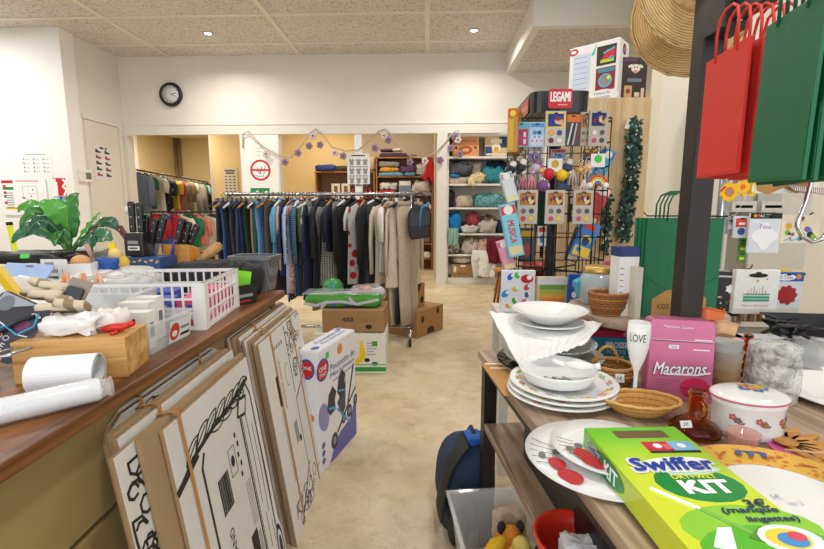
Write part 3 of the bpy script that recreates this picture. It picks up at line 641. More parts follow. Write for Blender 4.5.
# ---- the long chrome rail in the aisle
RY_=4.3; zr=CH+(211-194.5)/450*RY_; xl=at(229,194,y=RY_).x; xr_=at(428,195,y=RY_).x
t=thing('clothes_rail','long chrome clothes rail on wheels crossing the middle of the shop','clothes rail',((xl+xr_)/2,RY_,0)); hw=(xr_-xl)/2
B().tube([(-hw-.03,0,zr),(hw+.03,0,zr)],.016,CHR,12).build('rail',t)
for s in (-1,1):
    x=s*(hw-.16) if s>0 else s*hw
    B().tube([(x,0,.12),(x,0,zr-.016)],.014,CHR,10).build('upright',t)
    B().tube([(x,-.27,.1),(x,.27,.1)],.016,CHR,10).build('foot_bar',t)
    for k in (-1,1):
        c=B(); c.cyl(.04,-.012,.012,HBLK,T(x,k*.25,.04)@RY(pi/2),16); c.box(x-.016,x+.016,k*.25-.012,k*.25+.012,.06,.1,CHR); c.build('castor',t)
B().tube([(-hw,0,.12),(hw-.16,0,.12)],.014,CHR,10).build('lower_bar',t)
DEN=lambda c:M(c,.85,0,.28,30,bp=.3)
# px, kind, colour name, material, bottom px, yaw, width, thickness, sleeve
LR=[(223,'jeans','dark purple-navy',DEN('#2b2c45'),300,78,.5,.045,0),(227.5,'jeans','mid blue',DEN('#33568a'),300,80,.5,.04,0),(232,'trousers','black',cloth('#17181d'),300,82,.5,.045,0),
(236.5,'jeans','slate',DEN('#363b4c'),300,80,.5,.045,0),(241,'jeans','blue-grey',DEN('#3d4a66'),300,82,.5,.04,0),(245.5,'trousers','navy',cloth('#1e2b55'),298,80,.5,.05,0),
(250.5,'trousers','dark bottle green',cloth('#1f3430'),300,80,.5,.06,0),(256,'trousers','tan',cloth('#9b8668'),290,84,.5,.04,0),(259,'trousers','petrol teal',cloth('#1e5668'),298,82,.5,.04,0),
(263.5,'jeans','pale faded blue',DEN('#6d9cc4'),300,72,.5,.05,0),(268,'jeans','deep blue',DEN('#27476c'),300,80,.5,.04,0),(273,'trousers','brown-grey',cloth('#5d5347'),300,70,.55,.06,0),
(278.5,'trousers','dark brown',cloth('#443632'),298,80,.5,.04,0),(281.5,'blouse','sky blue',cloth('#5f9fce'),262,84,.42,.04,.3),(285,'blouse','sandy beige',cloth('#b8a184'),270,84,.42,.035,.3),
(289,'shirt','royal navy',cloth('#232f63'),275,78,.42,.05,.42),(292.5,'blouse','spotted navy',spots('#1f2748','#e6e6ee',60,.3),300,84,.42,.035,.4),(296,'shirt','pale blue',cloth('#a9bedd'),292,76,.44,.05,.5),
(300,'shirt','checked blue',bands('#2c4666','#6a8aa6',16,2,.5,.9,'#1f2f45',1),296,86,.42,.035,.5),(303.5,'dress','pink floral',spots('#c28a86','#7d3f47',45,.4,'#e7d2c4'),292,58,.42,.055,.3),
(307,'blouse','olive green',cloth('#4d5b43'),262,84,.42,.035,.3),(309.5,'blouse','pale sage',cloth('#a9b894'),255,80,.42,.035,.25),(312.5,'jacket','midnight navy',cloth('#20294a'),300,78,.44,.05,.45),
(317,'trousers','greige',cloth('#9d9384'),312,62,.62,.05,0),(321,'jacket','black quilted',cloth('#23252b'),285,80,.44,.04,.45),(326,'skirt','charcoal denim',DEN('#2e3138'),293,32,.42,.06,0),
(333,'jacket','dark navy wool',cloth('#1c2135'),250,80,.44,.05,.3),(341,'coat','grey houndstooth',bands('#8f8c86','#4c4b4a',14,2,.5,.9,'#c9c5bc',0),285,30,.44,.06,.6),(347,'jacket','black velvet',cloth('#15161a'),286,70,.46,.06,.5),
(352.5,'coat','black wool',cloth('#101114'),292,62,.46,.07,.6),(361,'dress','white with red dots',spots('#d9d3d0','#c8242c',9,.34),283,50,.36,.045,.2),(366,'jacket','black knitted',cloth('#1b1c21'),291,80,.44,.06,.5),
(371,'coat','black tailored',cloth('#16171b'),292,74,.44,.06,.55),(377,'coat','charcoal tweed',spots('#3d3e42','#2c2d30',80,.4),283,52,.46,.07,.55),(386,'blouse','white lace',cloth('#e2ddd6'),270,80,.4,.035,.3),
(392,'jacket','cream corduroy',cloth('#cbbba7'),284,40,.44,.07,.6),(394.5,'trousers','cream',cloth('#c9bba8'),341,70,.55,.05,0),(399.5,'trousers','dark navy long',cloth('#222c49'),336,78,.5,.05,0),
(404,'coat','oatmeal linen',cloth('#d3c3b0'),286,50,.44,.06,.6),(409,'trousers','beige wide',cloth('#bfae98'),343,58,.75,.06,0)]
KN={'jeans':'jeans','trousers':'trousers','blouse':'blouse','shirt':'shirt','dress':'dress','jacket':'jacket','coat':'coat','skirt':'skirt'}
for i,(px,k,cn,mt,pb,yw,w,th,sl) in enumerate(LR):
    p=at(px,195,y=RY_); h=zr-zpy(pb,RY_-.1)+.04
    if k in('jeans','trousers'): h=min(h,1.28)
    pl='' if k in('jeans','trousers') else ''
    nb=LR[i+1][2] if i+1<len(LR) else None
    lab=f'{cn} {KN[k]} on the long rail, '+(f'just left of the {nb} {KN[LR[i+1][1]]}' if nb else 'last but one at its right end')
    zz=zr+(.0 if True else 0)
    garment(k,px,RY_,math.radians(yw),lab,k,mt,(p.x,RY_,zz-.008),w,h,th*.8,sl,[HBLK,HWOOD,HBLK,HWHT,HBLK][i%5],i*1.7)
# black shoulder bag with a blue handle hanging at the end of the rail
p=at(417,196,y=RY_-.12); t=thing('shoulder_bag','black shoulder bag with a blue strap hanging at the right end of the long rail','bag',(p.x+.03,RY_,zr)); t.scale=(.85,.85,.85)
bm=M('#1b1b1d',.5); ls=[]
B().prism([(-.1,-.5),(.1,-.47),(.12,-.3),(.09,-.16),(-.05,-.1),(-.13,-.2),(-.13,-.42)],-.05,.05,bm,T(0,-.1,0)@RX(pi/2)@RZ(0)).build('body',t,bev=.02,seg=3)
B().prism([(-.11,-.2),(.1,-.18),(.11,-.34),(-.12,-.36)],.0,.012,M('#26262a',.45),T(0,-.151,0)@RX(pi/2)).build('flap',t,bev=.004)
B().tube([(-.1,-.1,-.2),(-.06,-.1,-.02),(0,-.02,.02),(.06,-.1,-.03),(.1,-.1,-.2)],.008,bm).build('carry_strap',t)
B().tube([(.1,-.16,-.1),(.02,-.17,-.15),(0,-.17,-.25),(.0,-.165,-.36)],.012,M('#2e86c8',.5),8).build('blue_strap',t)
# ---- two rails in the rear room on the left
def mini(px0,y0,px1,y1,z,items,rl,gname,drop):
    x0=at(px0,200,y=y0).x; x1=at(px1,200,y=y1).x
    dx,dy=x1-x0,y1-y0; ang=math.atan2(dy,dx)
    t=thing('clothes_rail',rl,'clothes rail',((x0+x1)/2,(y0+y1)/2,0),ang); hl=math.hypot(dx,dy)/2
    B().tube([(-hl,0,z),(hl,0,z)],.016,HBLK,10).build('rail',t)
    for s in (-1,1): B().tube([(s*hl,0,0),(s*hl,0,z)],.014,HBLK,8).build('upright',t); B().tube([(s*hl,-.25,.02),(s*hl,.25,.02)],.018,HBLK,8).build('foot_bar',t)
    n=len(items)
    for i,(k,cn,mt,h,sl,w) in enumerate(items):
        f=(i+.5)/n; nx=items[i+1][1] if i+1<n else None
        lab=f'{cn} {k} on {gname}, '+(f'before the {nx} {items[i+1][0]}' if nx else 'last at its right end')
        garment(k,0,0,math.radians(-14-8*math.sin(i*2.3))+(.25 if drop else 0),lab,k,mt,(x0+dx*f,y0+dy*f,z-.008),w,h,.07,sl,HBLK,i*2.9+5,gname)
mini(137,8.0,209,11.6,1.98,[('jacket','grey denim',DEN('#5a6472'),.8,.5,.5),('shirt','dark green',cloth('#2d5346'),.72,.2,.5),('shirt','off white',cloth('#c4bdb0'),.85,.25,.55),('jacket','black',cloth('#20222a'),.85,.4,.5),('shirt','navy printed',spots('#1d2236','#9a7f78',8,.3),.95,.3,.5),
('shirt','mustard yellow',cloth('#b9a02c'),.72,.25,.5),('shirt','bright red',cloth('#a01c2a'),.95,.3,.5),('jacket','khaki',cloth('#6f6652'),.9,.4,.5),('shirt','olive brown',cloth('#6d5a3c'),.9,.4,.5),('shirt','pale mint',cloth('#aab59a'),.95,.22,.55),
('coat','heather grey',cloth('#8b857d'),1.05,.5,.6),('shirt','green and yellow print',spots('#2d5d38','#d8c22e',7,.4),.8,.25,.55),('dress','turquoise',cloth('#7fb3b8'),1.15,.2,.55),('coat','dark olive camouflage',spots('#3d4034','#62614a',7,.4),1.2,.4,.55),('jacket','black and red',cloth('#1b1a1e'),.75,.4,.7)],
 'long black rail along the left wall of the rear room','upper rear room rail',0)
mini(150,8.0,230,8.75,1.235,[('shirt','crimson',cloth('#9c1f2c'),.55,.3,.42),('trousers','blue dungaree',DEN('#2f5f9c'),.8,0,.5),('jacket','scarlet',cloth('#b3242e'),.6,.35,.45),('dress','white',cloth('#cfc8ba'),.75,.2,.42),('shirt','emerald green',cloth('#1f6b45'),.7,.3,.42),('shirt','salmon',cloth('#c77a66'),.65,.3,.42),
('jacket','pale stone',cloth('#b3a993'),.8,.4,.46),('coat','dark khaki',cloth('#3e3f38'),.85,.45,.5),('trousers','charcoal',cloth('#34373c'),.85,0,.55),('jacket','black leather',M('#1d1e20',.45),.8,.45,.46)],
 'low black rail of small clothes at the front of the rear room','lower rear room rail',1)
# ---- cartons beneath and beside the rail
def fcarton(name,label,pl,pr,ptop,zb,depth,mat,marks=None,open_=False,rz=None,y=None,sidemarks=None,group=None):
    """carton whose front bottom edge runs between pixels pl and pr on height zb"""
    if y is None: a=at(*pl,z=zb); c=at(*pr,z=zb)
    else: a=at(*pl,y=y); c=at(*pr,y=y); a.z=c.z=zb
    dx,dy=c.x-a.x,c.y-a.y; w=math.hypot(dx,dy); h=zpy(ptop,a.y)-zb; ang=math.atan2(dy,dx)
    t=thing(name,label,'box',(a.x,a.y,zb+.001),ang,group); th=.006
    b=B()
    if open_: b.box(0,w,0,th,0,h,mat).box(0,w,depth-th,depth,0,h,mat).box(0,th,th,depth-th,0,h,mat).box(w-th,w,th,depth-th,0,h,mat).box(th,w-th,th,depth-th,0,th,mat)
    else: b.box(0,w,0,depth,0,h,mat)
    b.build('body',t,bev=.004)
    m=B()
    if marks: marks(m,face((w/2,-.0005,h/2)),w,h)
    if sidemarks: sidemarks(m,face((w+.0005,depth/2,h/2),(0,1,0)),depth,h)
    if m.v: m.build('print',t)
    return t,w,h
def ban(m,f,w,h):
    m.mark(f,-w/2,-h/2+.02,w/2,-h/2+.055,M('#2e9a3e')).mark(f,-w/2,-h/2+.07,w/2,-h/2+.08,M('#7fc07f'))
    Yb_=M('#f0d21c',.6); m.prism([(x+.075,y) for x,y in [(-.0,.1),(.02,.1),(.03,.05),(.05,-.0),(.03,-.05),(-.03,-.085),(-.09,-.085),(-.09,-.07),(-.04,-.055),(-.005,-.02),(.0,.04)]],0,.0012,Yb_,f)
    m.dot(f,-.03,-.03,.045,BLU,.05,l=1); m.dot(f,.13,-.05,.022,BLK,.016); m.dot(f,.19,-.08,.025,BLU,.016)
    for k in range(5): m.mark(f,.13,.08-k*.022,.2-(k%2)*.02,.088-k*.022,M('#8fa0c0'))
    m.mark(f,.17,.06,.21,.1,M('#3f9a4a'))
zb0=at(330,373,z=0).y
fcarton('banana_carton','white fruit carton with a yellow banana and green stripe on the floor',(315,374),(386,374),337,0,.36,M('#e9e8e0',.7,n=.05),ban)
yb=at(330,374,z=0).y; hb=zpy(337,yb)
def br(m,f,w,h):
    m.text(f,'4X0',-.04,.015,.034,BLK,bold=.001); m.mark(f,.05,.0,.17,.006,M('#8a6238')).mark(f,.05,.02,.19,.025,M('#8a6238')); m.dot(f,.12,-.04,.026,BLK,.018); m.text(f,'CORUCIA',.15,-.085,.022,M('#6d4c2c'))
tbx,wb_,hb2=fcarton('cardboard_box','brown carton stacked on the white banana carton',(313,0),(381,0),312,hb+.002,.38,M('#a38059',.85),br,y=yb+.02)
z2=hb+.002+hb2
# toy play mat in its bag, globe ball and bag of pink things on the brown carton
p=at(342,300,y=yb+.1); t=thing('play_mat','folded green road-print play mat in a clear bag on the brown carton','play mat',(p.x,yb+.2,z2+.002),.03)
mg=spots('#4f9a3a','#3b7fae',9,.25,'#d9534a'); pb_=B()
ls=[]
for i in range(15):
    x=-.3+.6*i/14; e=1 if 0<i<14 else .55
    ls.append([(x,.13*math.copysign(abs(cos(a))**.5,cos(a))*e,.05+.05*math.copysign(abs(sin(a))**.7,sin(a))*e+.006*sin(x*22)) for a in [2*pi*k/20 for k in range(20)]])
pb_.loops(ls,mg); pb_.build('mat',t)
m=B(); GRD=M('#c5c9cf',.6)
f=face((0,-.131,.05)); 
for pts in ([(-.29,-.01),(-.2,-.025),(-.12,.0),(0,.005),(.12,-.015),(.28,.02)],[(-.12,.0),(-.16,-.045)],[(.1,-.01),(.06,.03)]): m.line(f,pts,.022,GRD,6)
m.build('printed_road',t)
f=face((0,0,.101),(1,0,0),(0,1,0)); m=B()
for pts in ([(-.25,-.07),(-.1,-.05),(0,.02),(.2,.03)],[(0,.02),(.1,-.1)]): m.line(f,pts,.03,GRD,16)
m.build('printed_road',t)
sheet(14,4,lambda u,v:V((-.31+.62*u,-.14+.28*v,.112+.012*noise.noise(V((u*7,v*5,2))))),clear('#eef2f2',.2),.001).build('plastic_wrap',t)
p=at(327,299,y=yb+.2); one(B().ball((0,0,0),.09,spots('#3f8f4e','#2f8fc0',7,.45,'#d6c34a',.35),seg=24),'globe_ball','small printed globe ball sitting behind the play mat','ball',(p.x,yb+.43,z2+.1))
p=at(366,300,y=yb+.3); t=thing('toy_bag','clear bag of pink and orange toys behind the play mat','bag',(p.x,yb+.42,z2+.001)); q=B()
for k,c in enumerate(('#d96a7c','#c9474f','#e59a4a','#e7c9c0','#d5d9de')): q=B(); q.ball((-.1+.05*k,.01*(k%2),.06+.01*(k%3)),.045,M(c),seg=10); q.build('toy',t)
lump(.32,.16,.14,clear('#eef1f2',.25),9,.25).build('plastic_bag',t)
KB=M('#a67c4e',.85,n=.1)
def hol(m,f,w,h):
    m.dot(f,-w*.3,.04,.028,BLK,.035).dot(f,w*.28,.09,.028,BLK,.035); m.dot(f,0,-.09,.06,BLK,.035).prism([(-.07,-.13),(.0,-.11),(.07,-.13),(.06,-.09),(-.05,-.09)],0,.0005,BLK,f)
def hol2(m,f,w,h):
    m.prism([(-.06,.12),(.06,.12),(.03,.06),(0,.03),(-.03,.06)],0,.0005,BLK,f); m.dot(f,-w*.28,-.08,.028,BLK,.035).dot(f,w*.28,-.05,.028,BLK,.035)
t1,w1,h1=fcarton('holed_carton','lower brown carton with round punched holes on the floor right of the rail',(417,339),(443,329),313,0,.4,KB,hol)
a=at(417,339,z=0); t2,w2,h2=fcarton('holed_carton','upper brown open carton with holes stacked right of the rail',(411,0),(437,0),286,h1+.003,.34,KB,hol2,True,y=a.y+.1)
t2.rotation_euler[2]=t1.rotation_euler[2]
fcarton('cardboard_box','dark brown open carton on the floor behind the cream trousers',(376,330),(392,330),283,0,.34,M('#8a5a30',.85),None,True)
# double push-chair toy carton
a=at(321,476,z=0); c=at(356.5,434.6,z=0); ang=math.atan2(c.y-a.y,c.x-a.x); Lg=math.hypot(c.x-a.x,c.y-a.y); hgt=zpy(358,a.y)
t=thing('toy_pushchair_carton','tall white toy carton with a picture of a doll pushchair, standing in the aisle','box',(a.x,a.y,.001),ang); D_=.115
B().box(0,Lg,0,D_,0,hgt,M('#e7e6ea',.4,n=.04)).build('body',t,bev=.003)
B().box(.004,Lg-.004,.003,D_/2,hgt,hgt+.004,M('#e4e4e8',.4)).box(.004,Lg-.004,D_/2+.002,D_-.003,hgt,hgt+.004,M('#e4e4e8',.4)).build('lid_flaps',t)
PUR=M('#8f8cc0',.5); PURD=M('#5f60a8',.5); DK=M('#2a2d38',.5); CY=M('#3f9fd0',.5); OR=M('#e08a2c',.5)
f=face((Lg/2,-.0005,hgt/2)); m=B(); l2=Lg/2; h2_=hgt/2
m.prism([(-l2*.55,-h2_*.98),(l2,-h2_*.98),(l2,-h2_*.25),(l2*.6,-h2_*.55),(0,-h2_*.62),(-l2*.35,-h2_*.8)],0,.0006,PURD,f)
m.dot(f,-l2*.78,-.03,.05,PUR,.075,l=1,rot=.3); m.dot(f,-l2*.78,h2_*.68,.06,BLU,.055,l=1).dot(f,-l2*.78,h2_*.68,.048,RED,.045,l=2); m.text(f,'ONE',-l2*.78,h2_*.7,.025,M('#fff'),l=3); m.text(f,'TWO',-l2*.78,h2_*.6,.02,M('#fff'),l=3)
m.mark(f,-l2*.62,h2_*.82,-l2*.48,h2_*.92,M('#3fc24a'),l=2); m.dot(f,l2*.1,h2_*.84,.028,OR,l=2)
m.text(f,'Poussette de',l2*.25,h2_*.62,.035,BLU,w=l2*1.35); m.text(f,'Mes Jumeaux',l2*.25,h2_*.48,.035,BLU,w=l2*1.35); m.mark(f,-l2*.3,h2_*.36,l2*.9,h2_*.39,M('#9aa2c6'))
for cx,cy in ((-.08,.02),(.03,.07)):   # two dark seats with hoods
    m.prism([(cx-.05,cy-.03),(cx-.03,cy+.04),(cx+.01,cy+.07),(cx+.05,cy+.03),(cx+.03,cy-.01),(cx+.04,cy-.06),(cx-.02,cy-.07)],0,.001,DK,f); m.line(f,[(cx-.03,cy-.03),(cx+.03,cy-.05)],.012,CY,3)
m.prism([(-.02,-.02),(.08,.07),(.07,-.08),(.03,-.11)],0,.001,M('#45485a'),f)
m.line(f,[(.18,.12),(.1,-.08),(-.02,-.17)],.014,DK,3); m.line(f,[(.15,-.16),(.1,-.08),(.2,-.02)],.012,DK,3); m.line(f,[(-.02,-.05),(.12,-.18)],.01,CY,3)
for cx,cy,r in ((-.06,-.2,.035),(.12,-.12,.03),(.2,-.09,.025),(.05,-.13,.025)): m.dot(f,cx,cy,r,DK,r*1.2,l=3).dot(f,cx,cy,r*.5,M('#8a8fa8'),r*.6,l=4)
for k in range(3): m.dot(f,-l2*.84,-h2_*(.55+.13*k),.016,PURD,l=2)
m.build('printed_picture',t)
f=face((-.0005,D_/2,hgt/2),(0,-1,0)); m=B(); m.dot(f,0,h2_*.72,.042,BLU,.05).dot(f,0,h2_*.72,.034,RED,.04,l=2); m.text(f,'ONE',0,h2_*.74,.018,M('#fff'),l=3); m.dot(f,.01,-.02,.022,OR); m.mark(f,-.045,.02,-.035,.12,M('#8fa8d0')); m.build('end_print',t)
f=face((Lg/2,D_/2,hgt+.0042),(1,0,0),(0,1,0)); m=B(); m.text(f,'Poussette de',.04,.018,.026,BLU,w=.26); m.text(f,'Mes Jumeaux',.04,-.018,.026,BLU,w=.26); m.dot(f,-.16,-.02,.03,PURD,.018); m.dot(f,.19,.03,.03,PUR,.015); m.build('top_print',t)
# ================= LEFT COUNTER =================
e0=at(0,465,z=.88); e1=at(285,290,z=.88); CA=math.atan2(e1.y-e0.y,e1.x-e0.x)
u_=V((cos(CA),sin(CA),0)); o_=e1-u_*2.35; CL=2.35; CD=1.65
t=thing('shop_counter','long wooden topped shop counter with olive tan panelled front','counter',(o_.x,o_.y,0),CA)
B().box(0,CL,0,CD,.85,.88,wood('#4a2a17','#95602f',0,3.2,.4)).build('countertop',t,bev=.004)
OL=M('#a58d5d',.55,n=.06); b=B(); b.box(.02,CL-.1,.06,CD-.05,.0,.85,OL); b.build('body',t)
b=B()
for z0,z1 in ((.02,.3),(.315,.60),(.615,.83)):
    for k in range(3): b.box(.03+k*.755,.03+k*.755+.74,.045,.06,z0,z1,OL)
b.build('front_panels',t,bev=.003)
B().box(CL-.11,CL-.06,.03,.09,0,.85,M('#7c5a35',.5)).build('leg',t)
ZT=.8805
# ---- flattened cartons leaning on the counter front
LA=math.radians(8); FA=math.radians(92.3)
CWH=M('#dad7d0',.75,n=.05,s=10); CED=bands('#b3946c','#8d7350',90,1,.5,.9); CBR=M('#a78c69',.85,n=.07,s=20)
def base(y,k): return V((-.455-(y-.9)*.045-k,y,.0))
def flat(y0,y1,h,k,label,front=CWH,th=.011,rc=0,sidepat=False,marks=None,drop=0,lean=0):
    p=base(y0,k); L_=y1-y0
    t=thing('flattened_carton',label,'cardboard',(p.x,p.y,.0015+th*0),FA,'flattened cartons leaning on the counter',(-LA-lean,0))
    if rc: ol=[(0,0),(L_,0),(L_,h-rc),(L_-rc*.3,h-rc*.25),(L_-rc,h),(rc,h),(rc*.3,h-rc*.3),(0,h-rc)]
    else: ol=[(0,0),(L_,0),(L_,h),(0,h)]
    X=RX(pi/2)
    B().prism(ol,-.0015,0,front,X).build('printed_sheet',t)
    B().prism([(x,y) for x,y in ol],-th+.0015,-.0016,CED,X).build('corrugated_core',t)
    B().prism(ol,-th,-th+.0014,CBR,X).build('back_sheet',t)
    if marks:
        m=B(); marks(m,face((0,-.0004,0)),L_,h); m.build('printed_drawing',t)
    return t
def strap(y,k0,k1,h,label):
    p=base(y,k0); d=k1-k0; t_=.0012; w=.011; g=.0022
    b=B(); m=M('#b98548',.55,n=.05)
    b.box(-w/2,w/2,-g-t_,-g,.01,h+g,m).box(-w/2,w/2,-g-t_,d+g,h+g,h+g+t_,m).box(-w/2,w/2,d+g-t_,d+g,.01,h+g,m)
    return one(b,'packing_strap',label,'strap',(p.x,p.y,.002),FA,tilt=(-LA,0),group='straps round the flattened cartons')
def leafp(m,f,x,y,L_,w,a):
    n=8; ca,sa=cos(a),sin(a); P=[]
    for i in range(n+1): s=i/n; P.append((s*L_, w*sin(pi*s)**.8))
    P2=[(px,-py) for px,py in P]
    for q in (P,P2,[(0,0),(L_*.8,0)]): m.line(f,[(x+px*ca-py*sa,y+px*sa+py*ca) for px,py in q],.004 if q is not P[:0] else .002,INK,1)
def draw_near(m,f,L_,h):
    # branch with leaves, bottle-like outline, barcode, lettering, oval badge
    bx,by=.12,h-.13
    m.line(f,[(-.0,h-.15),(.08,h-.115),(.2,h-.095),(.33,h-.085),(.46,h-.06)],.011,INK,2); m.line(f,[(.0,h-.15),(.1,h-.118)],.016,INK,3)
    for k,(x,y,a,l) in enumerate(((.07,-.118,.95,.09),(.12,-.105,.9,.095),(.17,-.1,.85,.1),(.23,-.094,.8,.1),(.29,-.09,.75,.095),(.35,-.083,.65,.09),(.40,-.072,.5,.08),(.2,-.097,-.05,.09),(.26,-.094,-.1,.09),(.32,-.087,-.15,.09),(.37,-.08,-.2,.08))): leafp(m,f,x-.02,h+y,l*.95,.014,a*.55)
    m.prism([(.34,h-.14),(.37,h-.09),(.43,h-.1),(.40,h-.155)],0,.0011,INK,f); m.prism([(.352,h-.136),(.375,h-.1),(.418,h-.108),(.395,h-.145)],0,.0016,CWH,f)
    x0,x1=.16,.44
    m.line(f,[(x0-.05,.0),(x0-.05,by-.03),(x0-.03,by+.0)],.008,INK,2); m.line(f,[(x0+.20,.0),(x0+.20,by+.03),(x0+.24,by+.05),(x1,by+.06),(x1+.02,by+.02),(x1+.02,0)],.006,INK,2); m.line(f,[(x0+.21,0),(x0+.21,by+.02)],.002,INK,2)
    for k in range(6):
        xx=x0+.24+k*.032; y1=by-.02-.05*(k%3); m.line(f,[(xx,y1),(xx+.003,y1-.16),(xx-.003,y1-.3)],.0022,INK,1); m.line(f,[(xx+.008,y1-.34),(xx+.006,y1-.46)],.002,INK,1)
    for k in range(4): m.dot(f,x0+.31,.13,.012+.008*k,CWH if k%2 else INK,.04+.02*k,l=4-k)
    # barcode (vertical stripes rotated on the side)
    for k,wd in enumerate((3,1,2,1,1,3,1,2,2,1,3,1,1,2)): m.mark(f,x0+.005+k*.0045,by-.2,x0+.005+k*.0045+.0012*wd,by-.1,INK,l=2)
    m.mark(f,x0+.085,by-.14,x0+.087,by-.06,INK).mark(f,x0+.125,by-.14,x0+.127,by-.06,INK).mark(f,x0+.085,by-.062,x0+.127,by-.06,INK).mark(f,x0+.085,by-.14,x0+.127,by-.138,INK); m.dot(f,x0+.106,by-.1,.011,INK,.016)
    for k in range(5): m.mark(f,x0+.14+.008*(k%2),by-.17+k*.03,x0+.15+.008*(k%2),by-.155+k*.03,INK)
    for k in range(4): m.mark(f,x0+.155+k*.01,by-.34,x0+.157+k*.01,by-.2,M('#8d8b88'))
    m.mark(f,x0+.12,by-.47,x0+.165,by-.35,INK,l=2)
    for k in range(3): m.mark(f,x0+.172+k*.007,by-.49,x0+.174+k*.007,by-.37,M('#777'))
    m.text(f,'MAGGIOR GRAND',x0+.022,by-.38,.026,INK,w=.27,rot=pi/2); m.text(f,'IL CLASSIQUE',x0+.055,by-.42,.016,M('#555'),w=.17,rot=pi/2)
    m.dot(f,x0+.085,by-.5,.026,INK,.042,l=2); m.text(f,'101',x0+.085,by-.5,.024,CWH,rot=pi/2,l=3)
    m.line(f,[(x0+.19,.02),(x0+.25,.06),(x0+.22,.1),(x0+.28,.12)],.005,INK,2)
    for k in range(7): m.line(f,[(x1-.05+.008*k,.02+.012*(k%3)),(x1-.04+.008*k,.06+.02*(k%2)),(x1-.03+.008*k,.03)],.003,INK,2)
def tangle(m,f,x0,x1,y0,y1,n,seed,lw=.003):
    r=random.Random(seed)
    for k in range(n):
        cx,cy,rr=r.uniform(x0,x1),r.uniform(y0,y1),r.uniform(.012,.03)
        m.line(f,[(min(x1,max(x0,cx+rr*cos(q*.9)*1.1)),min(y1,max(y0,cy+rr*sin(q*.9)))) for q in range(r.randint(4,8))],lw,INK,1)
def draw_far(m,f,L_,h):
    tangle(m,f,.30,L_-.01,h-.26,h-.01,30,3); tangle(m,f,.06,L_-.01,.01,.12,34,5)
    m.line(f,[(.3,h-.3),(.3,h-.01)],.003,INK,2); m.line(f,[(.3,h-.33),(L_,h-.24)],.006,INK,2); m.line(f,[(.3,0),(.3,h-.33)],.0025,INK,2); m.line(f,[(.1,.02),(.32,.16)],.006,INK,2)
    m.mark(f,.1,h-.28,.125,h-.16,INK); m.text(f,'MAGGIOR GRAND',.165,h-.21,.018,M('#666'),w=.2,rot=pi/2)
    for k in range(4): m.dot(f,.15+.03*k,h-.06,.009,M('#8d8b88'))
    m.dot(f,.245,h-.2,.03,M('#99978f'),.05).dot(f,.245,h-.2,.026,CWH,.045,l=2)
    for k in range(6): m.mark(f,.21+.008*k,.3,.213+.008*k,.39,M('#777'))
    m.dot(f,.265,.30,.012,INK,.016); 
    for k in range(3): m.mark(f,.1+.012*k,.2,.104+.012*k,.5,M('#a5a39c'))
def arc1(m,f,L_,h): m.line(f,[(.32+.1*cos(q*.35),h-.13+.1*sin(q*.35)) for q in range(10)],.008,INK,1); tangle(m,f,.05,.3,h-.12,h-.01,12,8)
def pat(m,f,L_,h): tangle(m,f,.005,.14,.02,h-.03,60,21,.006)
# near stack, from the front backwards
flat(.895,1.385,.79,0,'large flattened carton printed with a leafy branch and barcode, front of the near stack',marks=draw_near)
flat(.835,1.40,.80,.0145,'bare brown flattened carton showing left of the branch-printed one',front=CBR)
flat(.775,1.33,.795,.029,'flattened carton with black line pattern at its left end, third in the near stack',marks=pat)
flat(.82,1.40,.81,.0475,'flattened white carton in the middle bundle of the near stack, its front one',marks=pat)
flat(.83,1.40,.815,.061,'flattened brown edged carton in the middle bundle of the near stack, its second one',front=CBR)
flat(.84,1.41,.81,.0745,'flattened carton with small pattern in the middle bundle of the near stack, its rear one',marks=arc1)
flat(.86,1.42,.82,.094,'round cornered flattened carton at the rear of the near stack',rc=.05,marks=arc1)
flat(.865,1.43,.825,.1075,'second round cornered flattened carton, right against the counter panel',rc=.06)
strap(.955,-.0005,.041,.803,'tan strap round the front bundle of the near carton stack')
strap(.965,.047,.0865,.818,'tan strap round the middle bundle of the near carton stack')
strap(.975,.0935,.1195,.828,'tan strap round the round cornered cartons by the counter'); strap(1.27,.0935,.1195,.828,'short tan strap at the far end of the round cornered cartons')
# far stack
flat(1.515,2.08,.79,0,'large white flattened carton with dense line drawing, front of the far stack',marks=draw_far)
flat(1.52,2.08,.795,.0145,'second flattened carton of the far stack, plain white',marks=None)
flat(1.53,2.10,.80,.033,'third flattened carton of the far stack, brown faced',front=CBR)
flat(1.51,2.10,.805,.0465,'fourth flattened carton of the far stack with a scribbled pattern',marks=arc1)
flat(1.52,2.12,.815,.066,'white flattened carton near the rear of the far stack',rc=.0)
flat(1.50,2.12,.82,.0795,'brown flattened carton at the rear of the far stack',front=CBR)
flat(1.49,2.13,.822,.0935,'rearmost flattened carton of the far stack, touching the counter',marks=arc1)
strap(1.64,-.0005,.0275,.798,'tan strap round the front of the far carton stack, nearer one'); strap(1.93,-.0005,.0275,.798,'tan strap round the front of the far carton stack, farther one')
strap(1.66,.0325,.0595,.808,'tan strap round the middle bundle of the far carton stack'); strap(1.68,.0655,.1055,.825,'tan strap round the rear bundle of the far carton stack')
# ---- things on the counter, near to far
WHP=M('#efeff0',.5,n=.03)
def axis(a,b_): 
    d=(b_-a).normalized(); q=d.to_track_quat('X','Z').to_matrix().to_4x4(); q.translation=a; return q,(b_-a).length
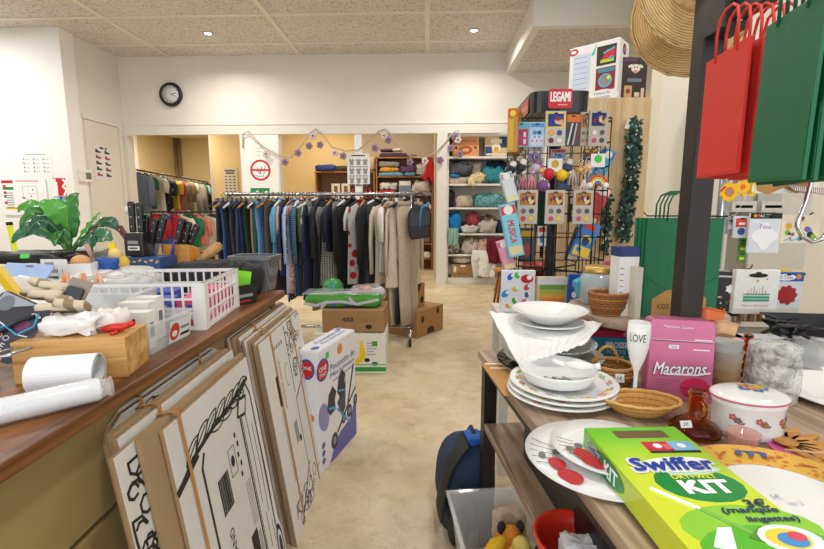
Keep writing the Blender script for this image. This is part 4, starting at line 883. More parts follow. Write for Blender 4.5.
# cellophane wrapped roll
a=at(-22,417,z=ZT+.024); c=at(100,389,z=ZT+.024); t=thing('wrapped_roll','cellophane wrapped white roll lying at the counter front edge','roll',(a.x,a.y,ZT+.025),math.atan2(c.y-a.y,c.x-a.x)); l=(c-a).length
B().lathe([(.0,0),(.021,0),(.022,.005),(.022,l-.005),(.021,l),(0,l)],M('#e9eaec',.3,n=.04),24,RY(pi/2)).build('paper_roll',t)
B().lathe([(.012,-.03),(.0232,.0),(.024,.03),(.0232,l*.3),(.0242,l*.55),(.0234,l*.8),(.024,l-.01),(.016,l+.008),(.02,l+.02)],clear('#f6f8fa',.28),20,RY(pi/2),cap=False,wob=lambda q,z:.02*sin(q*40+z*80)).build('cellophane',t)
# paper roll with coloured inside
a=at(33,377,z=ZT+.036); c=at(98,372,z=ZT+.036); l=(c-a).length*1.02; t=thing('paper_roll','thick white rolled poster with teal print inside, in front of the wooden box','roll',(a.x,a.y,ZT+.0385),math.atan2(c.y-a.y,c.x-a.x))
X=RY(pi/2); b=B(); ls=[]
b.lathe([(.036,0),(.0375,0),(.0375,l),(.036,l),(.036,0)],WHP,36,X,smooth=False,cap=False)
b.build('outer_sheet',t)
b=B(); sheet(36,1,lambda u,v:V((l*(.05+.95*v),(.0345-.012*u)*cos(u*14),(.0345-.012*u)*sin(u*14))),M('#cfd8d8',.5),.0008,b); b.build('inner_sheet',t)
b=B(); sheet(10,1,lambda u,v:V((l*(.965+.04*v),(.033-.0042*u)*cos(1+u*4),(.033-.0042*u)*sin(1+u*4))),M('#2f8a86',.5),.001,b); sheet(4,1,lambda u,v:V((l*(.965+.042*v),(.03)*cos(-1+u*1),(.03)*sin(-1+u*1))),M('#b8443c',.5),.001,b); b.build('printed_edge',t)
b=B(); sheet(6,2,lambda u,v:V((l*(.72+.42*v)-.05*(1-v)*0,-.03-.012*u,-.028-.0075*sin(u*2))),WHP,.001,b); b.build('loose_corner',t)
# wooden box
a=at(24,385,z=ZT); c=at(127,378,z=ZT); wl=(c-a).length; PIN=wood('#b57a36','#ecc27c',0,3.5,.4); t=thing('wooden_box','varnished pine box with sliding lid on the counter','box',(a.x-.02,a.y,ZT),math.atan2(c.y-a.y,c.x-a.x)); D_=.13; hb_=.092; wl+=.02
B().box(0,wl,0,.008,0,hb_,PIN).box(0,wl,D_-.008,D_,0,hb_,PIN).box(0,.008,.008,D_-.008,0,hb_,PIN).box(wl-.008,wl,.008,D_-.008,0,hb_-.007,PIN).box(.008,wl-.008,.008,D_-.008,0,.006,PIN).build('body',t,bev=.0012)
B().box(.009,wl+.001,.0085,D_-.0085,hb_-.006,hb_-.001,PIN).build('sliding_lid',t)
TW=(t.location.copy(),t.rotation_euler[2],wl,hb_)
def onbox(x,y): return TW[0]+Mx.Rotation(TW[1],3,'Z')@V((x,y,TW[3]+.0005))
p=onbox(wl-.035,.05); t=thing('red_toy','small red plastic toy on the lid of the pine box','toy',p,.2); RP=M('#cf2a22',.3)
B().tube([(-.03,0,.008),(-.01,.0,.012),(.012,0,.012),(.03,.004,.016)],[.006,.009,.009,.006],RP).ball((.032,.004,.019),.008,RP).build('body',t)
for s in (-1,1): B().tube([(.0,0,.01),(.006,s*.016,.004),(.0,s*.026,.003)],.004,RP,6).build('arm',t)
B().ball((.036,.004,.025),.004,BLK,seg=8).build('cap',t)
b=lump(.125,.085,.05,M('#f1f0ef',.9,bp=.5,s=50),3,.7,7,b=None); one(b,'cotton_bundle','white bundle of cotton lying on the pine box','cloth',onbox(.095,.065),.3)
p=onbox(.155,.09); b=lump(.08,.07,.05,M('#ece5dd',.9,bp=.5,s=50),5,.6,6); one(b,'cotton_bundle','round white and peach bundle at the right of the cotton on the pine box','cloth',p)
# blister pack with headset, on a wire stand
p=at(-2,382,y=.86); t=thing('wire_stand','bent chrome wire stand at the left edge of the counter','stand',(p.x,.86,ZT),.2); 
for k in range(3): B().tube([(-.09+.035*k,.03,.004),(-.07+.035*k,-.02,.004),(-.055+.035*k,-.04,.05),(-.03+.035*k,-.04,.085),(.0+.035*k,.0,.09)],.0035,CHR,8).build('wire',t)
B().tube([(-.09,-.03,.07),(.06,-.045,.088)],.0035,CHR,8).build('cross_wire',t)
p=at(8,327,y=.93); t=thing('headset_pack','dark cardboard blister pack with blue cable leaning at the left of the counter','pack',p,.15,None,(-.45,.5)); t.scale=(.72,.72,.72)
b=B(); b.prism(rrect(.15,.19,.02),-.001,.001,M('#2b2730',.35),RX(pi/2)); b.build('card',t)
f=face((0,-.0012,0)); m=B(); m.prism([(-.07,.03),(.03,.09),(-.07,.09)],0,.0005,M('#9aa0a8'),f); m.dot(f,-.045,.06,.02,M('#6f747c'),.025,l=2); m.dot(f,.03,.02,.02,M('#6b3355')); m.line(f,[(-.07,.03),(-.03,.005),(.03,-.01),(.06,-.005)],.004,M('#d8dce2'),2)
for k in range(4): m.dot(f,-.045+.02*k,-.03,.008,M('#e5e5e5')).dot(f,-.045+.02*k,-.03,.006,[M('#2b2730'),M('#2f7f4a'),M('#b23'),M('#2b2730')][k],l=2)
m.text(f,'CE',.01,-.055,.018,M('#e5e5e5')); m.mark(f,-.07,-.09,-.03,-.055,M('#d5d8dc')); m.build('print',t)
m=B(); m.dot(face((.045,-.0012,.06)),0,0,.014,M('#d9dde0'),.006); m.build('hang_hole',t)
b=B(); b.tube([(.045,-.006,.06),(.02,-.014,.03),(-.01,-.014,-.03),(-.05,-.01,-.085)],.006,M('#1a1c20',.4)); b.build('headset_arm',t)
b=B(); b.tube([(.05,-.008,.07),(.065,-.018,.03),(.04,-.02,-.01),(.0,-.018,.0),(-.04,-.012,-.04),(.0,-.018,-.07),(.03,-.012,-.1),(.0,-.01,-.12)],.0026,M('#23a0d0',.4),6); b.build('cable',t)
# clear tray with white packages
a=at(152,357,z=ZT); c=at(190,338,z=ZT); an=math.atan2(c.y-a.y,c.x-a.x); CP=clear('#f2f5f7',.3,.15)
t=thing('clear_tray','clear plastic storage tray of white packets at the counter edge','tray',(a.x,a.y,ZT),an); L_=(c-a).length+.02; wd=.24; hh=.085
def openbox(L_,wd,hh,mat,th=.003,tp=.012,parent=None,name='tub',rim=.006):
    b=B(); 
    def ring(z,o): return [(-o,-o,z),(L_+o,-o,z),(L_+o,wd+o,z),(-o,wd+o,z)]
    b.loops([ring(0,-tp),ring(hh,0),ring(hh,rim),ring(hh-.006,rim),ring(hh-.006,.001)],mat,cap=(True,False),smooth=False); b.loops([ring(.003,-tp-th),ring(hh-.001,-th)],mat,cap=(True,False),smooth=False); return b.build(name,parent)
openbox(L_,wd,hh,CP,parent=t)
f=face((L_*.62,-.0085+.002,hh*.5),(1,0,0),(0,-.14,1)); m=B(); m.mark(f,-.05,-.03,.05,.03,M('#dfe3e6',.4)); m.dot(f,-.028,0,.022,M('#c9302c',.4),.025,l=2); m.dot(f,-.028,-.006,.012,M('#f3e6d8'),.009,l=3); m.mark(f,0,-.02,.045,-.012,INK,l=2).mark(f,0,.0,.04,.008,M('#7a7f86'),l=2); m.build('label_sticker',t)
def put(t0,x,y,z): return t0.location+Mx.Rotation(t0.rotation_euler[2],3,'Z')@V((x,y,z))
for k,(x,y,hh2,tl,l_) in enumerate(((.05,.06,.1,.25,'white packet with tiny print standing at the near end of the clear tray'),(.10,.09,.115,.2,'white packet with tiny print in the middle of the clear tray'),(.15,.1,.12,.15,'white packet with tiny print at the far end of the clear tray'))):
    b=B(); b.box(-.02,.02,-.03,.05,0,hh2,M('#ece9e3',.5,n=.03)); f=face((0,-.0302,hh2/2)); b.mark(f,-.01,-.02,.01,.02,M('#777')); f=face((.0203,.01,hh2/2),(0,1,0)); b.mark(f,-.02,-.03,.02,-.02,M('#999')).mark(f,-.02,.0,.0,.015,M('#666'))
    one(b,'white_packet',l_,'packet',put(t,x,y,.0075),an+.1,tilt=None)
# second clear tub behind, upright sheet of frosted plastic
p=at(97,322,y=1.22); t=thing('frosted_tub','frosted white plastic tub behind the pine box','tub',(p.x-.06,1.22,ZT),.02); openbox(.17,.12,.14,clear('#f1f4f6',.55,.3),parent=t,name='tub')
# white lattice crate
a=at(206,330,z=ZT); c=at(239,306,z=ZT); an=math.atan2(c.y-a.y,c.x-a.x); PW=M('#ecebe8',.35,n=.03)
L_=(c-a).length; W_=.43; hh=.15; t=thing('lattice_crate','white plastic lattice crate filled with bits on the counter','crate',(a.x,a.y,ZT),an)
def lattice(b,p0,d,n,L2):
    X=Mx((V(d).normalized(),V((0,0,1)).cross(V(d)).normalized(),V((0,0,1)))).transposed().to_4x4(); X.translation=V(p0)
    th=.006
    for z0,z1 in ((0,.012),(.05,.056),(.095,.101),(.138,.15)): b.box(0,L2,0,th,z0,z1,PW,X)
    b.box(-.003,L2+.003,-.004,th+.003,.141,.15,PW,X)
    for k in range(n+1): x=(L2-.006)*k/n; b.box(x,x+.006,.0005,th-.0005,.01,.14,PW,X)
    for x in (0,L2-.03): b.box(x,x+.03,-.003,th-.001,0,.148,PW,X)
for nm,(p0,d,n,l2) in dict(a=((0,0,0),(1,0,0),9,L_),b=((L_,0,0),(0,1,0),14,W_),c=((L_,W_,0),(-1,0,0),9,L_),d=((0,W_,0),(0,-1,0),14,W_)).items():
    b=B(); lattice(b,p0,d,n,l2); b.build('lattice_side',t)
B().box(.007,L_-.007,.007,W_-.007,.002,.008,PW).build('base',t)
CRT=t
for k,(x,y,w,d,h,c,l_) in enumerate(((.27,.07,.11,.1,.085,'#e0457e','hot pink box inside the crate near its right end'),(.1,.06,.12,.08,.08,'#e35a8a','pink wrapped pack at the front right corner inside the crate'),(.18,.2,.1,.1,.09,'#2f56b0','blue pack in the middle of the white crate'),(.08,.27,.1,.1,.07,'#c7b7b0','pale mixed packet at the left inside the crate'),(.27,.3,.1,.1,.09,'#dcd8d2','white crumpled packet at the back left inside the crate'),(.06,.16,.09,.09,.085,'#3a66c8','bright blue packet against the front of the crate'),(.1,.36,.1,.08,.075,'#d0a8a0','dusty rose packet at the left end of the crate'))):
    b=B().box(-w/2,w/2,-d/2,d/2,0,h,M(c,.4)); f=face((-w/2-.0003,0,h/2),(0,-1,0)); b.mark(f,-d*.35,-h*.3,d*.2,0,M('#f0eeea')).mark(f,-d*.1,h*.1,d*.4,h*.3,[M('#d9364a'),M('#2f56b0'),M('#e2b13a')][k%3])
    f=face((0,-d/2-.0003,h/2)); b.mark(f,-w*.3,-h*.3,w*.3,.0,M('#f3d5df'))
    one(b,'small_packet',l_,'packet',put(t,x,y,.0095),an+.1*((k%3)-1),bev=.003)
p=put(t,.2,.33,.1); one(lump(.16,.14,.05,clear('#f3f3f5',.5),13,.5),'plastic_bag','crumpled clear bag on top of the crate contents at its left','bag',p)
# brown striped packages heap
kb=['#9b8467','#857054','#b19b7c','#7a674c','#a58f70','#94805f','#8d7a5b','#b7a488']; PN=['topmost','second','third','fourth','fifth','sixth','seventh','lowest']
for k in range(8):
    px=[46,57,68,48,62,40,71,55][k]; py=[289,291,296,299,304,297,309,312][k]; p=at(px,py,y=1.03+.015*(k%3)-.008*k)
    b=lump(.075,.05,.02,bands(kb[k],'#d3c4a8',5+k*.5,k%2,.5,.6),130+k,.25,4,.4,16)
    one(b,'soap_packet',f'taupe paper packet with pale band, {PN[k]} of the slanted heap left of the frosted tub','packet',p,.3+.2*(k%3),'taupe packets heaped left of the frosted tub',tilt=(-.5+.15*(k%2),.35-.1*(k%4)))
b=lump(.30,.2,.125,M('#e9e7e4',.6,bp=.4),17,.35,4); p=at(52,320,y=1.2); one(b,'plastic_bag','big crumpled white carrier bag under the taupe packets','bag',(p.x,1.22,ZT))
# phone case blister
p=at(73,297,y=1.02); t=thing('phone_case_pack','clear hanging pack with a black phone case leaning left of the frosted tub','pack',p,.1,None,(-.35,.3)); B().prism([(-.025,-.04),(.025,-.04),(.03,.045),(-.02,.045)],-.001,.001,M('#8f8274',.4),RX(pi/2)).build('card',t); B().prism(rrect(.036,.055,.007),.0015,.009,M('#23262b',.3),T(.002,0,-.003)@RX(pi/2)).build('phone_case',t); B().prism([(-.022,-.047),(.02,-.047),(.02,-.0405),(-.022,-.0405)],0,.002,M('#b8242c'),RX(pi/2)).build('red_tab',t)
# rear heap (support bags, flat packs)
b=lump(.62,.4,.16,M('#e6e5e2',.55,bp=.4),23,.3,4); one(b,'plastic_bag','large heap of white carrier bags at the left rear of the counter','bag',(-1.38,1.68,ZT))
p=at(2,285,y=1.25); one(lump(.14,.2,.18,M('#e4e3e0',.5,bp=.4),29,.3),'plastic_bag','white bag at the far left behind the headset pack','bag',(p.x-.06,1.3,ZT))
p=at(26,273,y=1.4); t=thing('blue_pack','pale blue flat hanging pack lying on the white bags','pack',(p.x,1.4,p.z),.35,None,(.55,.1)); B().box(-.065,.065,-.045,.045,-.004,.004,M('#9fb9e0',.4)).build('card',t,bev=.002); m=B(); f=face((0,0,.0042),(1,0,0),(0,1,0)); m.dot(f,0,.03,.012,M('#5a6a86'),.005); m.line(f,[(-.01,-.02),(.04,-.035)],.008,M('#f2f2f2'),1); m.build('print',t)
p=at(30,258,y=1.75); one(lump(.36,.2,.05,M('#17171a',.4,bp=.4),31,.5,5,sq=.4),'black_bag','flat glossy black bag with a green tag on the rear heap','bag',(p.x,1.8,p.z-.02))
p=at(23,259,y=1.66); one(B().prism(rrect(.03,.02,.006),-.002,.002,M('#38c03a',.4)),'green_tag','small bright green tag on the flat black bag','tag',(p.x,1.67,p.z+.01),.3,tilt=(.9,0))
p=at(13,268,y=1.5); one(B().ball((0,0,0),.045,M('#d9a870',.7),sz=.5),'peach_sponge','peach coloured sponge poking out at the left of the pale blue pack','sponge',(p.x,1.5,p.z-.01))
p=at(4,288,y=1.1); one(B().prism(rrect(.02,.12,.006),-.01,.01,M('#e6c01a',.35),RX(pi/2)),'yellow_tool','yellow and black tool handle at the left edge of the counter','tool',(p.x,1.12,p.z),0,tilt=(0,-.6))
p=at(58,268,y=1.55); one(B().box(-.05,.05,-.04,.04,0,.07,M('#3b3c40',.4)),'dark_box','dark grey little box behind the pale blue pack','box',(p.x-.04,1.58,p.z-.055),.1,bev=.003)
p=at(59,267,y=1.55); b=B().box(-.045,.045,-.002,.002,-.03,.03,M('#ecebe6')); f=face((0,-.0022,0)); b.mark(f,-.03,.005,.0,.02,M('#99a')).mark(f,-.01,-.018,.03,-.005,M('#99a')); one(b,'paper_card','small white printed card standing beside the dark grey box','card',(p.x,1.53,p.z),.05)
t=thing('white_tray','open white tray with peach sticks before the plant','tray',(at(88,290,y=1.4).x,1.4,at(88,290,y=1.4).z-.02),.05)
B().prism(rrect(.19,.09,.012),0,.03,M('#eeeceb',.35)).build('tray',t,bev=.004)
for k in range(6):
    b=B(); b.tube([(0,0,0),(.012*(-1)**k,.008,.045)],.006,M(['#e0894e','#d9a184','#e3b493'][k%3],.45),8); one(b,'peach_stick',f'peach coloured tube stick, {ORD[k]} from the left in the white tray','stick',(t.location.x-.07+.027*k,1.38,t.location.z+.031),0,'peach sticks in the white tray')
p=at(81,262,y=1.6); one(B().ball((0,0,0),.033,M('#dda36a',.6),sz=.8),'peach_ball','peach coloured ball in an open white box near the plant','ball',(p.x,1.6,p.z))
t=thing('white_carton','small open white carton holding the peach ball','box',(p.x+.01,1.57,p.z-.055),.35); B().box(-.05,.05,-.03,-.026,0,.055,M('#ecebea',.5)).box(-.05,.05,.05,.054,0,.05,M('#ecebea',.5)).box(-.05,-.046,-.026,.05,0,.055,M('#ecebea',.5)).box(.046,.05,-.026,.05,0,.055,M('#ecebea',.5)).box(-.046,.046,-.026,.05,0,.003,M('#ecebea',.5)).build('body',t)
p=at(104,262,y=1.65); one(lump(.085,.06,.05,M('#2456a8',.6),37,.4),'blue_glove','bright blue crumpled glove right of the peach ball','glove',(p.x,1.66,p.z-.03))
p=at(94,254,y=1.62); t=thing('boot_knife','slim grey and brown tool standing upright beside the blue glove','tool',(p.x,1.62,p.z-.06),0,None,(0,-.2)); B().tube([(0,0,0),(-.0,0,.05)],.01,M('#77736c',.5),8).build('sheath',t); B().tube([(-.0,0,.051),(-.006,0,.1)],[.007,.009],M('#b59a83',.6),8).build('handle',t)
# doll and grey disc, blue leaf box, knife blocks
p=at(116,263,y=1.72); t=thing('chick_toy','soft yellow chick toy lying left of the black knife block','toy',(p.x,1.74,p.z-.02)); Y1=M('#e8c35a',.9,bp=.4); B().ball((0,0,.02),.036,Y1,sz=.85).build('body',t); B().ball((-.0,-.02,.055),.024,M('#f0d384',.9)).build('head',t); B().prism([(-.03,0),(.0,0),(-.005,.05),(-.03,.045)],-.004,.004,M('#f0d020',.6),T(-.02,.02,.05)@RX(pi/2)).build('wing',t)
p=at(143,270,y=1.82); x0=at(126,262,y=1.82).x; x1=at(160,262,y=1.82).x; zt=at(140,257.5,y=1.82).z
t=thing('leaf_box','blue storage box patterned with yellow leaves under the black knife block','box',((x0+x1)/2,1.82,ZT)); w=(x1-x0); h=zt-ZT
B().box(-w/2,w/2,0,.13,0,h,M('#2f4f86',.5)).build('body',t,bev=.003); m=B(); f=face((0,-.0003,h))
for k in range(11): m.dot(f,-w/2+.012+(k%6)*.024,-.012-.03*(k//6)-.006*(k%2),.009,M('#d8ab4a'),.0045,rot=.6*(k%3)-.5,seg=8)
m.build('leaf_pattern',t)
KBK=M('#18181a',.35); RIV=M('#c9ccd0',.25,.9)
def kblock(name,label,loc,rz,bw,bd,bh,mat,n,hl,tilt=.12,cols=KBK,ll=True,lean=0):
    t=thing(name,label,'knife block',loc,rz)
    b=B().prism([(0,0),(bd,0),(bd,bh*.8),(0,bh)],-bw/2,bw/2,mat,Mx(((0,0,1,0),(1,0,0,0),(0,1,0,0),(0,0,0,1)))); b.build('block',t,bev=.004)
    if ll: m=B(); f=face((0,-.0004,bh*.45)); m.mark(f,-bw*.3,-.018,bw*.3,.0,M('#e6e4e0')).mark(f,-bw*.25,-.012,bw*.2,-.006,INK,l=2).mark(f,-bw*.3,.008,bw*.25,.022,M('#8d8f92')); m.build('label_sticker',t)
    return t
def knife(label,loc,rz,l,w=.012,tilt=(0,0),group='knives in the blocks',mat=None):
    t=thing('kitchen_knife',label,'knife',loc,rz,group,tilt)
    ho=B().prism([(-w,0),(w,0),(w*1.1,l*.5),(w*1.25,l*.93),(w*.9,l),(-w*.8,l),(-w*1.0,l*.9),(-w*.85,l*.5)],-.009,.009,mat or KBK,RX(pi/2)).build('handle',t,bev=.004)
    m=B()
    for k in (.18,.5,.82): m.cyl(.0035,-.0096,.0096,RIV,T(0,0,l*k)@RX(pi/2),10)
    m.build('rivets',ho); B().box(-w*.7,w*.7,-.001,.001,-.05,-.0005,RIV).build('blade',t); return t
zb_=zt+.001; xb_=at(134,250,y=1.84).x
kblock('knife_block','black slanted knife block with a white sticker on the leaf box',(xb_,1.84,zb_),0,.082,.09,.1,KBK,2,.13)
knife('black riveted knife handle on the left of the black knife block',(xb_-.02,1.875,zb_+.101),0,.13,.012); knife('black riveted knife handle on the right of the black knife block',(xb_+.018,1.87,zb_+.101),0,.125,.012)
p=at(128,209,y=1.9); one(B().ball((0,0,0),.035,M('#e9e6e0',.6),sz=.7),'white_cup','white rounded cup peeking out above the black knife handles','cup',(p.x-.01,1.95,p.z-.005))
xs=at(152,250,y=1.88).x
for k,(px,py,l,tl,lab) in enumerate(((147,258,.125,.12,'dark knife handle with a collar right behind the black knife block'),(151,257,.11,.28,'curved black knife handle leaning right beside the leaf box'),(157,257,.12,.3,'longest curved black knife handle leaning right above the leaf box'))):
    p=at(px,py,y=1.9); knife(lab,(p.x,1.89+.012*k,zb_+.052),0,l,.013,(0,tl))
p=at(115,240,y=1.84); knife('red-brown wooden knife handle leaning left of the black block',(p.x+.03,1.9,p.z-.03),0,.1,.011,(0,-.55),mat=M('#5a231c',.35))
xa_=at(176,262,y=1.95).x; zo=at(176,268,y=1.95).z
one(B().box(-.08,.11,0,.16,0,zo-ZT-.0035,M('#a88457',.8)),'cardboard_box','plain carton hidden under the orange knife block behind the crate','box',(xa_,1.95,ZT),0,bev=.003)
t=kblock('knife_block','orange wooden knife block lying tilted behind the white crate',(xa_,1.955,zo),0,.12,.09,.105,wood('#c98236','#dd9a4a',0,7.,.4),3,.1,ll=False)
for k,(px,py,l,tl,lab) in enumerate(((178,245,.125,.28,'big black three-rivet knife handle in the orange block, left one'),(183,246,.11,.3,'black three-rivet knife handle in the orange block, middle one'),(187,249,.1,.42,'smaller black three-rivet knife handle in the orange block, right one'))):
    p=at(px,py,y=1.98); knife(lab,(p.x,1.965+.02*k,zo+.1),0,l,.013,(0,tl))
p=at(163,262,y=1.85); one(B().tube([(0,0,0),(.012,0,.06),(.02,0,.1)],[.008,.007,.004],M('#3b3f9a',.4),8),'blue_pen','indigo pen standing upright left of the orange block','pen',(p.x-.01,1.93,p.z-.01))
# rolling pin
p=at(198,262,y=2.0); q=at(220,245,y=2.05); t=thing('rolling_pin','wooden rolling pin resting on the black bag','rolling pin',p,0); d=q-p
B().tube([(0,0,0),d],.021,wood('#b5814d','#d1a36b',2,6.,.5),16).build('barrel',t); B().tube([d,d*1.06],.012,wood('#b5814d','#d1a36b',2,6.,.5),12).build('handle',t)
# black bag draped behind the crate, green sheet, small black box, grey basket
p=at(205,275,y=1.84); one(lump(.44,.17,.17,M('#202024',.6,bp=.5),41,.28,4,sq=.5),'black_bag','black fabric bag slumped behind the white crate','bag',(p.x,1.9,ZT))
p=at(237,272,y=1.78); one(lump(.13,.12,.13,M('#1a1a1d',.55,bp=.5),43,.4,4,sq=.6),'black_bag','end of black bag beside the green sheet at the crate corner','bag',(at(232,272,y=1.84).x,1.86,ZT+.04))
a=at(236,307,z=ZT); c=at(262,303,z=ZT); t=thing('black_box','small black open box with red lettering at the counter edge','box',(a.x-.005,a.y,ZT),math.atan2(c.y-a.y,c.x-a.x)+.2); L_=.115
openbox(L_,.13,.08,M('#26262a',.45),parent=t,name='body',tp=.008,rim=.003); f=face((L_*.5,-.0022+.007-.001,.03),(1,0,0),(0,-.1,1)); m=B(); m.mark(f,-.03,-.02,.02,-.012,M('#b02a2c')).mark(f,-.035,.0,.03,.012,M('#9a9a9e')); m.build('lettering',t)
BB=t
p=put(t,.06,.07,.006); t=thing('green_card','bright green card standing in the small black box','card',p,.0,None,(-.15,.12)); b=B(); sheet(6,4,lambda u,v:V((-.045+.09*u,.006*sin(u*3),.125*v)),M('#7fd321',.5),.0015,b); b.build('sheet',t)
a=at(240,294,z=ZT); c=at(272,291,z=ZT); t=thing('grey_basket','tall grey woven plastic basket at the far end of the counter','basket',((a.x+c.x)/2-.02,2.06,ZT),-.08)
GB=bands('#6d7076','#4b4e54',30,2,.5,.5,'#8a8d92',0); n=28
def sup(w,d,z): return [(w/2*math.copysign(abs(cos(q))**.35,cos(q)),d/2*math.copysign(abs(sin(q))**.35,sin(q)),z) for q in [2*pi*k/n for k in range(n)]]
B().loops([sup(.15,.11,.001),sup(.2,.16,.158),sup(.185,.145,.158),sup(.14,.10,.006)],GB,cap=(True,True),smooth=False).build('woven_body',t)
b=B(); b.loops([sup(.199,.159,.150),sup(.212,.172,.150),sup(.212,.172,.166),sup(.183,.143,.166),sup(.183,.143,.1585)],GB,cap=(False,False),smooth=False); b.build('rim',t)
# ---- plant
p=at(73,250,y=2.02); t=thing('potted_plant','broad leaved green plant in a pot behind the heap on the counter','plant',(p.x,2.0,ZT)); zp=p.z-ZT
B().lathe([(0,0),(.075,0),(.1,zp-.02),(.105,zp-.02),(.105,zp),(.094,zp),(.09,zp-.03),(0,zp-.03)],M('#cfcac0',.5),28).build('pot',t); B().cyl(.09,zp-.0295,zp-.022,M('#3a2a1c',.95,bp=.6),seg=24).build('soil',t)
def mat_leaf(c):
    mt,nt,b=newmat('leaf'); co=coords(nt); w=N(nt,'ShaderNodeTexNoise',Scale=9.,Detail=3.); L(nt,co,w.inputs['Vector']); c=lin(c)
    L(nt,mix(nt,w.outputs[0],rgba(c,.7),rgba(c,1.3)),b.inputs['Base Color']); b.inputs['Roughness'].default_value=.3; return mt
LG=[mat_leaf('#3d7f3c'),mat_leaf('#58a545'),mat_leaf('#2b5c45'),mat_leaf('#3a7050')]; STM=M('#5f8a3a',.5); RIB_=M('#7fb04f',.5)
def leaf(tip,base_,wd,mat,bow=.05,roll=0,mid=None):
    """leaf blade from pixel points: base_ -> mid -> tip, at depth 2.0 + per point dy"""
    o=V(t.location); P=[V((0,0,zp-.03)),at(*base_[:2],y=2.0+base_[2])-o,at(*mid[:2],y=2.0+mid[2])-o,at(*tip[:2],y=2.0+tip[2])-o]
    def bz(s): # quadratic through base..tip
        a,m_,c=P[1],P[2],P[3]; return a*(1-s)**2+ (m_*2-(a+c)*.5)*2*s*(1-s)+c*s*s
    b=B(); b.tube([P[0],P[0]*.4+P[1]*.6+V((0,0,.01)),P[1]],[.007,.005,.004],STM,8); b.build('stem',t)
    def fn(u,v):
        c=bz(u); d=(bz(min(1,u+.02))-bz(max(0,u-.02))).normalized(); s=d.cross(V((sin(roll),-cos(roll)*.75,.65))).normalized()
        n_=d.cross(s); w_=wd*1.3*(sin(pi*(u*.93+.05))**.75)*(1-.25*u); k=(v-.5)*2
        return c+s*(k*w_)+n_*(-bow*abs(k)*w_*4*.3+.004*sin(u*26)*abs(k))
    lb=B(); sheet(18,8,fn,mat,.0012,lb); lo=lb.build('leaf',t)
    r=B(); r.tube([bz(s/10)+V((0,-.0025,.002)) for s in range(10)],[.0028-.0002*k for k in range(10)],RIB_,5); r.build('midrib',lo)
for a in (((78,193,.02),(72,238,0),.05,LG[0],.05,.1,(68,213,-.01)),((38,204,-.05),(70,232,0),.045,LG[1],.05,.5,(56,209,-.04)),((20,228,-.1),(64,240,0),.03,LG[0],.05,.3,(40,212,-.06)),((27,236,-.12),(64,240,-.02),.03,LG[2],.05,.4,(44,221,-.09)),
    ((100,213,.0),(78,240,0),.022,LG[1],.05,-.3,(90,224,0)),((120,232,.02),(82,240,.02),.03,LG[2],.05,-.4,(104,222,.03)),((112,240,-.05),(80,245,0),.04,LG[3],.05,-.3,(98,236,-.03)),((12,243,.0),(62,244,.02),.038,LG[3],.05,.4,(36,228,.04)),((55,246,-.1),(70,246,-.02),.03,LG[0],.05,.2,(58,232,-.05)),((92,252,-.06),(76,246,-.02),.03,LG[2],.05,-.2,(88,240,-.05)),((18,212,.05),(56,240,.05),.035,LG[1],.05,.3,(34,208,.05))): leaf(*a)
# yellow handled broom behind the counter
p=at(9,222,y=2.5); q=at(15,250,y=2.5); d=(q-p); k=p.z/(-d.z); one(B().tube([(0,0,0),p-(p+d*k)],.014,M('#d8e01c',.35),10).tube([(p-(p+d*k))*.985,(p-(p+d*k))*1.0],.0155,BLK,10),'broom_handle','bright yellow broom handle with black tip behind the plant','broom',(p+d*k))
p=at(40,252,y=2.0); one(B().box(-.06,.06,-.03,.03,0,.03,M('#2d78b8',.4)),'blue_case','blue plastic case just left of the plant stem','case',(p.x,1.92,p.z-.03),.1,bev=.006)
p=at(105,250,y=2.02); one(lump(.12,.12,.14,M('#a49d92',.8,bp=.4),47,.3),'grey_bag','grey fabric pouch between plant and black knife block','pouch',(p.x,2.04,ZT+.06))
# ================= RIGHT TABLE AND ITS GOODS =================
ZB=.75; A_=at(478,350,z=ZB); Bn=at(630,549,z=ZB); du=(A_-Bn).normalized(); TA=math.atan2(du.y,du.x)-pi/2   # local Y = away
WT=wood('#755a45','#c2aa8f',1,3.,.4); MET=M('#2a2421',.4,.3)
t=thing('display_table','wood topped display table with dark metal legs and a lower shelf','table',(A_.x,A_.y,0),TA)
TWD=1.75; TD=1.45
B().box(0,TWD,-TD,0,ZB-.028,ZB,WT).build('tabletop',t,bev=.002)
for x,y in ((.012,-.06),(TWD-.06,-.06),(.012,-TD+.02),(TWD-.06,-TD+.02)): B().box(x,x+.045,y,y+.045,0,ZB-.029,MET).build('leg',t)
b=B(); b.box(.06,TWD-.06,-.05,-.02,ZB-.07,ZB-.03,MET).box(.02,.05,-TD+.07,-.065,ZB-.07,ZB-.03,MET); b.build('rail',t)
LSZ=zpy(427,at(480,427,z=.53).y)  # lower shelf height
TWf=TA
def tl(x,y,z=0): return V((A_.x,A_.y,0))+Mx.Rotation(TA,3,'Z')@V((x,y,z))
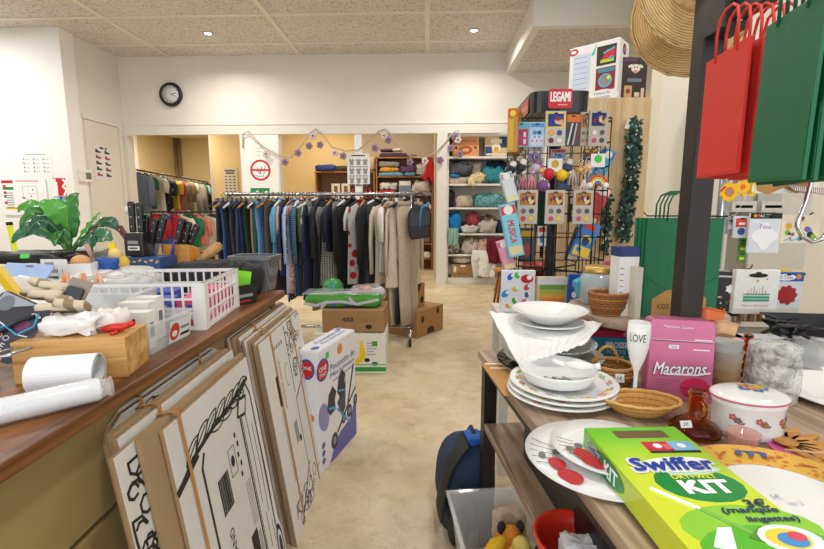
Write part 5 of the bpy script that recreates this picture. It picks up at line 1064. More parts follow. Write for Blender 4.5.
# lower shelf : a second board set out to the left, its far end at the leg
p=at(480,428,z=.50); B().box(.012,.16,-TD+.05,-.068,.475,.50,WT).build('lower_shelf',t,bev=.002); B().box(.165,.75,-TD+.05,-.2,.48,.495,M('#1d1b1b',.5)).build('dark_shelf',t)
def tz(px,py,z=ZB): return at(px,py,z=z+.0005)
def plate(t,r,h,mat,z=0,rimw=.3,name='plate',seg=48,oval=1,rx=0):
    b=B(); b.lathe([(0,.002),(r*.55,.0),(r*.62,.003),(r*.72,h*.45),(r,h),(r*1.0,h+.004),(r*.97,h+.004),(r*.7,h*.5+.005),(r*.6,.008),(0,.007)],mat,seg,T(0,0,z),1,oval); return b.build(name,t)
PO=M('#eeeeec',.12,n=.015); PO2=M('#e3e6e4',.12,n=.015)
def pflower(m,f,cx,cy,r,c,c2=None):
    for k in range(5): a=k*2*pi/5; m.dot(f,cx+r*.7*cos(a),cy+r*.7*sin(a),r*.55,M(c),r*.45,l=1,seg=8,rot=a)
    m.dot(f,cx,cy,r*.35,M(c2 or '#d8b13a'),l=2,seg=8)
# ---- cork coloured board at the far left corner
p=tz(505,372); t=thing('cork_board','tan card sheet with white painted stripes at the far left table corner','board',tz(522,374),TA+.0)
B().box(-.105,.14,-.16,.1,0,.004,M('#b98a52',.8,s=40)).build('sheet',t); m=B(); f=face((0,0,.0041),(1,0,0),(0,1,0)); m.line(f,[(-.09,.09),(-.02,.085),(.03,.06)],.012,M('#efe9df'),1); m.line(f,[(-.085,.05),(-.03,.045),(.0,.01)],.01,M('#efe9df'),1); m.build('painted_stripes',t)
# ---- stack under the white linen: glass plate, grey bowl, printed plates
c0=tz(553,358); c0.y=1.42; c0.x=at(553,352,y=1.42).x
def onc(z,dx=0,dy=0): return V((c0.x+dx,c0.y+dy,z))
t=thing('glass_plate','large clear glass plate at the bottom of the far plate stack','plate',onc(ZB+.0055)); B().lathe([(0,.0),(.11,0),(.175,.016),(.178,.019),(.11,.006),(0,.005)],glass('#dfe8e4',.05),48).build('plate',t)
t=thing('serving_plate','wide grey-green shallow plate lying on the clear glass plate','plate',onc(ZB+.025)); plate(t,.155,.018,M('#aab3ab',.2))
t=thing('grey_bowl','pale grey-green bowl with a dark patterned rim in the far stack','bowl',onc(ZB+.048)); B().lathe([(0,0),(.06,0),(.1,.014),(.128,.036),(.131,.037),(.124,.036),(.095,.017),(.055,.006),(0,.006)],M('#c4cbc6',.15),48).build('bowl',t)
b=B(); b.lathe([(.1275,.033),(.132,.0375),(.1325,.0385),(.1272,.0355)],spots('#e9e8e4','#55544e',110,.4),48,cap=False); b.build('patterned_rim',t)
t=thing('printed_plate','plate with patterned border under the white linen','plate',onc(ZB+.088)); plate(t,.105,.010,spots('#e6e5e1','#8f8f88',70,.33),seg=48)
t=thing('printed_plate','plain pale plate just beneath the folded white linen','plate',onc(ZB+.1055)); plate(t,.10,.008,PO2)
# linen: folded napkin draped over the plates
ZL=ZB+.122
LC=[at(489,312,y=1.53),at(519,366,y=1.27),at(584,345,y=1.245),at(603,323,y=1.47)]
def lin_f(u,v):
    p=LC[0]*(1-u)*(1-v)+LC[1]*(1-u)*v+LC[2]*u*v+LC[3]*u*(1-v); o=V((c0.x,c0.y,0)); e=max(0,.11-math.hypot(p.x-c0.x,p.y-c0.y))/.11
    p.z+=.004*noise.noise(V((u*5,v*5,1)))+.0022*sin((u*.9+v*.2)*70)*(.4+.6*(1-e)); p.z=p.z*(1-min(1,2*e))+max(p.z,ZL+.004)*min(1,2*e); return p-V((c0.x,c0.y,ZL))
t=thing('linen_napkin','white ribbed linen cloth draped over the far plate stack','napkin',onc(ZL,-.0,.0))
sheet(46,40,lin_f,M('#f1efec',.9,n=.03,bp=.2,s=90),.0025).build('cloth',t)
t=thing('dinner_plate','white dinner plate lying on the linen under the wide bowl','plate',onc(ZL+.012,-.012,.02)); plate(t,.108,.012,PO2)
t=thing('wide_bowl','wide shallow white bowl on top of the far stack','bowl',onc(ZL+.0235,-.012,.02)); B().lathe([(0,0),(.055,0),(.06,.004),(.09,.022),(.118,.04),(.121,.043),(.117,.043),(.088,.028),(.055,.011),(0,.009)],PO,56).build('bowl',t)
# ---- floral plates (three) with bowl and spoon
c1=tz(558,405); c1=V((at(558,398,y=1.2).x,1.185,ZB)); fc=('#d98a6c','#c77fa6','#8fae6a','#e0b24f','#d4625c')
for k in range(3):
    t=thing('floral_plate',['lowest','middle','top'][k]+' plate of the three white plates with pastel flower borders','plate',(c1.x+.004*k,c1.y+.003*k,ZB+.001+k*.0125),k*.9,'plates with pastel flower borders'); plate(t,.142,.016,PO)
    m=B()
    for j in range(16):
        a=j*2*pi/16; r=.119; n_=face((r*cos(a),r*sin(a),.0168),(1,0,0),(0,1,0)); n_=T(r*cos(a),r*sin(a),.0165)@RZ(a)@RY(-.19)
        pflower(m,n_,0,0,.0085,fc[j%5]); m.dot(n_,.004,.013,.004,M('#8fae6a'),.008,seg=8).dot(n_,-.005,-.013,.003,M('#7fa0b8'),.007,seg=8)
    m.build('flower_border',t)
t=thing('soup_bowl','white round bowl with a bird painting inside, on the floral plates','bowl',(c1.x-.008,c1.y+.005,ZB+.035)); B().lathe([(0,0),(.06,0),(.066,.003),(.09,.014),(.101,.038),(.1035,.046),(.1,.046),(.097,.037),(.086,.018),(.06,.008),(0,.006)],PO,56).build('bowl',t)
m=B(); f=face((0,0,.0078),(1,0,0),(0,1,0))
for k in range(14): m.dot(f,-.03+.005*k,.012*sin(k*1.3)+.01,.008,M(['#7f9a6a','#5d6a78','#a4b8c8','#c9a0a0'][k%4]),.005,l=1+k%3,seg=8,rot=k)
m.line(f,[(-.04,.02),(-.01,.0),(.03,-.006)],.003,M('#6a5a4a'),4); m.build('painted_bird',t)
# spoon-like white figurine leaning on rim
t=thing('soup_spoon','white porcelain spoon resting across the rim of the painted bowl','spoon',(c1.x+.045,c1.y-.015,ZB+.083),-.25)
B().lathe([(0,0),(.022,.002),(.03,.008),(.032,.012),(.028,.011),(.02,.006),(0,.004)],PO,24,None,1.25,.8).build('spoon_bowl',t); B().tube([(-.036,0,.008),(-.055,0,.012),(-.07,0,.018)],[.008,.006,.005],PO,10,flat=.6).build('handle',t); B().tube([(.036,0,.009),(.05,0,.012)],[.007,.010],PO,10).build('knob',t)
# ---- handled wicker basket
WK=bands('#a9783c','#6d4620',260,2,.45,.6,'#c79a58',0); WK1=M('#9a6a32',.6,n=.25,s=80); WK2=M('#b98a4a',.6,n=.2,s=80)
def wicker(t,prof,mat,mat2,seg=22,oval=1.,rnd=0,rows=None,name='woven_body'):
    """basket: ribs with weavers passing alternately in and out"""
    b=B(); hs=prof[-1][1]; n=rows or 7
    def rr(z):
        for (r0,z0),(r1,z1) in zip(prof,prof[1:]):
            if z<=z1+1e-9: return r0+(r1-r0)*(z-z0)/max(1e-6,z1-z0)
        return prof[-1][0]
    tr=hs/n*.62
    for i in range(n):
        z=hs*(i+.5)/n; r=rr(z); P=[]
        for j in range(seg*2+1):
            a=2*pi*j/(seg*2); o=.0016*(1 if (j//1+i)%2 else -1); P.append(((r+o)*cos(a),(r+o)*sin(a)*oval,z))
        b.tube(P,tr,mat if i%3 else mat2,6)
    for j in range(seg):
        a=2*pi*(j+.25)/seg; b.tube([(rr(z)*cos(a),rr(z)*sin(a)*oval,z) for z in [hs*k/5 for k in range(6)]],.0018,mat2,5)
    b.lathe([(0,.001),(prof[0][0],.001),(prof[0][0],.005),(0,.005)],mat,24,None,1,oval)
    r=prof[-1][0]; 
    for q in (0,pi): b.tube([((r+.002*cos(j*1.6+q))*cos(2*pi*j/48),(r+.002*cos(j*1.6+q))*sin(2*pi*j/48)*oval,hs+.0025*sin(j*1.6+q)) for j in range(49)],.0028,mat2,6)
    return b.build(name,t)
c2=tz(613,389); c2=V((at(612,378,y=1.30).x,1.305,ZB+.0005)); t=thing('handled_basket','small round wicker basket with a hoop handle beside the bird bowl','basket',c2)
wicker(t,[(.045,0),(.058,.018),(.062,.032),(.056,.05)],WK1,WK2,20,1.,rows=6)
B().tube([(-.032*0+.052*cos(a)*.62-.012,.01,.05+.05*sin(a)) for a in [pi*k/16 for k in range(17)]],.0042,WK2,8).tube([(.052*cos(a)*.62-.012,.013+.003*cos(k*2),.051+.05*sin(a)+.003*sin(k*2)) for k,a in enumerate([pi*k/40 for k in range(41)])],.0024,WK1,6).build('hoop_handle',t)
m=B(); m.box(-.012,.012,-.001,.001,-.012,.012,M('#f2f2f0')); f=face((0,-.0012,0)); m.text(f,'1€',0,0,.01,INK); o=m.build('price_tag',t); o.location=(-.005,-.068,.032); o.rotation_euler=(-.2,.0,-.1)
# ---- white flute
c3=tz(634,401); t=thing('love_flute','tall white champagne flute lettered LOVE beside the pink tin','flute',c3); GW=M('#f0f0ef',.12,n=.01); GI=M('#dcdcda',.2)
B().lathe([(0,0),(.036,.001),(.036,.003),(.012,.008),(.0055,.016),(.005,.07),(.007,.085),(.018,.115),(.026,.15),(.0285,.185),(.0265,.215),(.0255,.215),(.027,.185),(.0245,.15),(.017,.118),(.004,.094),(0,.093)],GW,40).build('flute',t)
def curvetext(s,r0,z0,h,w,mat,rfun=None,a0=-pi/2):
    vs,fs,asp=textmesh(s); b=B(); P=[]
    for x,y in vs: a=a0+x*w/r0; z=z0+y*h; r=(rfun(z) if rfun else r0)+.0006; P.append((r*cos(a),r*sin(a),z))
    return b.add(P,fs,mat)
curvetext('LOVE',.0285,.178,.021,.04,INK,lambda z:.0268+.0016*min(1,max(0,(z-.15)/.03)),-pi/2-.5).build('lettering',t)
# ---- macarons tin
pA=tz(646,398); pB=tz(711,404); wT=(pB-pA).length*1.0; an=math.atan2(pB.y-pA.y,pB.x-pA.x); hT=zpy(319,pA.y)-ZB
PK=M('#cd6f95',.3,.25,n=.05); t=thing('macarons_tin','tall pink tin box lettered Macarons in the middle of the table','tin',(pA.x,pA.y,ZB+.0005),an,None,(-.06,0))
zL=hT*.735
X=RX(pi/2); ol=[(x+wT/2,y+zL/2) for x,y in rrect(wT,zL,.004)]; B().prism(ol,-.06,0,PK,X).build('body',t,bev=.002)
ol=[(0,zL+.001),(wT,zL+.001)]+[(x+wT/2,y+(zL+hT)/2) for x,y in rrect(wT,hT-zL,.016)[:12]]
lidp=B().prism(ol,-.061,.0008,PK,X).build('lid',t,bev=.002)
f=face((wT/2,-.0006,0)); m=B(); WH=M('#f6eef2',.4)
m.text(f,'Macarons',.0,hT*.40,.033,M('#1e2436'),w=wT*.80,slant=.25,l=2,rot=.06,bold=.0016); m.text(f,'Macarons',-.0,hT*.405,.033,WH,w=wT*.79,slant=.25,l=4,rot=.06,bold=.0005); m.line(f,[(-.03,hT*.325),(.04,hT*.34),(.07,hT*.375)],.004,WH,4)
for k,(w_) in enumerate((.05,.035,.028)): m.mark(f,-.055,hT*.245-k*.007,-.055+w_,hT*.25-k*.007,M('#8f4f68'))
m.dot(f,.038,hT*.17,.034,M('#b01644',.35),.028,l=2).dot(f,.036,hT*.185,.034,M('#d0285a',.35),.024,l=4); m.mark(f,.005,hT*.165,.07,hT*.175,M('#7f0f30'),l=5)
m.mark(f,-.03,hT*.645,-.006,hT*.69,M('#f2f0f0'),l=2); m.text(f,'1€50',-.018,hT*.667,.006,INK,l=3); m.mark(f,.028,hT*.64,.066,hT*.652,WH,l=2)
m.build('lettering',t); f=face((wT/2,-.0014,0)); m=B(); m.text(f,'Magnanite Cuisine',-.01,hT*.91,.009,WH,w=.07,slant=.2,rot=-.03); m.mark(f,.03,hT*.76,.07,hT*.772,WH,l=2); m.mark(f,-wT/2+.002,hT*.745,wT/2-.002,hT*.75,WH,l=1); m.build('lid_lettering',lidp)
# ---- oval bread basket
c4=V((at(641,408,y=1.075).x,1.08,ZB+.0005)); t=thing('bread_basket','oval golden wicker bread basket before the pink tin','basket',c4,-.05); GW1=M('#dcab5e',.5,n=.2,s=90); GW2=M('#b9843c',.5,n=.2,s=90)
b=B(); n=64; rows=14
for i in range(rows):
    s=i/(rows-1); r=.045+.046*s**.8; z=.003+.034*s**1.2; P=[]
    for j in range(n+1):
        a=2*pi*j/n; o=.0012*(1 if (j+i)%2 else -1); P.append(((r+o)*cos(a),(r+o)*.62*sin(a),z))
    b.tube(P,.0022,GW1 if i%4 else GW2,5)
for j in range(32):
    a=2*pi*j/32; b.tube([((.045+.046*(k/5)**.8)*cos(a),(.045+.046*(k/5)**.8)*.62*sin(a),.003+.034*(k/5)**1.2) for k in range(6)],.0016,GW2,5)
b.lathe([(0,.0005),(.046,.0005),(.046,.003),(0,.003)],GW1,40,None,1,.62); b.build('woven_body',t)
B().tube([(.092*cos(2*pi*j/48),.058*sin(2*pi*j/48),.039+.001*sin(j*2)) for j in range(49)],.004,GW1,8).build('rim',t)
# ---- poppy plates
c5=tz(598,462); c5=V((at(602,455,z=ZB+.01).x,at(602,455,z=ZB+.01).y,ZB+.0005))
def poppies(t,r,z,ph):
    m=B(); RDp=M('#b8212a',.3); GY=M('#6b6a6c',.4)
    for k,(d,a,s) in enumerate(((.72,3.75,1),(.8,4.15,1.25),(.62,3.35,.5),(.83,3.45,.45))):
        a+=ph; X=T(r*d*cos(a),r*d*sin(a),z+.0)@RZ(a); c=RDp if s>.9 else GY
        m.dot(X,0,0,.016*s,c,.02*s,l=2).dot(X,.005*s,.008*s,.012*s,c,.012*s,l=3); 
        
    for k in range(5):
        a=2.95+.17*k+ph; q=[(r*(.97-.1*i)*cos(a+.05*i),r*(.97-.1*i)*sin(a+.05*i)) for i in range(4)]; m.line(T(0,0,z),q,.0015,GY,1)
    m.build('poppy_print',t)
t=thing('poppy_plate','large white plate with red poppies, under the smaller poppy plate','plate',c5); B().lathe([(0,0),(.095,0),(.15,.007),(.152,.010),(.098,.004),(0,.004)],PO,56).build('plate',t); poppies(t,.146,.0102,-.28)
t=thing('poppy_plate','smaller white poppy plate lying under the green carton corner','plate',c5+V((.018,.012,.0125))); B().lathe([(0,0),(.075,0),(.113,.010),(.115,.013),(.075,.005),(0,.004)],PO,56).build('plate',t); poppies(t,.105,.0136,-.1)
# ---- green mop kit carton
zs_=ZB+.056
P1=at(584,428,z=zs_); P2=at(674,426.5,z=zs_); P3=at(790,549,z=zs_); ax=(P2-P1).normalized(); ang=math.atan2(ax.y,ax.x); SW_=(P2-P1).length; SL=.40; SH=.05
yv=V((-ax.y,ax.x,0)); dd=(P3-P2); print('swiffer',SW_,dd.length,math.degrees(math.acos(dd.normalized().dot(-yv))))
t=thing("mop_kit_carton","bright green mop kit carton lettered Swiffer, in the foreground","box",P1+V((0,0,-SH)),ang)
def mat_swf():
    mt,nt,b=newmat('green_print'); co=coords(nt); sp=N(nt,'ShaderNodeSeparateXYZ'); L(nt,co,sp.inputs[0]); q=N(nt,'ShaderNodeTexNoise',Scale=4.); L(nt,co,q.inputs['Vector'])
    ad=N(nt,'ShaderNodeMath',operation='MULTIPLY_ADD'); L(nt,sp.outputs[1],ad.inputs[0]); ad.inputs[1].default_value=-1.9; L(nt,q.outputs[0],ad.inputs[2])
    L(nt,ramp(nt,ad.outputs[0],[(.45,lin('#62bd22')),(.75,lin('#8fd02c')),(1.0,lin('#d4e23a'))]),b.inputs['Base Color']); b.inputs['Roughness'].default_value=.25; return mt
SG=mat_swf(); b=B(); hx0,hx1,hy0,hy1=.05,SW_-.035,-.045,-.014
# body with a cut-out carrying hole in the top
b.box(0,SW_,-SL,0,0,SH-.0012,SG)
b.build("body",t,bev=.0015)
b=B(); z0=SH-.001; z1=SH
for (a,c,d,e) in ((0,SW_,hy1,0),(0,hx0,hy0,hy1),(hx1,SW_,hy0,hy1),(0,SW_,-SL,hy0)): b.box(a,c,d,e,z0,z1,SG)
b.build('top_panel',t)
B().box(hx0,hx1,hy0,hy1,SH-.00115,SH-.0007,M('#6b5434',.8)).build('carrying_hole',t)
f=face((SW_/2,0,SH),(1,0,0),(0,1,0)); m=B(); WHI=M('#fbfbfa',.3,n=.0); DB=M('#1c3fa0',.3); DG=M('#138a3e',.3); LY=M('#e6ea4a',.3)
m.mark(f,-.01,-.095,.04,-.06,M('#c8283c',.3)).mark(f,.04,-.095,.085,-.06,M('#7fc0e2',.3)).mark(f,-.01,-.101,.085,-.094,INK,l=2); m.dot(f,.015,-.076,.008,WHI,l=2); m.dot(f,.062,-.076,.008,WHI,l=2); m.mark(f,.025,-.088,.038,-.07,M('#e06a70',.3),l=2)
m.dot(f,.015,-.196,.07,DG,.048,l=1,rot=-.1)
m.dot(f,.012,-.138,.07,WHI,.022,l=2,rot=.08).dot(f,.03,-.16,.05,M('#bfe6cc'),.012,l=2,rot=.1)
m.text(f,'Swiffer',.003,-.141,.040,WHI,w=.146,l=4,bold=.0042,slant=.1); m.text(f,'Swiffer',.003,-.141,.038,DB,w=.143,l=9,bold=.0012,slant=.1)
m.text(f,'DRY+WET',.018,-.177,.012,LY,w=.075,l=3,bold=.0004); m.text(f,'KIT',.022,-.205,.032,WHI,w=.078,l=3,bold=.0022)
m.dot(f,.02,-.30,.1,M('#8fd03a',.3),.05,l=1); m.dot(f,.02,-.345,.1,M('#58b92c',.3),.05,l=2)
m.line(f,[(-.071,-.207),(-.028,-.257)],.0075,WHI,4); m.line(f,[(-.028,-.257),(.012,-.312)],.008,M('#7fb84a'),4)
m.prism([(-.06,-.335),(-.03,-.30),(-.01,-.30),(-.035,-.345)],0,.002,WHI,f); m.prism([(.0,-.32),(.03,-.30),(.05,-.31),(.02,-.335)],0,.002,M('#4f8a2a'),f)
m.dot(f,.055,-.325,.042,WHI,.028,l=5).dot(f,.052,-.325,.03,M('#f0d23a'),.02,l=6).dot(f,.056,-.328,.02,M('#3f8fd0'),.014,l=7).dot(f,.066,-.322,.012,M('#d9455a'),.009,l=8)
NV=M('#17315a',.5)
m.text(f,'3€',.066,-.250,.02,NV,w=.034,l=5,slant=.2,bold=.0006); m.text(f,'(manque',.045,-.266,.016,NV,w=.085,l=5,slant=.2,bold=.0005); m.text(f,'lingettes)',.064,-.286,.014,NV,w=.075,l=5,slant=.2,bold=.0005)
m.build('printed_lettering',t)
f=face((-.0003,-.1,SH/2),(0,-1,0)); m=B(); m.dot(f,.01,-.002,.06,DG,.0225); m.text(f,'KIT',.022,-.002,.026,WHI,w=.05,l=3,bold=.0012); m.text(f,'Swiffer',-.05,.004,.014,WHI,w=.05,l=2,bold=.0018); m.text(f,'Swiffer',-.05,.004,.0135,DB,w=.05,l=5,bold=.0004); m.build('side_print',t)
# ---- amber bottle
c6=V((at(697,432,y=.975).x,.985,ZB+.0005)); t=thing('amber_decanter','squat amber glass decanter with a tall neck and small handle','decanter',c6); AM=glass('#e09a45',.03)
B().lathe([(0,0),(.045,0),(.052,.006),(.052,.014),(.042,.026),(.024,.038),(.0165,.048),(.0155,.088),(.018,.091),(.018,.100),(.0135,.100),(.0125,.09),(.0125,.05),(.02,.04),(.039,.024),(.047,.012),(.044,.005),(0,.004)],AM,40).build('glass_body',t)
B().tube([(.0,-.0165,.083),(.0,-.033,.078),(.0,-.034,.058),(.0,-.022,.046),(0,-.026,.04)],.0042,AM,10).build('handle',t)
m=B(); m.box(-.011,.011,-.0008,.0008,-.008,.008,M('#ece9e4')); f=face((0,-.001,0)); m.text(f,'2€',0,0,.007,INK,l=1); o=m.build('price_sticker',t); o.location=(-.034,-.024,.032); o.rotation_euler=(-.7,-.3,-.5)
# ---- casserole
c7=V((at(748,437,y=.985).x,.995,ZB+.0005)); CS=thing('lidded_casserole','oval white porcelain casserole with flower painted lid','casserole',c7,.0); t=CS; rO=.077; ov=.78
B().lathe([(0,0),(.066,0),(.07,.004),(.073,.016),(.0715,.02),(.0735,.070),(.076,.074),(.0755,.084),(.072,.085),(.07,.068),(.067,.012),(0,.006)],PO,56,None,1,ov).build('body',t)
lo=B().lathe([(.06,.0845),(.079,.085),(.081,.088),(.079,.092),(.068,.097),(.055,.0985),(.03,.104),(0,.105)],PO,56,None,1,ov).build('lid',t)
PNK=M('#cf6a80',.3); B().lathe([(.0805,.0855),(.0817,.088),(.0805,.0902),(.0795,.088)],PNK,56,None,1,ov,cap=False).build('pink_rim',lo)
m=B(); f=face((0,0,.0848),(1,0,0),(0,1,0))
for k,(x,y,r,c) in enumerate(((0,0,.012,'#d9606a'),(-.016,-.004,.008,'#3f6fc0'),(.018,.004,.009,'#e2b13a'),(.008,-.013,.008,'#3f6fc0'),(-.008,.012,.007,'#d98a3a'),(.026,-.006,.007,'#4f7fd0'))): 
    f=face((x,y,.1056-.0*(x*x+y*y)),(1,0,0),(0,1,0)); pflower(m,f,0,0,r*1.2,c)
    m.dot(f,r*1.3,r*.8,.005,M('#4f8a3a'),.0025,seg=8,rot=k).dot(f,-r*1.2,-r*.6,.005,M('#6f9a4a'),.0025,seg=8,rot=-k)
m.build('lid_flowers',lo)
m=B()
for k,(a,z) in enumerate(((-1.0,.046),(-.85,.036),(-.7,.05),(-1.75,.05),(-1.6,.044),(-2.3,.046),(-2.45,.052))):
    x,y=.0735*cos(a),.0735*ov*sin(a); nx,ny=cos(a),sin(a)/ov; X=face((x*1.005,y*1.005,z),(-ny,nx,0)); pflower(m,X,0,0,.0065,['#b85a66','#a8632f','#7a4a7a'][k%3]); m.dot(X,.009,-.005,.005,M('#5f7a4a'),.002,seg=8,rot=.5)
m.build('painted_flowers',t)
# small pink pressed glass
c8=V((at(744,446,y=.915).x,.92,ZB+.0005)); t=thing('pink_glass','small pink pressed glass cup in front of the casserole','glass',c8); PG=clear('#f0b3a6',.5,.05)
B().lathe([(0,0),(.022,0),(.026,.005),(.031,.034),(.033,.036),(.03,.036),(.024,.008),(0,.005)],PG,24,wob=lambda q,z:.035*sin(q*2*pi*12)).build('cup',t)
# ---- yellow rim plates
c9=at(792,505,z=ZB+.012); c9.z=ZB+.0005
t=thing('underplate','wide white plate at the bottom of the yellow rimmed plate','plate',c9+V((.006,-.003,0))); plate(t,.17,.012,PO)
t=thing('yellow_rim_plate','large plate with an orange-yellow rim and blue leaves, right foreground','plate',c9+V((0,0,.0105))); plate(t,.168,.014,PO)
YR=spots('#e2b04a','#cf7a2a',70,.3); B().lathe([(.108,.0105),(.1176,.0126),(.163,.0187),(.166,.0188),(.163,.0191),(.1176,.0130)],YR,64,cap=False).build('yellow_rim',t)
m=B(); BL_=M('#24529a',.3); OR_=M('#c9602a',.3)
for k in range(18):
    a=.35+k*2*pi/18; r=.142; X=T(r*cos(a),r*sin(a),.0168)@RZ(a+pi/2)@RX(.13)
    if k%3==0:
        for q in range(5): m.dot(X,-.022+.011*q,(-1)**q*.006,.016,BL_,.0055,l=2,seg=10,rot=.9*(-1)**q+.3)
    else:
        for q in range(3): m.dot(X,-.014+.014*q,.01*(q-1),.009,OR_,.003,l=1,seg=8,rot=.8)
m.build('leaf_print',t)
m=B(); f=face((0,0,.0092),(1,0,0),(0,1,0)); m.text(f,'5€',-.02,.01,.012,M('#9aa3c0'),l=1); m.text(f,'les 2',.0,-.006,.01,M('#9aa3c0'),l=1); m.build('pencilled_price',t)
# ---- sunburst wooden trivet and pink napkin
p=tz(806,449); t=thing('wooden_trivet','golden wooden sunburst trivet right of the casserole','trivet',(p.x-.035,p.y+.01,ZB+.0045)); TWo=wood('#b5772a','#d79c45',0,10.,.4)
for k in range(9):
    a=-1.5+k*.37; b=B(); b.prism([(0,-.008),(.04,-.013),(.085,-.006),(.095,0),(.085,.006),(.04,.013),(0,.008)],0,.006,TWo,RZ(a)@T(.012,0,0)); b.build('petal',t,bev=.001)
B().cyl(.022,.0062,.009,TWo,seg=24).build('hub',t)
p=tz(815,460); one(B().box(-.07,.12,-.06,.05,0,.002,M('#e063a6',.8)),'pink_napkin','folded hot pink paper napkin under the sunburst trivet','napkin',(p.x+.01,p.y+.01,ZB+.001),-.2)
p=tz(772,452); one(B().tube([(0,0,.0025),(.1,-.02,.0045)],.0022,M('#d8b27a',.6),8),'skewer','thin wooden skewer lying before the trivet','skewer',(p.x,p.y-.03,ZB+.02))
# ---- amber glass bowls in a stack, orange moulds
c10=V((at(722,412,y=1.19).x,1.2,ZB+.0005))
for k in range(6):
    t=thing('brown_glass',f'{["lowest","second","third","fourth","fifth","topmost"][k]} of the stacked brown glass tumblers behind the pink tin','glass',(c10.x+.002*sin(k*2),c10.y,ZB+.001+.0245*k),0,'stacked brown glass tumblers')
    B().lathe([(0,.0),(.032,0),(.037,.008),(.040,.030),(.0415,.032),(.038,.032),(.035,.010),(.03,.004),(0,.004)],clear(['#b98a4a','#c09a62','#c8aa7a','#cdbb9a','#c9c2b2','#c9ccca'][k],.5,.06),32).build('tumbler',t)
p=at(715,345,y=1.3); 
for k,(dx,dz,c,l_) in enumerate(((.03,0,'#e2b48a','peach baking dish under the orange mould'),(.0,.035,'#e2703a','orange silicone mould leaning behind the pink tin'))):
    t=thing('baking_mould',l_,'mould',(at(712,345,y=1.36).x+dx,1.37+.02*k,ZB+.12+dz),.4,None,(-.5,.25)); b=B(); b.loops([[(x,y,z) for x,y in rrect(w_,d_,.015)] for w_,d_,z in ((.075,.055,0),(.095,.075,.03),(.103,.083,.031),(.103,.083,.033),(.09,.07,.033),(.07,.05,.004))],M(c,.45),smooth=False); b.build('mould',t)
t=thing('cardboard_box','cream carton holding up the orange mould behind the pink tin','box',(at(717,380,y=1.36).x,1.33,ZB+.001),.1); B().box(-.05,.06,0,.1,0,.115,M('#d9cdb6',.7)).build('body',t,bev=.002)
t=thing('amber_bottle','slim amber bottle between brown tumblers and bubble wrap','bottle',(at(742,400,y=1.3).x,1.3,ZB+.0005)); B().lathe([(0,0),(.02,0),(.022,.004),(.022,.09),(.012,.11),(.010,.135),(.0125,.137),(.0125,.145),(.008,.145),(.008,.112),(.018,.09),(.018,.005),(0,.004)],glass('#cf7a35',.03),28).build('glass_body',t)
def bubblemat():
    mt,nt,b=newmat('bubble_wrap'); co=coords(nt); v=N(nt,'ShaderNodeTexVoronoi',Scale=95.); L(nt,co,v.inputs['Vector']); q=N(nt,'ShaderNodeTexNoise',Scale=30.,Distortion=1.); L(nt,co,q.inputs['Vector'])
    b.inputs['Base Color'].default_value=rgba(lin('#f6f3ee')); b.inputs['Roughness'].default_value=.2; L(nt,ramp(nt,q.outputs[0],[(.35,(.25,)*3),(.65,(.6,)*3)]),b.inputs['Alpha']); bump(nt,b,v.outputs[0],.5,.01); return mt
# bubble wrapped stack of glasses
c11=V((at(773,417,y=1.17).x,1.19,ZB+.0005)); t=thing('bubble_wrapped_glasses','stack of glasses swathed in clear bubble wrap','glass stack',c11)
B().lathe([(0,.004),(.045,.004),(.05,.03),(.045,.06),(.05,.09),(.043,.12),(.038,.12),(.04,.09),(.036,.06),(.04,.03),(0,.01)],glass('#e6eae8',.03),32).build('glasses',t)
def bw(q,z): return .10*noise.noise(V((cos(q*6.28)*3,sin(q*6.28)*3,z*38)))+.05*abs(sin(q*94))*abs(sin(z*210))
B().lathe([(.052,.001)]+[(.060-.010*abs(i/26-.4),.001+.15*i/26) for i in range(27)]+[(.03,.158),(0,.156)],bubblemat(),72,wob=bw).build('bubble_wrap',t)
# ---- big white oval plate and clear lid at right
c12=at(845,398,z=ZB+.01); t=thing('white_platter','large plain white platter at the right edge of the table','plate',(c12.x+.04,c12.y+.02,ZB+.0005),.3); plate(t,.17,.016,PO)
p=at(812,362,y=1.5); t=thing('cake_dome','clear plastic cake dome behind the white platter','dome',(at(825,360,y=1.5).x,1.52,ZB+.0005)); CD_=clear('#e4eaf0',.33,.06)
B().lathe([(.16,0),(.165,.002),(.165,.008),(.155,.01),(.152,.03),(.13,.05),(.08,.06),(0,.062)],CD_,48).build('dome',t); B().lathe([(0,.062),(.014,.063),(.02,.072),(0,.075)],CD_,20).build('knob',t)
# ---- far middle: teal and red box, packs
a=at(586,338,z=ZB); a=V((at(588,338,y=1.5).x,1.5,ZB+.0005)); t=thing('brush_set_box','teal toy box with a dark red lid behind the flute','box',(at(616,335,y=1.5).x,1.5,ZB+.0005),-.1)
B().prism([(-.09,0),(.09,0),(.075,.075),(-.075,.075)],-.08,0,M('#1f7f96',.35),RX(pi/2)).build('body',t,bev=.003); m=B(); m.box(-.092,.092,-.002,.084,.0755,.10,M('#a3173f',.35)); m.build('lid',t,bev=.004); m=B(); f=face((0,-.0006,.04)); m.text(f,'BROSSE',.005,.01,.02,M('#dfe9ec'),w=.07,bold=.0008); m.text(f,'KIDS',.005,-.014,.016,M('#bfd6dc'),w=.06); m.dot(face((.03,-.0025,.088)),0,0,.008,M('#d98aa0')); m.mark(f,-.08,-.038,.08,-.028,M('#2fa3c0')); m.build('lettering',t)
t=thing('paper_bags','cream folded paper sheet behind the napkin stack','paper',(at(600,330,y=1.55).x,1.56,ZB+.0005),.3); B().box(-.1,.12,-.08,.05,0,.012,M('#d9cfbd',.7)).build('sheet',t)
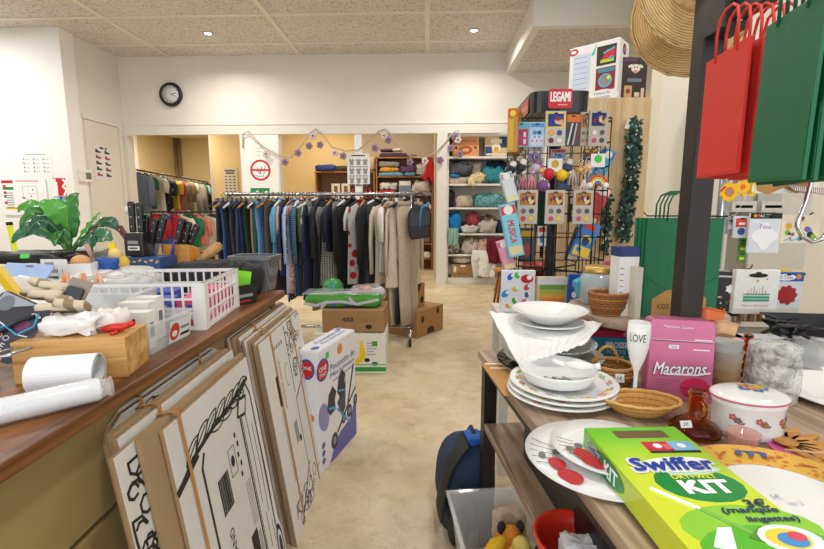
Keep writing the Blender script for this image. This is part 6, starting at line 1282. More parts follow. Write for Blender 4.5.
# ================= DISPLAY FRAME, BAGS, HATS =================
PX,PYY=.715,1.24; PB=M('#2b2422',.45,.2,n=.15)
t=thing('metal_display_rack','dark metal display rack standing on the table, holding the hanging bags','display rack',(0,0,0))
zt_=1.87; bz=CH+(211-40)/450*1.22
B().box(PX-.028,PX+.03,PYY-.02,PYY+.035,ZB+.0005,2.02,PB).build('post',t,bev=.003)
B().box(PX-.028,PX+.03,.36,.41,ZB+.0005,2.02,PB).build('post',t,bev=.003)
B().box(PX-.012,PX+.02,.411,PYY-.021,bz-.026,bz+.022,PB).build('cross_bar',t,bev=.003); B().box(PX-.012,PX+.02,.411,PYY-.021,1.97,2.01,PB).build('top_bar',t,bev=.003)
B().box(PX-.031,PX+.033,PYY-.10,PYY-.0205,bz-.04,bz+.07,PB).build('bracket',t,bev=.003)
m=B()
for z in (bz+.045,bz-.022): m.lathe([(0,0),(.009,0),(.0095,.003),(.006,.006),(0,.0055)],M('#b9bcc0',.25,.9),16,T(PX+.002,PYY-.1005,z)@RX(pi/2)); 
m.build('bolts',t)
# paper carrier bags: a packet of flat folded bags hung from the bar; local X along the bag face, Y through the stack
def paperbag(name,label,loc,rz,w,h,mat,hm,fold=.3,th=.006,hn=True,group=None,tilt=None,hh=.085,hook=False):
    t=thing(name,label,'bag',loc,rz,group,tilt)
    b=B(); b.box(-w/2,w/2,0,th,-h,0,mat); b.build('body',t,bev=.001)
    b=B(); b.prism([(-w/2+.002,-h*.985),(w/2-.002,-h*.985),(w/2-.002,-h*(1-fold)),(-w/2+.002,-h*(1-fold))],-.0014,-.0003,mat,Mx(((1,0,0,0),(0,-1,0,-.0018),(0,0,0,0),(0,0,0,1))) if False else RX(pi/2)@T(0,0,.0017)); b.build('folded_base',t,bev=.0004)
    if hn:
        b=B(); b.tube([(-w*.25,.0,-.012),(-w*.25,-.001,hh*.5),(-w*.2,-.001,hh*.85),(-w*.08,0,hh),(w*.08,0,hh),(w*.2,-.001,hh*.85),(w*.25,-.001,hh*.5),(w*.25,0,-.012)],.0028,hm,6); b.build('handle',t)
    return t
KR=M('#e0352a',.6,n=.06); KRD=M('#d8382f',.55,n=.06); KG=M('#176b46',.6,n=.1,s=60); KGH=M('#0e5a3c',.5,n=.1)
a=at(697,186,y=1.0); c=at(734,178,y=.862); rz=math.atan2(c.y-a.y,c.x-a.x); w=(c-a).length+.012; h=.235
for k in range(6):
    x=(a.x+c.x)/2+.019*k; y=(a.y+c.y)/2-.0*k
    lab=['frontmost red paper carrier bag of the stack hanging from the display frame','second red paper carrier bag of the hanging stack','third red paper carrier bag of the hanging stack','fourth red paper carrier bag of the hanging stack','fifth red paper carrier bag of the hanging stack','rearmost red paper carrier bag of the hanging stack'][k]
    paperbag('red_paper_bag',lab,(x,y,CH+(211-64)/450*.93+.0*k),rz+.035*k,w,h+.001*k,KR,KRD,.3,.006,True,'red paper bags on the display frame',(0,.02*(k%2)),.078)
a=at(747,183,y=.80); c=at(803,177,y=.655); rz=math.atan2(c.y-a.y,c.x-a.x); w=(c-a).length+.0; 
for k in range(5):
    x=(a.x+c.x)/2+.012*k+.004; y=(a.y+c.y)/2
    lab=['frontmost dark green paper bag of the stack hanging at upper right','second dark green paper bag of the hanging stack','third dark green paper bag of the hanging stack','fourth dark green paper bag of the hanging stack','rearmost dark green paper bag of the hanging stack'][k]
    paperbag('green_paper_bag',lab,(x,y,CH+(211-30)/450*.73+.0*k),rz-.012+.012*k,w,.248+.003*(k%2),KG,KGH,.42,.006,True,'green paper bags on the display frame',(0,.03-.02*k),.075)
a=at(808,178,y=.80); c=at(836,176,y=.66); 
paperbag('green_paper_bag','dark green paper bag cut by the right photo edge, behind the green stack',((a.x+c.x)/2+.03,(a.y+c.y)/2,CH+(211-20)/450*.73),rz,w,.262,KG,KGH,.42,.006,True,'green paper bags on the display frame',None,.075)
# chrome hook loops under the bar
HK=M('#c4c7cb',.15,1,n=.02)
p=at(812,188,y=.92); t=thing('chrome_hook','shiny chrome hook with an upturned end hanging at the right behind the bags','hook',(p.x,.92,0))
q=[at(a_,b_,y=.92) for a_,b_ in ((812,178),(806,200),(799,218),(797,226),(802,236),(812,242),(822,239),(829,230))]; o=V((p.x,.92,0)); B().tube([V((p.x+.01,.92,bz))-o]+[x-o for x in q],.0045,HK,10).build('wire',t)
b=B(); b.tube([V((PX-.008,.92,bz-.03))-o,V((p.x+.01,.92,bz-.0))-o],.0045,HK,10); b.build('arm',t)
# hooks carrying the two stacks
for yy,n_,l_ in ((.93,'near','chrome wall hook that carries the red bags'),(.73,'far','chrome wall hook that carries the green bags')):
    one(B().tube([(PX-.013,yy,bz-.01),(PX-.06,yy,bz-.015),(PX-.14,yy-.01,bz-.03),(PX-.155,yy-.01,bz-.015)],.004,HK,8),'chrome_hook',l_,'hook')
# clear acrylic sign strip with red backing on the bar
p=at(752,12,y=.99); t=thing('acrylic_strip','clear acrylic strip with a red and white print fixed to the cross bar','sign',(PX-.0125,.96,bz+.02),-pi/2); B().box(-.11,.12,-.004,0,-.022,.026,clear('#f6f0f0',.45)).build('strip',t); B().box(-.05,.11,-.005,-.0041,-.02,.012,M('#cf5a5a',.4)).build('red_print',t)
m=B(); m.tube([(-.02,-.007,.02),(.03,-.012,.0),(.06,-.012,.004),(.075,-.009,.022)],.006,HK,8); m.build('hook',t)
# straw hats hung on the frame
def mat_straw():
    mt,nt,b=newmat('straw'); co=coords(nt); w=N(nt,'ShaderNodeTexWave',wave_type='RINGS',rings_direction='Z',Scale=42.,Distortion=2.5); L(nt,co,w.inputs['Vector']); q=N(nt,'ShaderNodeTexNoise',Scale=60.); L(nt,co,q.inputs['Vector'])
    a=mix(nt,q.outputs[0],rgba(lin('#cfa468')),rgba(lin('#f0dcb0'))); L(nt,mix(nt,ramp(nt,w.outputs[0],[(.2,(0,0,0)),(.6,(1,1,1))]),rgba(lin('#c39656')),a),b.inputs['Base Color']); b.inputs['Roughness'].default_value=.8; bump(nt,b,w.outputs[0],.6,.006); return mt
ST=mat_straw()
def hat(label,loc,tilt,rz):
    t=thing('straw_hat',label,'hat',loc,rz,None,tilt); r=random.Random(4); 
    B().lathe([(0,.118),(.03,.118),(.06,.112),(.078,.095),(.086,.05),(.092,.006),(.12,-.002),(.155,-.006),(.175,-.004),(.1765,-.001),(.155,-.001),(.12,.003),(.097,.010)],ST,56,None,1,1.08,wob=lambda q,z:.012*sin(q*19)+.01*sin(q*33)).build('woven_body',t)
    b=B(); b.tube([(.176*cos(2*pi*j/60)*(1+.012*sin(j*1.99)),.176*1.08*sin(2*pi*j/60)*(1+.012*sin(j*1.99)),-.003) for j in range(61)],.0045,ST,6); b.build('brim_edge',t); return t
p=at(699,-22,y=1.42); hat('woven straw hat hanging left of the display frame post, partly out of the photo',(p.x,1.43,p.z),(pi/2-.05,0),.1)
p=at(728,2,y=1.42); hat('second straw hat behind the display frame post, above the red bags',(p.x,1.62,p.z+.04),(pi/2-.1,0),-.2)
o_hook=None
b=B(); 
for x,z in ((PX-.02,1.93),): pass
# ================= ROUND SHELF BEHIND =================
RT=(.785,1.63); ZR=.9
t=thing('round_riser','round wooden raised shelf standing on the table behind the display frame','display shelf',(RT[0],RT[1],ZB+.0005)); z_=ZR-ZB-.0005; B().cyl(.26,z_-.03,z_,wood('#8d7460','#b9a08a',0,4.,.45),seg=72).build('top',t,bev=.002); B().cyl(.035,.012,z_-.0305,PB,T(0,-.045,0),seg=24).build('pedestal',t); B().cyl(.065,0,.0115,PB,T(0,-.045,0),seg=32).build('base',t)
def onr(px,y): return V((at(px,250,y=y).x,y,ZR+.0005))
# jar
p=onr(601,1.70); t=thing('storage_jar','glass storage jar with a gold screw lid on the round table','jar',p); B().lathe([(0,0),(.055,0),(.068,.012),(.07,.1),(.06,.118),(.052,.122),(.049,.122),(.057,.115),(.066,.1),(.064,.014),(0,.006)],clear('#dfe6e4',.35,.04),36).build('glass_body',t); B().lathe([(0,.1225),(.057,.1225),(.058,.126),(.058,.142),(.054,.145),(0,.145)],M('#c9a75a',.35,.7),36).build('lid',t); 
q=B(); lump(.09,.08,.07,spots('#c9c4ba','#6f7a78',60,.4),61,.3,b=q,X=T(0,0,.007)); q.build('contents',t)
# wicker basket on round table
p=onr(611,1.53); t=thing('wicker_basket','brown wicker basket with a yellow woven band on the round table','basket',p); wicker(t,[(.042,0),(.056,.035),(.062,.075)],M('#8a5526',.6,n=.25,s=80),M('#a06a34',.6,n=.2,s=80),20,.85,rows=9)
b=B(); b.tube([(.0595*cos(2*pi*j/40),.0595*.85*sin(2*pi*j/40),.055) for j in range(41)],.0038,M('#c79a35',.6),6); b.build('yellow_band',t)
p=onr(620,1.70); one(B().lathe([(0,0),(.035,0),(.042,.1),(.04,.1),(.033,.004),(0,.004)],spots('#d8402f','#f2e2da',42,.35),24),'spotted_cup','red spotted paper cup behind the wicker basket','cup',(p.x+.02,1.72,ZR+.0005))
p=onr(612,1.83); t=thing('pink_clock','pink flower shaped frame with a grey centre standing behind the jar','frame',(p.x,1.81,ZR+.0005+.09),0,None,(.12,0)); b=B(); 
for k in range(12): a=k*pi/6; b.ball((.055*cos(a),0,.055*sin(a)),.02,M('#c7628c',.45),sy=.4,seg=8)
b.lathe([(0,-.006),(.055,-.006),(.055,.006),(0,.006)],M('#c7628c',.45),24,RX(pi/2)); b.build('flower_body',t); B().lathe([(0,.007),(.024,.007),(.02,.012),(0,.012)],M('#b9b4b6',.4),20,RX(pi/2)).build('centre',t); B().box(-.03,.03,0,.05,-.09,-.076,M('#a84a74',.5)).build('stand',t)
p=onr(588,1.78); one(B().prism(rrect(.1,.075,.01),-.02,.02,M('#2f9fc0',.4),RX(pi/2)),'teal_case','turquoise case standing at the left rear of the round table','case',(p.x+.0,1.76,ZR+.062),.2,bev=.003,tilt=(0,-.35))
# tall slim boxes beside green bags
p=onr(627,1.50); t=thing('ruled_box','tall slim white box with ruler marks and a navy top on the round table','box',(p.x,1.50,ZR+.0005),.1); B().box(-.022,.045,0,.06,0,.2,M('#e3e2de',.5)).build('body',t,bev=.001); B().box(-.023,.046,-.001,.061,.2005,.232,M('#1f3570',.4)).build('navy_top',t,bev=.001); m=B(); f=face((-.0,-.0003,0))
for k in range(8): m.mark(f,-.018,.02+.02*k,-.006,.0225+.02*k,M('#666'))
m.build('ruler_marks',t)
p=onr(638,1.47); one(B().box(-.008,.012,0,.05,0,.17,bands('#d9b8ba','#b9cfae',26,2,.5,.6,'#e9e2c9',1)),'striped_booklet','narrow pastel printed booklet between ruled box and green bags','book',(p.x+.006,1.46,ZR+.0005),.1)
# standing green carrier bags
a=at(640,306,y=1.49); c=at(714,309,y=1.52); w=(c-a).length; h=zpy(218,1.49)-ZR; rz=math.atan2(c.y-a.y,c.x-a.x)
for k in range(4):
    x=(a.x+c.x)/2-.004*k+.006; y=(a.y+c.y)/2+.0095*k
    t=paperbag('green_paper_bag',['front','second','third','rear'][k]+' dark green carrier bag of the packet standing on the round table',(x-.004*k,y,ZR+h+.001),rz,w,h,KG,KGH,.42,.008,True,'green carrier bags standing on the round table',None,.085)
    if k==0:
        m=B(); f=face((0,-.0022,-h)); KF=M('#b58a4e',.7)
        m.prism([(-.1,0.002),(.09,0.002),(.09,.06),(.05,.09),(-.05,.09),(-.1,.06)],0,.0015,KF,f); m.text(f,'KIDS',-.06,.035,.018,INK,w=.04,l=5); m.dot(f,.055,.045,.014,INK,l=4).dot(f,.055,.045,.009,KF,l=5); m.line(f,[(-w/2,h*.42),(-.05,.09)],.0012,M('#0a4a30'),1); m.line(f,[(w/2,h*.42),(.05,.09)],.0012,M('#0a4a30'),1); m.build('kraft_label',t)
# ================= PARTY SPINNER ON THE RIGHT =================
SPX,SPY=at(717,260,y=2.4).x,2.4
t=thing('party_spinner','chrome pole spinner rack of party goods at the right','rack',(SPX,SPY,0)); B().cyl(.022,.03,1.62,M('#a9b2bd',.25,.8),seg=16).build('pole',t); B().lathe([(0,0),(.25,0),(.25,.015),(.03,.035),(0,.035)],HBLK,32).build('base',t)
zh1=zpy(216,SPY); zh2=zpy(271,SPY)
for nm,z in (('upper',zh1),('lower',zh2)):
    for k in range(6):
        a=pi/6+k*pi/3; r=.34; b=B(); b.tube([(.022*cos(a),.022*sin(a),z),(r*cos(a),r*sin(a),z),((r+.02)*cos(a),(r+.02)*sin(a),z+.02)],.004,HBLK,6); b.build('hook_arm',t)
    b=B(); b.tube([(.12*cos(2*pi*j/24),.12*sin(2*pi*j/24),z) for j in range(25)],.004,HBLK,6); b.build('ring',t)
b=B(); b.cyl(.17,zpy(273,SPY),zpy(273,SPY)+.006,M('#8d9196',.4,.5),seg=32); b.build('tray',t)
def pack(name,label,px0,px1,py0,py1,y,base,marks=None,th=.012,rz=0,mat=None,cat='pack',group=None,parts=True,tilt=None,header=None,clearbag=True):
    a=at(px0,py0,y=y); c=at(px1,py1,y=y); w=c.x-a.x; h=a.z-c.z; t=thing(name,label,cat,((a.x+c.x)/2,y,(a.z+c.z)/2),rz,group,tilt)
    B().box(-w/2,w/2,0,th,-h/2,h/2,mat or M(base,.45)).build('card',t,bev=.0015)
    if marks: m=B(); marks(m,face((0,-.0004,0)),w,h); m.build('print',t)
    m=B(); m.dot(face((0,-.0006,h/2-.012)),0,0,.012,BLK,.004,l=2); m.build('hang_slot',t)
    return t,w,h
def cake(m,f,w,h):
    m.mark(f,-w*.3,-h*.22,w*.3,-h*.08,M('#7fc0a6'))
    for k in range(3): m.mark(f,-w*.3,-h*.2+k*.014,w*.3,-h*.2+k*.014+.005,M('#3f8f78'),l=2)
    for k in range(7): m.mark(f,-w*.2+k*w*.065,-h*.08,-w*.185+k*w*.065,h*(.04+.05*(k%3)),[M('#d9637a'),M('#e2b04a'),M('#5f9fb8')][k%3])
    m.text(f,'Happy Birthday',0,-h*.31,h*.06,M('#d98a8a'),w=w*.62); m.mark(f,-w/2,-h/2,w/2,-h*.38,M('#dcdad2')); m.dot(f,0,h*.38,w*.22,BLK,.01,l=2); m.dot(f,0,h*.25,.006,M('#e2b04a'))
pack('party_bag','white party bag printed with a mint birthday cake on the spinner','' and 0 or 737,776,270,314,SPY-.36,'#efeee8',cake,.03)
def octo(m,f,w,h):
    m.mark(f,-w/2,h*.25,w/2,h/2,M('#2453a8')).dot(f,-w*.1,h*.36,w*.34,M('#e9eef5'),h*.09,l=2); m.text(f,'10 Tovs',-w*.1,h*.36,h*.1,INK,w=w*.45,l=3); m.dot(f,w*.33,h*.38,.012,OR,l=3)
    r=M('#a3202a',.35)
    for k in range(9): a=k*.7; m.dot(f,-.0+w*.22*cos(a),-h*.12+h*.17*sin(a),w*.13,r,w*.1,l=3+k%3,seg=10,rot=a)
    m.dot(f,0,-h*.12,w*.2,r,l=6)
pack('toy_pack','clear pack of red jelly octopus toys with a blue header on the spinner',774,800,272,309,SPY-.33,'#d7d9dc',octo,.015)
def conf(m,f,w,h):
    r=random.Random(5)
    for k in range(26): m.dot(f,r.uniform(-.45,.45)*w,r.uniform(-.45,-.05)*h,.004,[RED,YEL,GR,M('#e8e8e8'),OR][k%5],seg=6)
    m.prism([(w*(.1+.17*(1 if k%2 else .7)*cos(k*pi/6)),h*(.12+.11*(1 if k%2 else .7)*sin(k*pi/6))) for k in range(12)],0,.0012,M('#f2f2f2'),f); m.mark(f,-w*.35,h*.38,w*.2,h*.42,M('#c9c9cc'))
pack('confetti_pack','black party pack with a white starburst and coloured dots on the spinner',716,737,272,316,SPY-.33,'#1c1c20',conf,.02,-.25)
pack('brush_pack','pack of tan wooden picks below the white cake bag',728,762,299,322,SPY-.26,'#b98f63',lambda m,f,w,h:[m.mark(f,-w*.45+k*w*.09,-h*.45,-w*.4+k*w*.09,h*.3,M(['#8a6238','#d1a878','#efe2cc'][k%3])) for k in range(10)],.012)
def whitepk(m,f,w,h):
    m.mark(f,-w/2,h*.36,w/2,h/2,BLK); m.text(f,'PARTY',-w*.05,h*.43,h*.07,M('#e8e8e8'),w=w*.5,l=2); m.dot(f,-w*.3,h*.43,.008,RED,l=2).dot(f,-w*.36,h*.43,.006,YEL,l=3)
    m.prism([(w*.36*(1+.18*cos(4*a))*cos(a),-h*.08+h*.3*(1+.18*cos(4*a))*sin(a)) for a in [2*pi*k/28 for k in range(28)]],0,.0015,M('#fbfbfd',.4),f); m.text(f,'Fête',0,h*.16,.02,M('#b060c0'),w=w*.35,l=5)
pack('mask_pack','pack of white paper butterfly shapes with a black header on the spinner',751,778,213,253,SPY-.34,'#dfe3ea',whitepk,.012)
def scrap(m,f,w,h):
    r=random.Random(9)
    for k in range(22): m.dot(f,r.uniform(-.42,.42)*w,r.uniform(-.35,.42)*h,r.uniform(.006,.016),M(['#d9455a','#4f9fd0','#7fb83a','#e2b13a','#8a5fa8','#2a2a2e'][k%6]),l=1+k%3,seg=7,rot=k)
    m.line(f,[(w*(-.4+.1*k),-h*.42+.008*(k%2)) for k in range(9)],.006,M('#8fc0d8'),2)
pack('sticker_pack','cream pack of colourful stickers at the right of the spinner',783,818,215,243,SPY-.3,'#efe4c6',scrap,.01)
pack('balloon_pack','red and white balloon packet left of the butterfly pack',735,748,216,238,SPY-.3,'#e4e4e6',lambda m,f,w,h:[m.mark(f,-w*.4,h*.0,w*.3,h*.4,M('#e0482f')),m.dot(f,0,-h*.2,w*.25,BLU),m.mark(f,-w*.2,h*.1,w*.2,h*.2,M('#f4f4f4'),l=2)],.012)
pack('balloon_pack','grey and brown packet strip beside the red balloon packet',728,735,218,234,SPY-.28,'#8d8a92',lambda m,f,w,h:[m.mark(f,-w*.4,-h*.2,w*.4,h*.1,M('#b8bcc6'))],.012)
pack('candle_pack','slim green glittering tube pack hanging under the balloon packet',740,745,238,262,SPY-.28,'#4f8a2a',lambda m,f,w,h:[m.mark(f,-w*.3,-h*.4+k*h*.2,w*.3,-h*.3+k*h*.2,M(['#d8e23a','#2a5a2a'][k%2])) for k in range(4)],.01)
# flame mask and masks hanging above
p=at(729,192,y=1.9); t=thing('flame_mask','yellow and orange cardboard party mask hanging below the red bags','mask',p,.1); b=B(); YO=M('#f2bd1c',.5); 
b.prism([(.034*(1+.22*(k%2))*cos(k*pi/10),.034*(1+.22*(k%2))*sin(k*pi/10)) for k in range(20)],-.002,.002,YO,RX(pi/2)); b.prism([(.055+.03*(1+.2*(k%2))*cos(k*pi/8),.02+.022*(1+.2*(k%2))*sin(k*pi/8)) for k in range(16)],-.0018,.0022,YO,RX(pi/2)); b.build('mask',t)
m=B(); f=face((0,-.0022,0)); m.dot(f,0,0,.02,M('#e8701c'),l=1).dot(f,0,0,.012,M('#8d8f8a'),l=2); m.dot(f,.055,.02,.012,M('#e8701c'),l=2); m.line(f,[(-.02,.02),(-.035,.005)],.008,RED,1); m.build('print',t); B().tube([(-.02,0,-.02),(-.015,0,-.07),(.01,0,-.1),(.04,0,-.09),(.07,0,-.03),(.075,0,.0)],.0012,M('#d8d8d8'),5).build('elastic',t)
pack('yellow_pack','narrow yellow packet hanging between the masks',744,755,177,196,1.95,'#e8c32a',lambda m,f,w,h:[m.mark(f,-w*.3,-h*.4,w*.2,h*.3,M('#c9951c')),m.mark(f,.0,-h*.3,w*.4,.1*h,M('#efe9d5'))],.01)
p=at(783,184,y=2.05); t=thing('cork_mask','tan moustache shaped mask on a white card hanging above the spinner','mask',p,0); B().box(-.145,.15,.0,.004,-.04,.05,M('#ecebe6',.5)).build('card',t); b=B(); b.prism([(-.115,.03),(-.07,.055),(.0,.035),(.07,.055),(.11,.025),(.1,-.02),(.06,-.04),(0,-.015),(-.06,-.045),(-.11,-.025)],0.0005,.006,M('#b98a4a',.6,s=70),RX(pi/2)); b.build('mask',t,bev=.002)
t=thing('hanging_rail','thin grey rail of the wall display above the party spinner','rail',(SPX,2.1,0)); B().tube([(-.05,0,zpy(175,2.1)),(.62,0,zpy(172,2.1))],.006,CHR,8).build('bar',t)
for px,py,l_ in ((795,176,'striped paper straw bundle at the right above the spinner'),(812,190,'second striped paper straw bundle at the right edge')):
    p=at(px,py,y=2.0); b=B()
    for k in range(4): b.tube([(-.07,.01*k,.006*k),(.09,.01*k,-.02+.008*k)],.005,bands('#f0ece4','#8a4a3a',40,0,.5),6)
    one(b,'straw_bundle',l_,'straws',p)
# things lying on the spinner tray
for k,(px,py,c,l_,s) in enumerate(((722,268,'#b5a58c','tan feather heap on the left of the spinner tray',(.1,.06,.035)),(733,269,'#e0762f','orange packet on the spinner tray',(.07,.05,.02)),(745,266,'#6aa6c0','pale blue packet on the spinner tray',(.12,.06,.02)),(764,266,'#8a2a8c','purple foil roll on the spinner tray',(.1,.04,.03)),(776,268,'#c22a3c','red foil packet on the spinner tray',(.09,.04,.03)),(787,266,'#d9c53a','yellow shuttle-shaped toy on the spinner tray',(.06,.04,.04)),(797,267,'#d9c9a0','cream paper cone on the spinner tray',(.07,.05,.04)))):
    p=at(px,py,y=SPY-.12); one(lump(*s,M(c,.5),70+k,.35),'party_item',l_,'party item',(p.x,SPY-.12+.02*(k%2),zpy(273,SPY)+.0065 if abs(p.x-SPX)<.17 else zpy(273,SPY)+.0065))
# dark tray under, cables, pink and black blister packs, dark bin on a low cabinet behind the table


def blist(m,f,w,h): m.mark(f,-w/2,-h/2,w/2,h/2,M('#d8236a',.4)); m.dot(f,w*.33,0,h*.3,M('#f0d0de'),l=2).dot(f,w*.33,0,h*.2,M('#d8236a'),l=3); m.mark(f,-w*.35,-h*.1,w*.0,h*.1,M('#8a1844'),l=2)
def partyb(m,f,w,h): m.mark(f,-w/2,-h/2,w/2,h/2,BLK); m.text(f,'Party',-w*.22,h*.1,h*.34,M('#f0f0f0'),w=w*.28,l=2,slant=.2,bold=.0006); m.text(f,'decoration',w*.2,h*.2,h*.16,M('#d8d8d8'),w=w*.3,l=2); m.mark(f,-w*.4,-h*.3,w*.3,-h*.24,M('#cfcfcf'),l=2)
def flatpack(name,label,px,py,w,d,h,y,mat,marks,rz=0,z=None):
    p=at(px,py,y=y); t=thing(name,label,'pack',(p.x,y,ZB+.0005 if z is None else z),rz); B().box(-w/2,w/2,0,d,0,h,mat).build('body',t,bev=.002); m=B(); marks(m,face((0,-.0004,h/2)),w,h); m.build('print',t); return t
flatpack('pink_pack','bright pink blister pack lying behind the orange mould',730,345,.10,.1,.085,1.48,M('#c8cad0',.4),blist,-.1)
flatpack('black_pack','black pack lettered Party lying at the rear of the table',758,345,.17,.06,.085,1.475,M('#b9b9bc',.5),partyb,-.05)
p=at(786,330,y=1.56); t=thing('cable_heap','tangle of black cables on the rear right of the table','cables',(p.x,1.565,ZB+.057)); r=random.Random(3); b=B()
for q in range(5): b.tube([(r.uniform(-.07,.07)+.02*cos(k),.05*sin(k*.9+q),.012+.05*abs(sin(k*.8+q))) for k in range(9)],.006,M('#1b1c1f',.4),6)
b.build('cables',t)
flatpack('steel_tray','grey metal drawer unit supporting the cables',790,345,.2,.08,.055,1.53,M('#9a9ca0',.4,.4),lambda m,f,w,h:[m.mark(f,-w*.4,-h*.3+.02*k,w*.4,-h*.28+.02*k,M('#55585e')) for k in range(3)])
p=at(812,345,y=1.72); t=thing('dark_bin','dark blue-black plastic bin at the right edge behind the cake dome','bin',(at(800,340,y=1.73).x+.01,1.72,.711),-.1)
openbox(.3,.26,.10,M('#23262e',.4),parent=t,name='tub',tp=.03,rim=.01,th=.004)
t=thing('side_cabinet','low grey cabinet under the dark bin at the right','cabinet',(1.37,1.66,0)); B().box(0,.8,.04,.45,0,.69,M('#b9b4a9',.6)).build('body',t); B().box(-.01,.81,.03,.46,.6905,.71,M('#8d8a84',.5)).build('top',t)
# white cupboard with grey door frames behind the party spinner
xw=at(700,250,y=3.9).x; xe=at(800,250,y=3.9).x
t=thing('white_cupboard','tall pale cupboard with a dark gap behind the party spinner','cupboard',(xw,3.75,0)); w=xe-xw; CW_=M('#d9d3c6',.5,n=.06); hC=zpy(95,3.8)
B().box(0,w,.1,.44,0,hC,M('#8f8779',.7)).build('carcass',t); B().box(.0,w*.2,.07,.1,.05,hC-.02,CW_).build('door',t,bev=.003); B().box(w*.42,w*.98,.07,.1,.05,hC-.02,M('#cfcbc0',.5,n=.06)).build('door',t,bev=.003)
for px0,px1,l_ in ((735,757,'left clear brochure holder on the pale cupboard'),(765,786,'right clear brochure holder on the pale cupboard')):
    a=at(px0,185,y=3.7); c=at(px1,212,y=3.7); w_=c.x-a.x; h_=a.z-c.z; t=thing('brochure_holder',l_,'holder',((a.x+c.x)/2,3.76,(a.z+c.z)/2),0,'brochure holders on the pale cupboard'); B().box(-w_/2,w_/2,0,.006,-h_/2,h_/2,M('#b9b6b0',.3)).box(-w_/2,w_/2,-.05,0,-h_/2,-h_/2+.01,M('#c9c6c0',.3)).box(-w_/2,w_/2,-.05,-.046,-h_/2+.011,-h_*.1,M('#cfccc6',.3)).build('tray',t); B().box(-w_*.35,w_*.35,-.0475-.003,-.0505,-h_*.35,-h_*.25,M('#77746e')).build('label_strip',t)
# ================= WIRE SPINNER OF SMALL TOYS (CENTRE RIGHT) =================
LX,LY=at(552,200,y=2.95).x,2.95; WB=M('#1a1a1c',.4,.3)
t=thing('wire_spinner','black wire display spinner of keyrings and small toys','rack',(LX,LY,0)); zT=zpy(117,LY-.28); zB_=zpy(276,LY); Wd=.25
B().cyl(.03,.03,zT-.05,WB,seg=14).build('pole',t); B().lathe([(0,0),(.3,0),(.3,.02),(.05,.035),(0,.035)],WB,32).build('base',t)
for s,(x0,y0,x1,y1) in enumerate(((-Wd,-Wd,Wd,-Wd),(Wd,-Wd,Wd,Wd),(Wd,Wd,-Wd,Wd),(-Wd,Wd,-Wd,-Wd))):
    b=B()
    for k in range(8): f_=k/7; b.tube([(x0+(x1-x0)*f_,y0+(y1-y0)*f_,zB_),(x0+(x1-x0)*f_,y0+(y1-y0)*f_,zT-.03)],.0035,WB,5)
    for k in range(8): z=zB_+(zT-.03-zB_)*k/7; b.tube([(x0,y0,z),(x1,y1,z)],.0035,WB,5)
    b.build('wire_panel',t)
b=B()
for x,y in ((Wd,Wd),(-Wd,Wd),(Wd,-Wd),(-Wd,-Wd)):
    for z in (zB_+.05,zT-.05): b.tube([(.03*x/Wd,.03*y/Wd,z),(x,y,z)],.006,WB,6)
b.build('spokes',t)
# curved black header with red brand plate
n=48; HXC=at(562,100,y=LY-Wd-.03).x-LX; HW_=.165; HY0,HY1=-Wd-.03,.22; HH=.115
def hl(o,z): return [(HXC+(HW_+o)*math.copysign(abs(cos(a))**.28,cos(a)),(HY0+HY1)/2+((HY1-HY0)/2+o)*math.copysign(abs(sin(a))**.28,sin(a)),z) for a in [2*pi*k/n for k in range(n)]]
b=B(); z0=zT-.005; b.loops([hl(0,z0),hl(.004,z0+HH),hl(-.002,z0+HH),hl(-.006,z0+.004)],M('#191a1c',.25),cap=(True,True),smooth=False); ho=b.build('header',t)
m=B(); pA=at(548,102,y=LY-Wd-.03).x-LX; pB=at(572,102,y=LY-Wd-.03).x-LX; f=face(((pA+pB)/2,HY0-.0045,z0+HH*.62)); w=pB-pA; m.prism([(x,y) for x,y in rrect(w,.105,.012)],0,.003,M('#c9222e',.35),f); m.text(f,'LEGAMI',0,.01,.05,M('#f2ecec'),w=w*.82,l=9,bold=.002); m.mark(f,-w*.1,-.036,w*.3,-.03,M('#e8b0b4'),l=9); m.build('red_plate',ho)
f=face((HXC-HW_-.0045,-.1,z0+.055),(0,-1,0)); m=B(); m.prism(rrect(.2,.085,.01),0,.002,M('#d2563f',.4),f); m.text(f,'LEGAMI',0,0,.03,M('#f0d8d0'),w=.15,l=6); m.build('side_plate',ho)
def lp(name,label,px0,px1,py0,py1,base,marks,dy=0,rz=0,th=.012,tilt=None,cat='toy pack',group='toy packs on the wire spinner',clearb=False): 
    return pack(name,label,px0,px1,py0,py1,LY-Wd-.045+dy,base,marks,th,rz,M(base,.4,n=.06),cat,group,True,tilt)
# paint blisters: amber picture card over four coloured pots
PIC=spots('#b0793a','#5a2f1c',28,.45,'#e2c08a')
def paints(c1,c2,c3,c4,pic,border=None):
    def g(m,f,w,h):
        if border: m.mark(f,-w*.45,0.02*h,w*.45,h*.46,border)
        m.mark(f,-w*.38,h*.06,w*.38,h*.42,pic,l=2)
        if border: m.dot(f,w*.1,h*.22,w*.16,M('#e0b090'),h*.1,l=4).dot(f,w*.1,h*.28,w*.18,M('#7a3b22'),h*.06,l=5); m.text(f,'50',-w*.32,h*.32,h*.07,INK,l=4)
        else:
            for k in range(4): m.dot(f,-w*.22+k*w*.15,h*(.22+.05*(k%2)),w*.07,[M('#8a2a2a'),M('#2a3a6a'),M('#e0c8a0'),M('#3a2a20')][k],h*.07,l=4,seg=8)
        for k,c in enumerate((c1,c2,c3,c4)): m.dot(f,w*(-.2 if k%2==0 else .2),-h*(.12 if k<2 else .34),w*.15,M('#9a948c',.3),l=1).dot(f,w*(-.2 if k%2==0 else .2),-h*(.12 if k<2 else .34),w*.125,M(c,.3),l=3)
    return g
G3='paint pot packs in the lower row of the wire spinner'
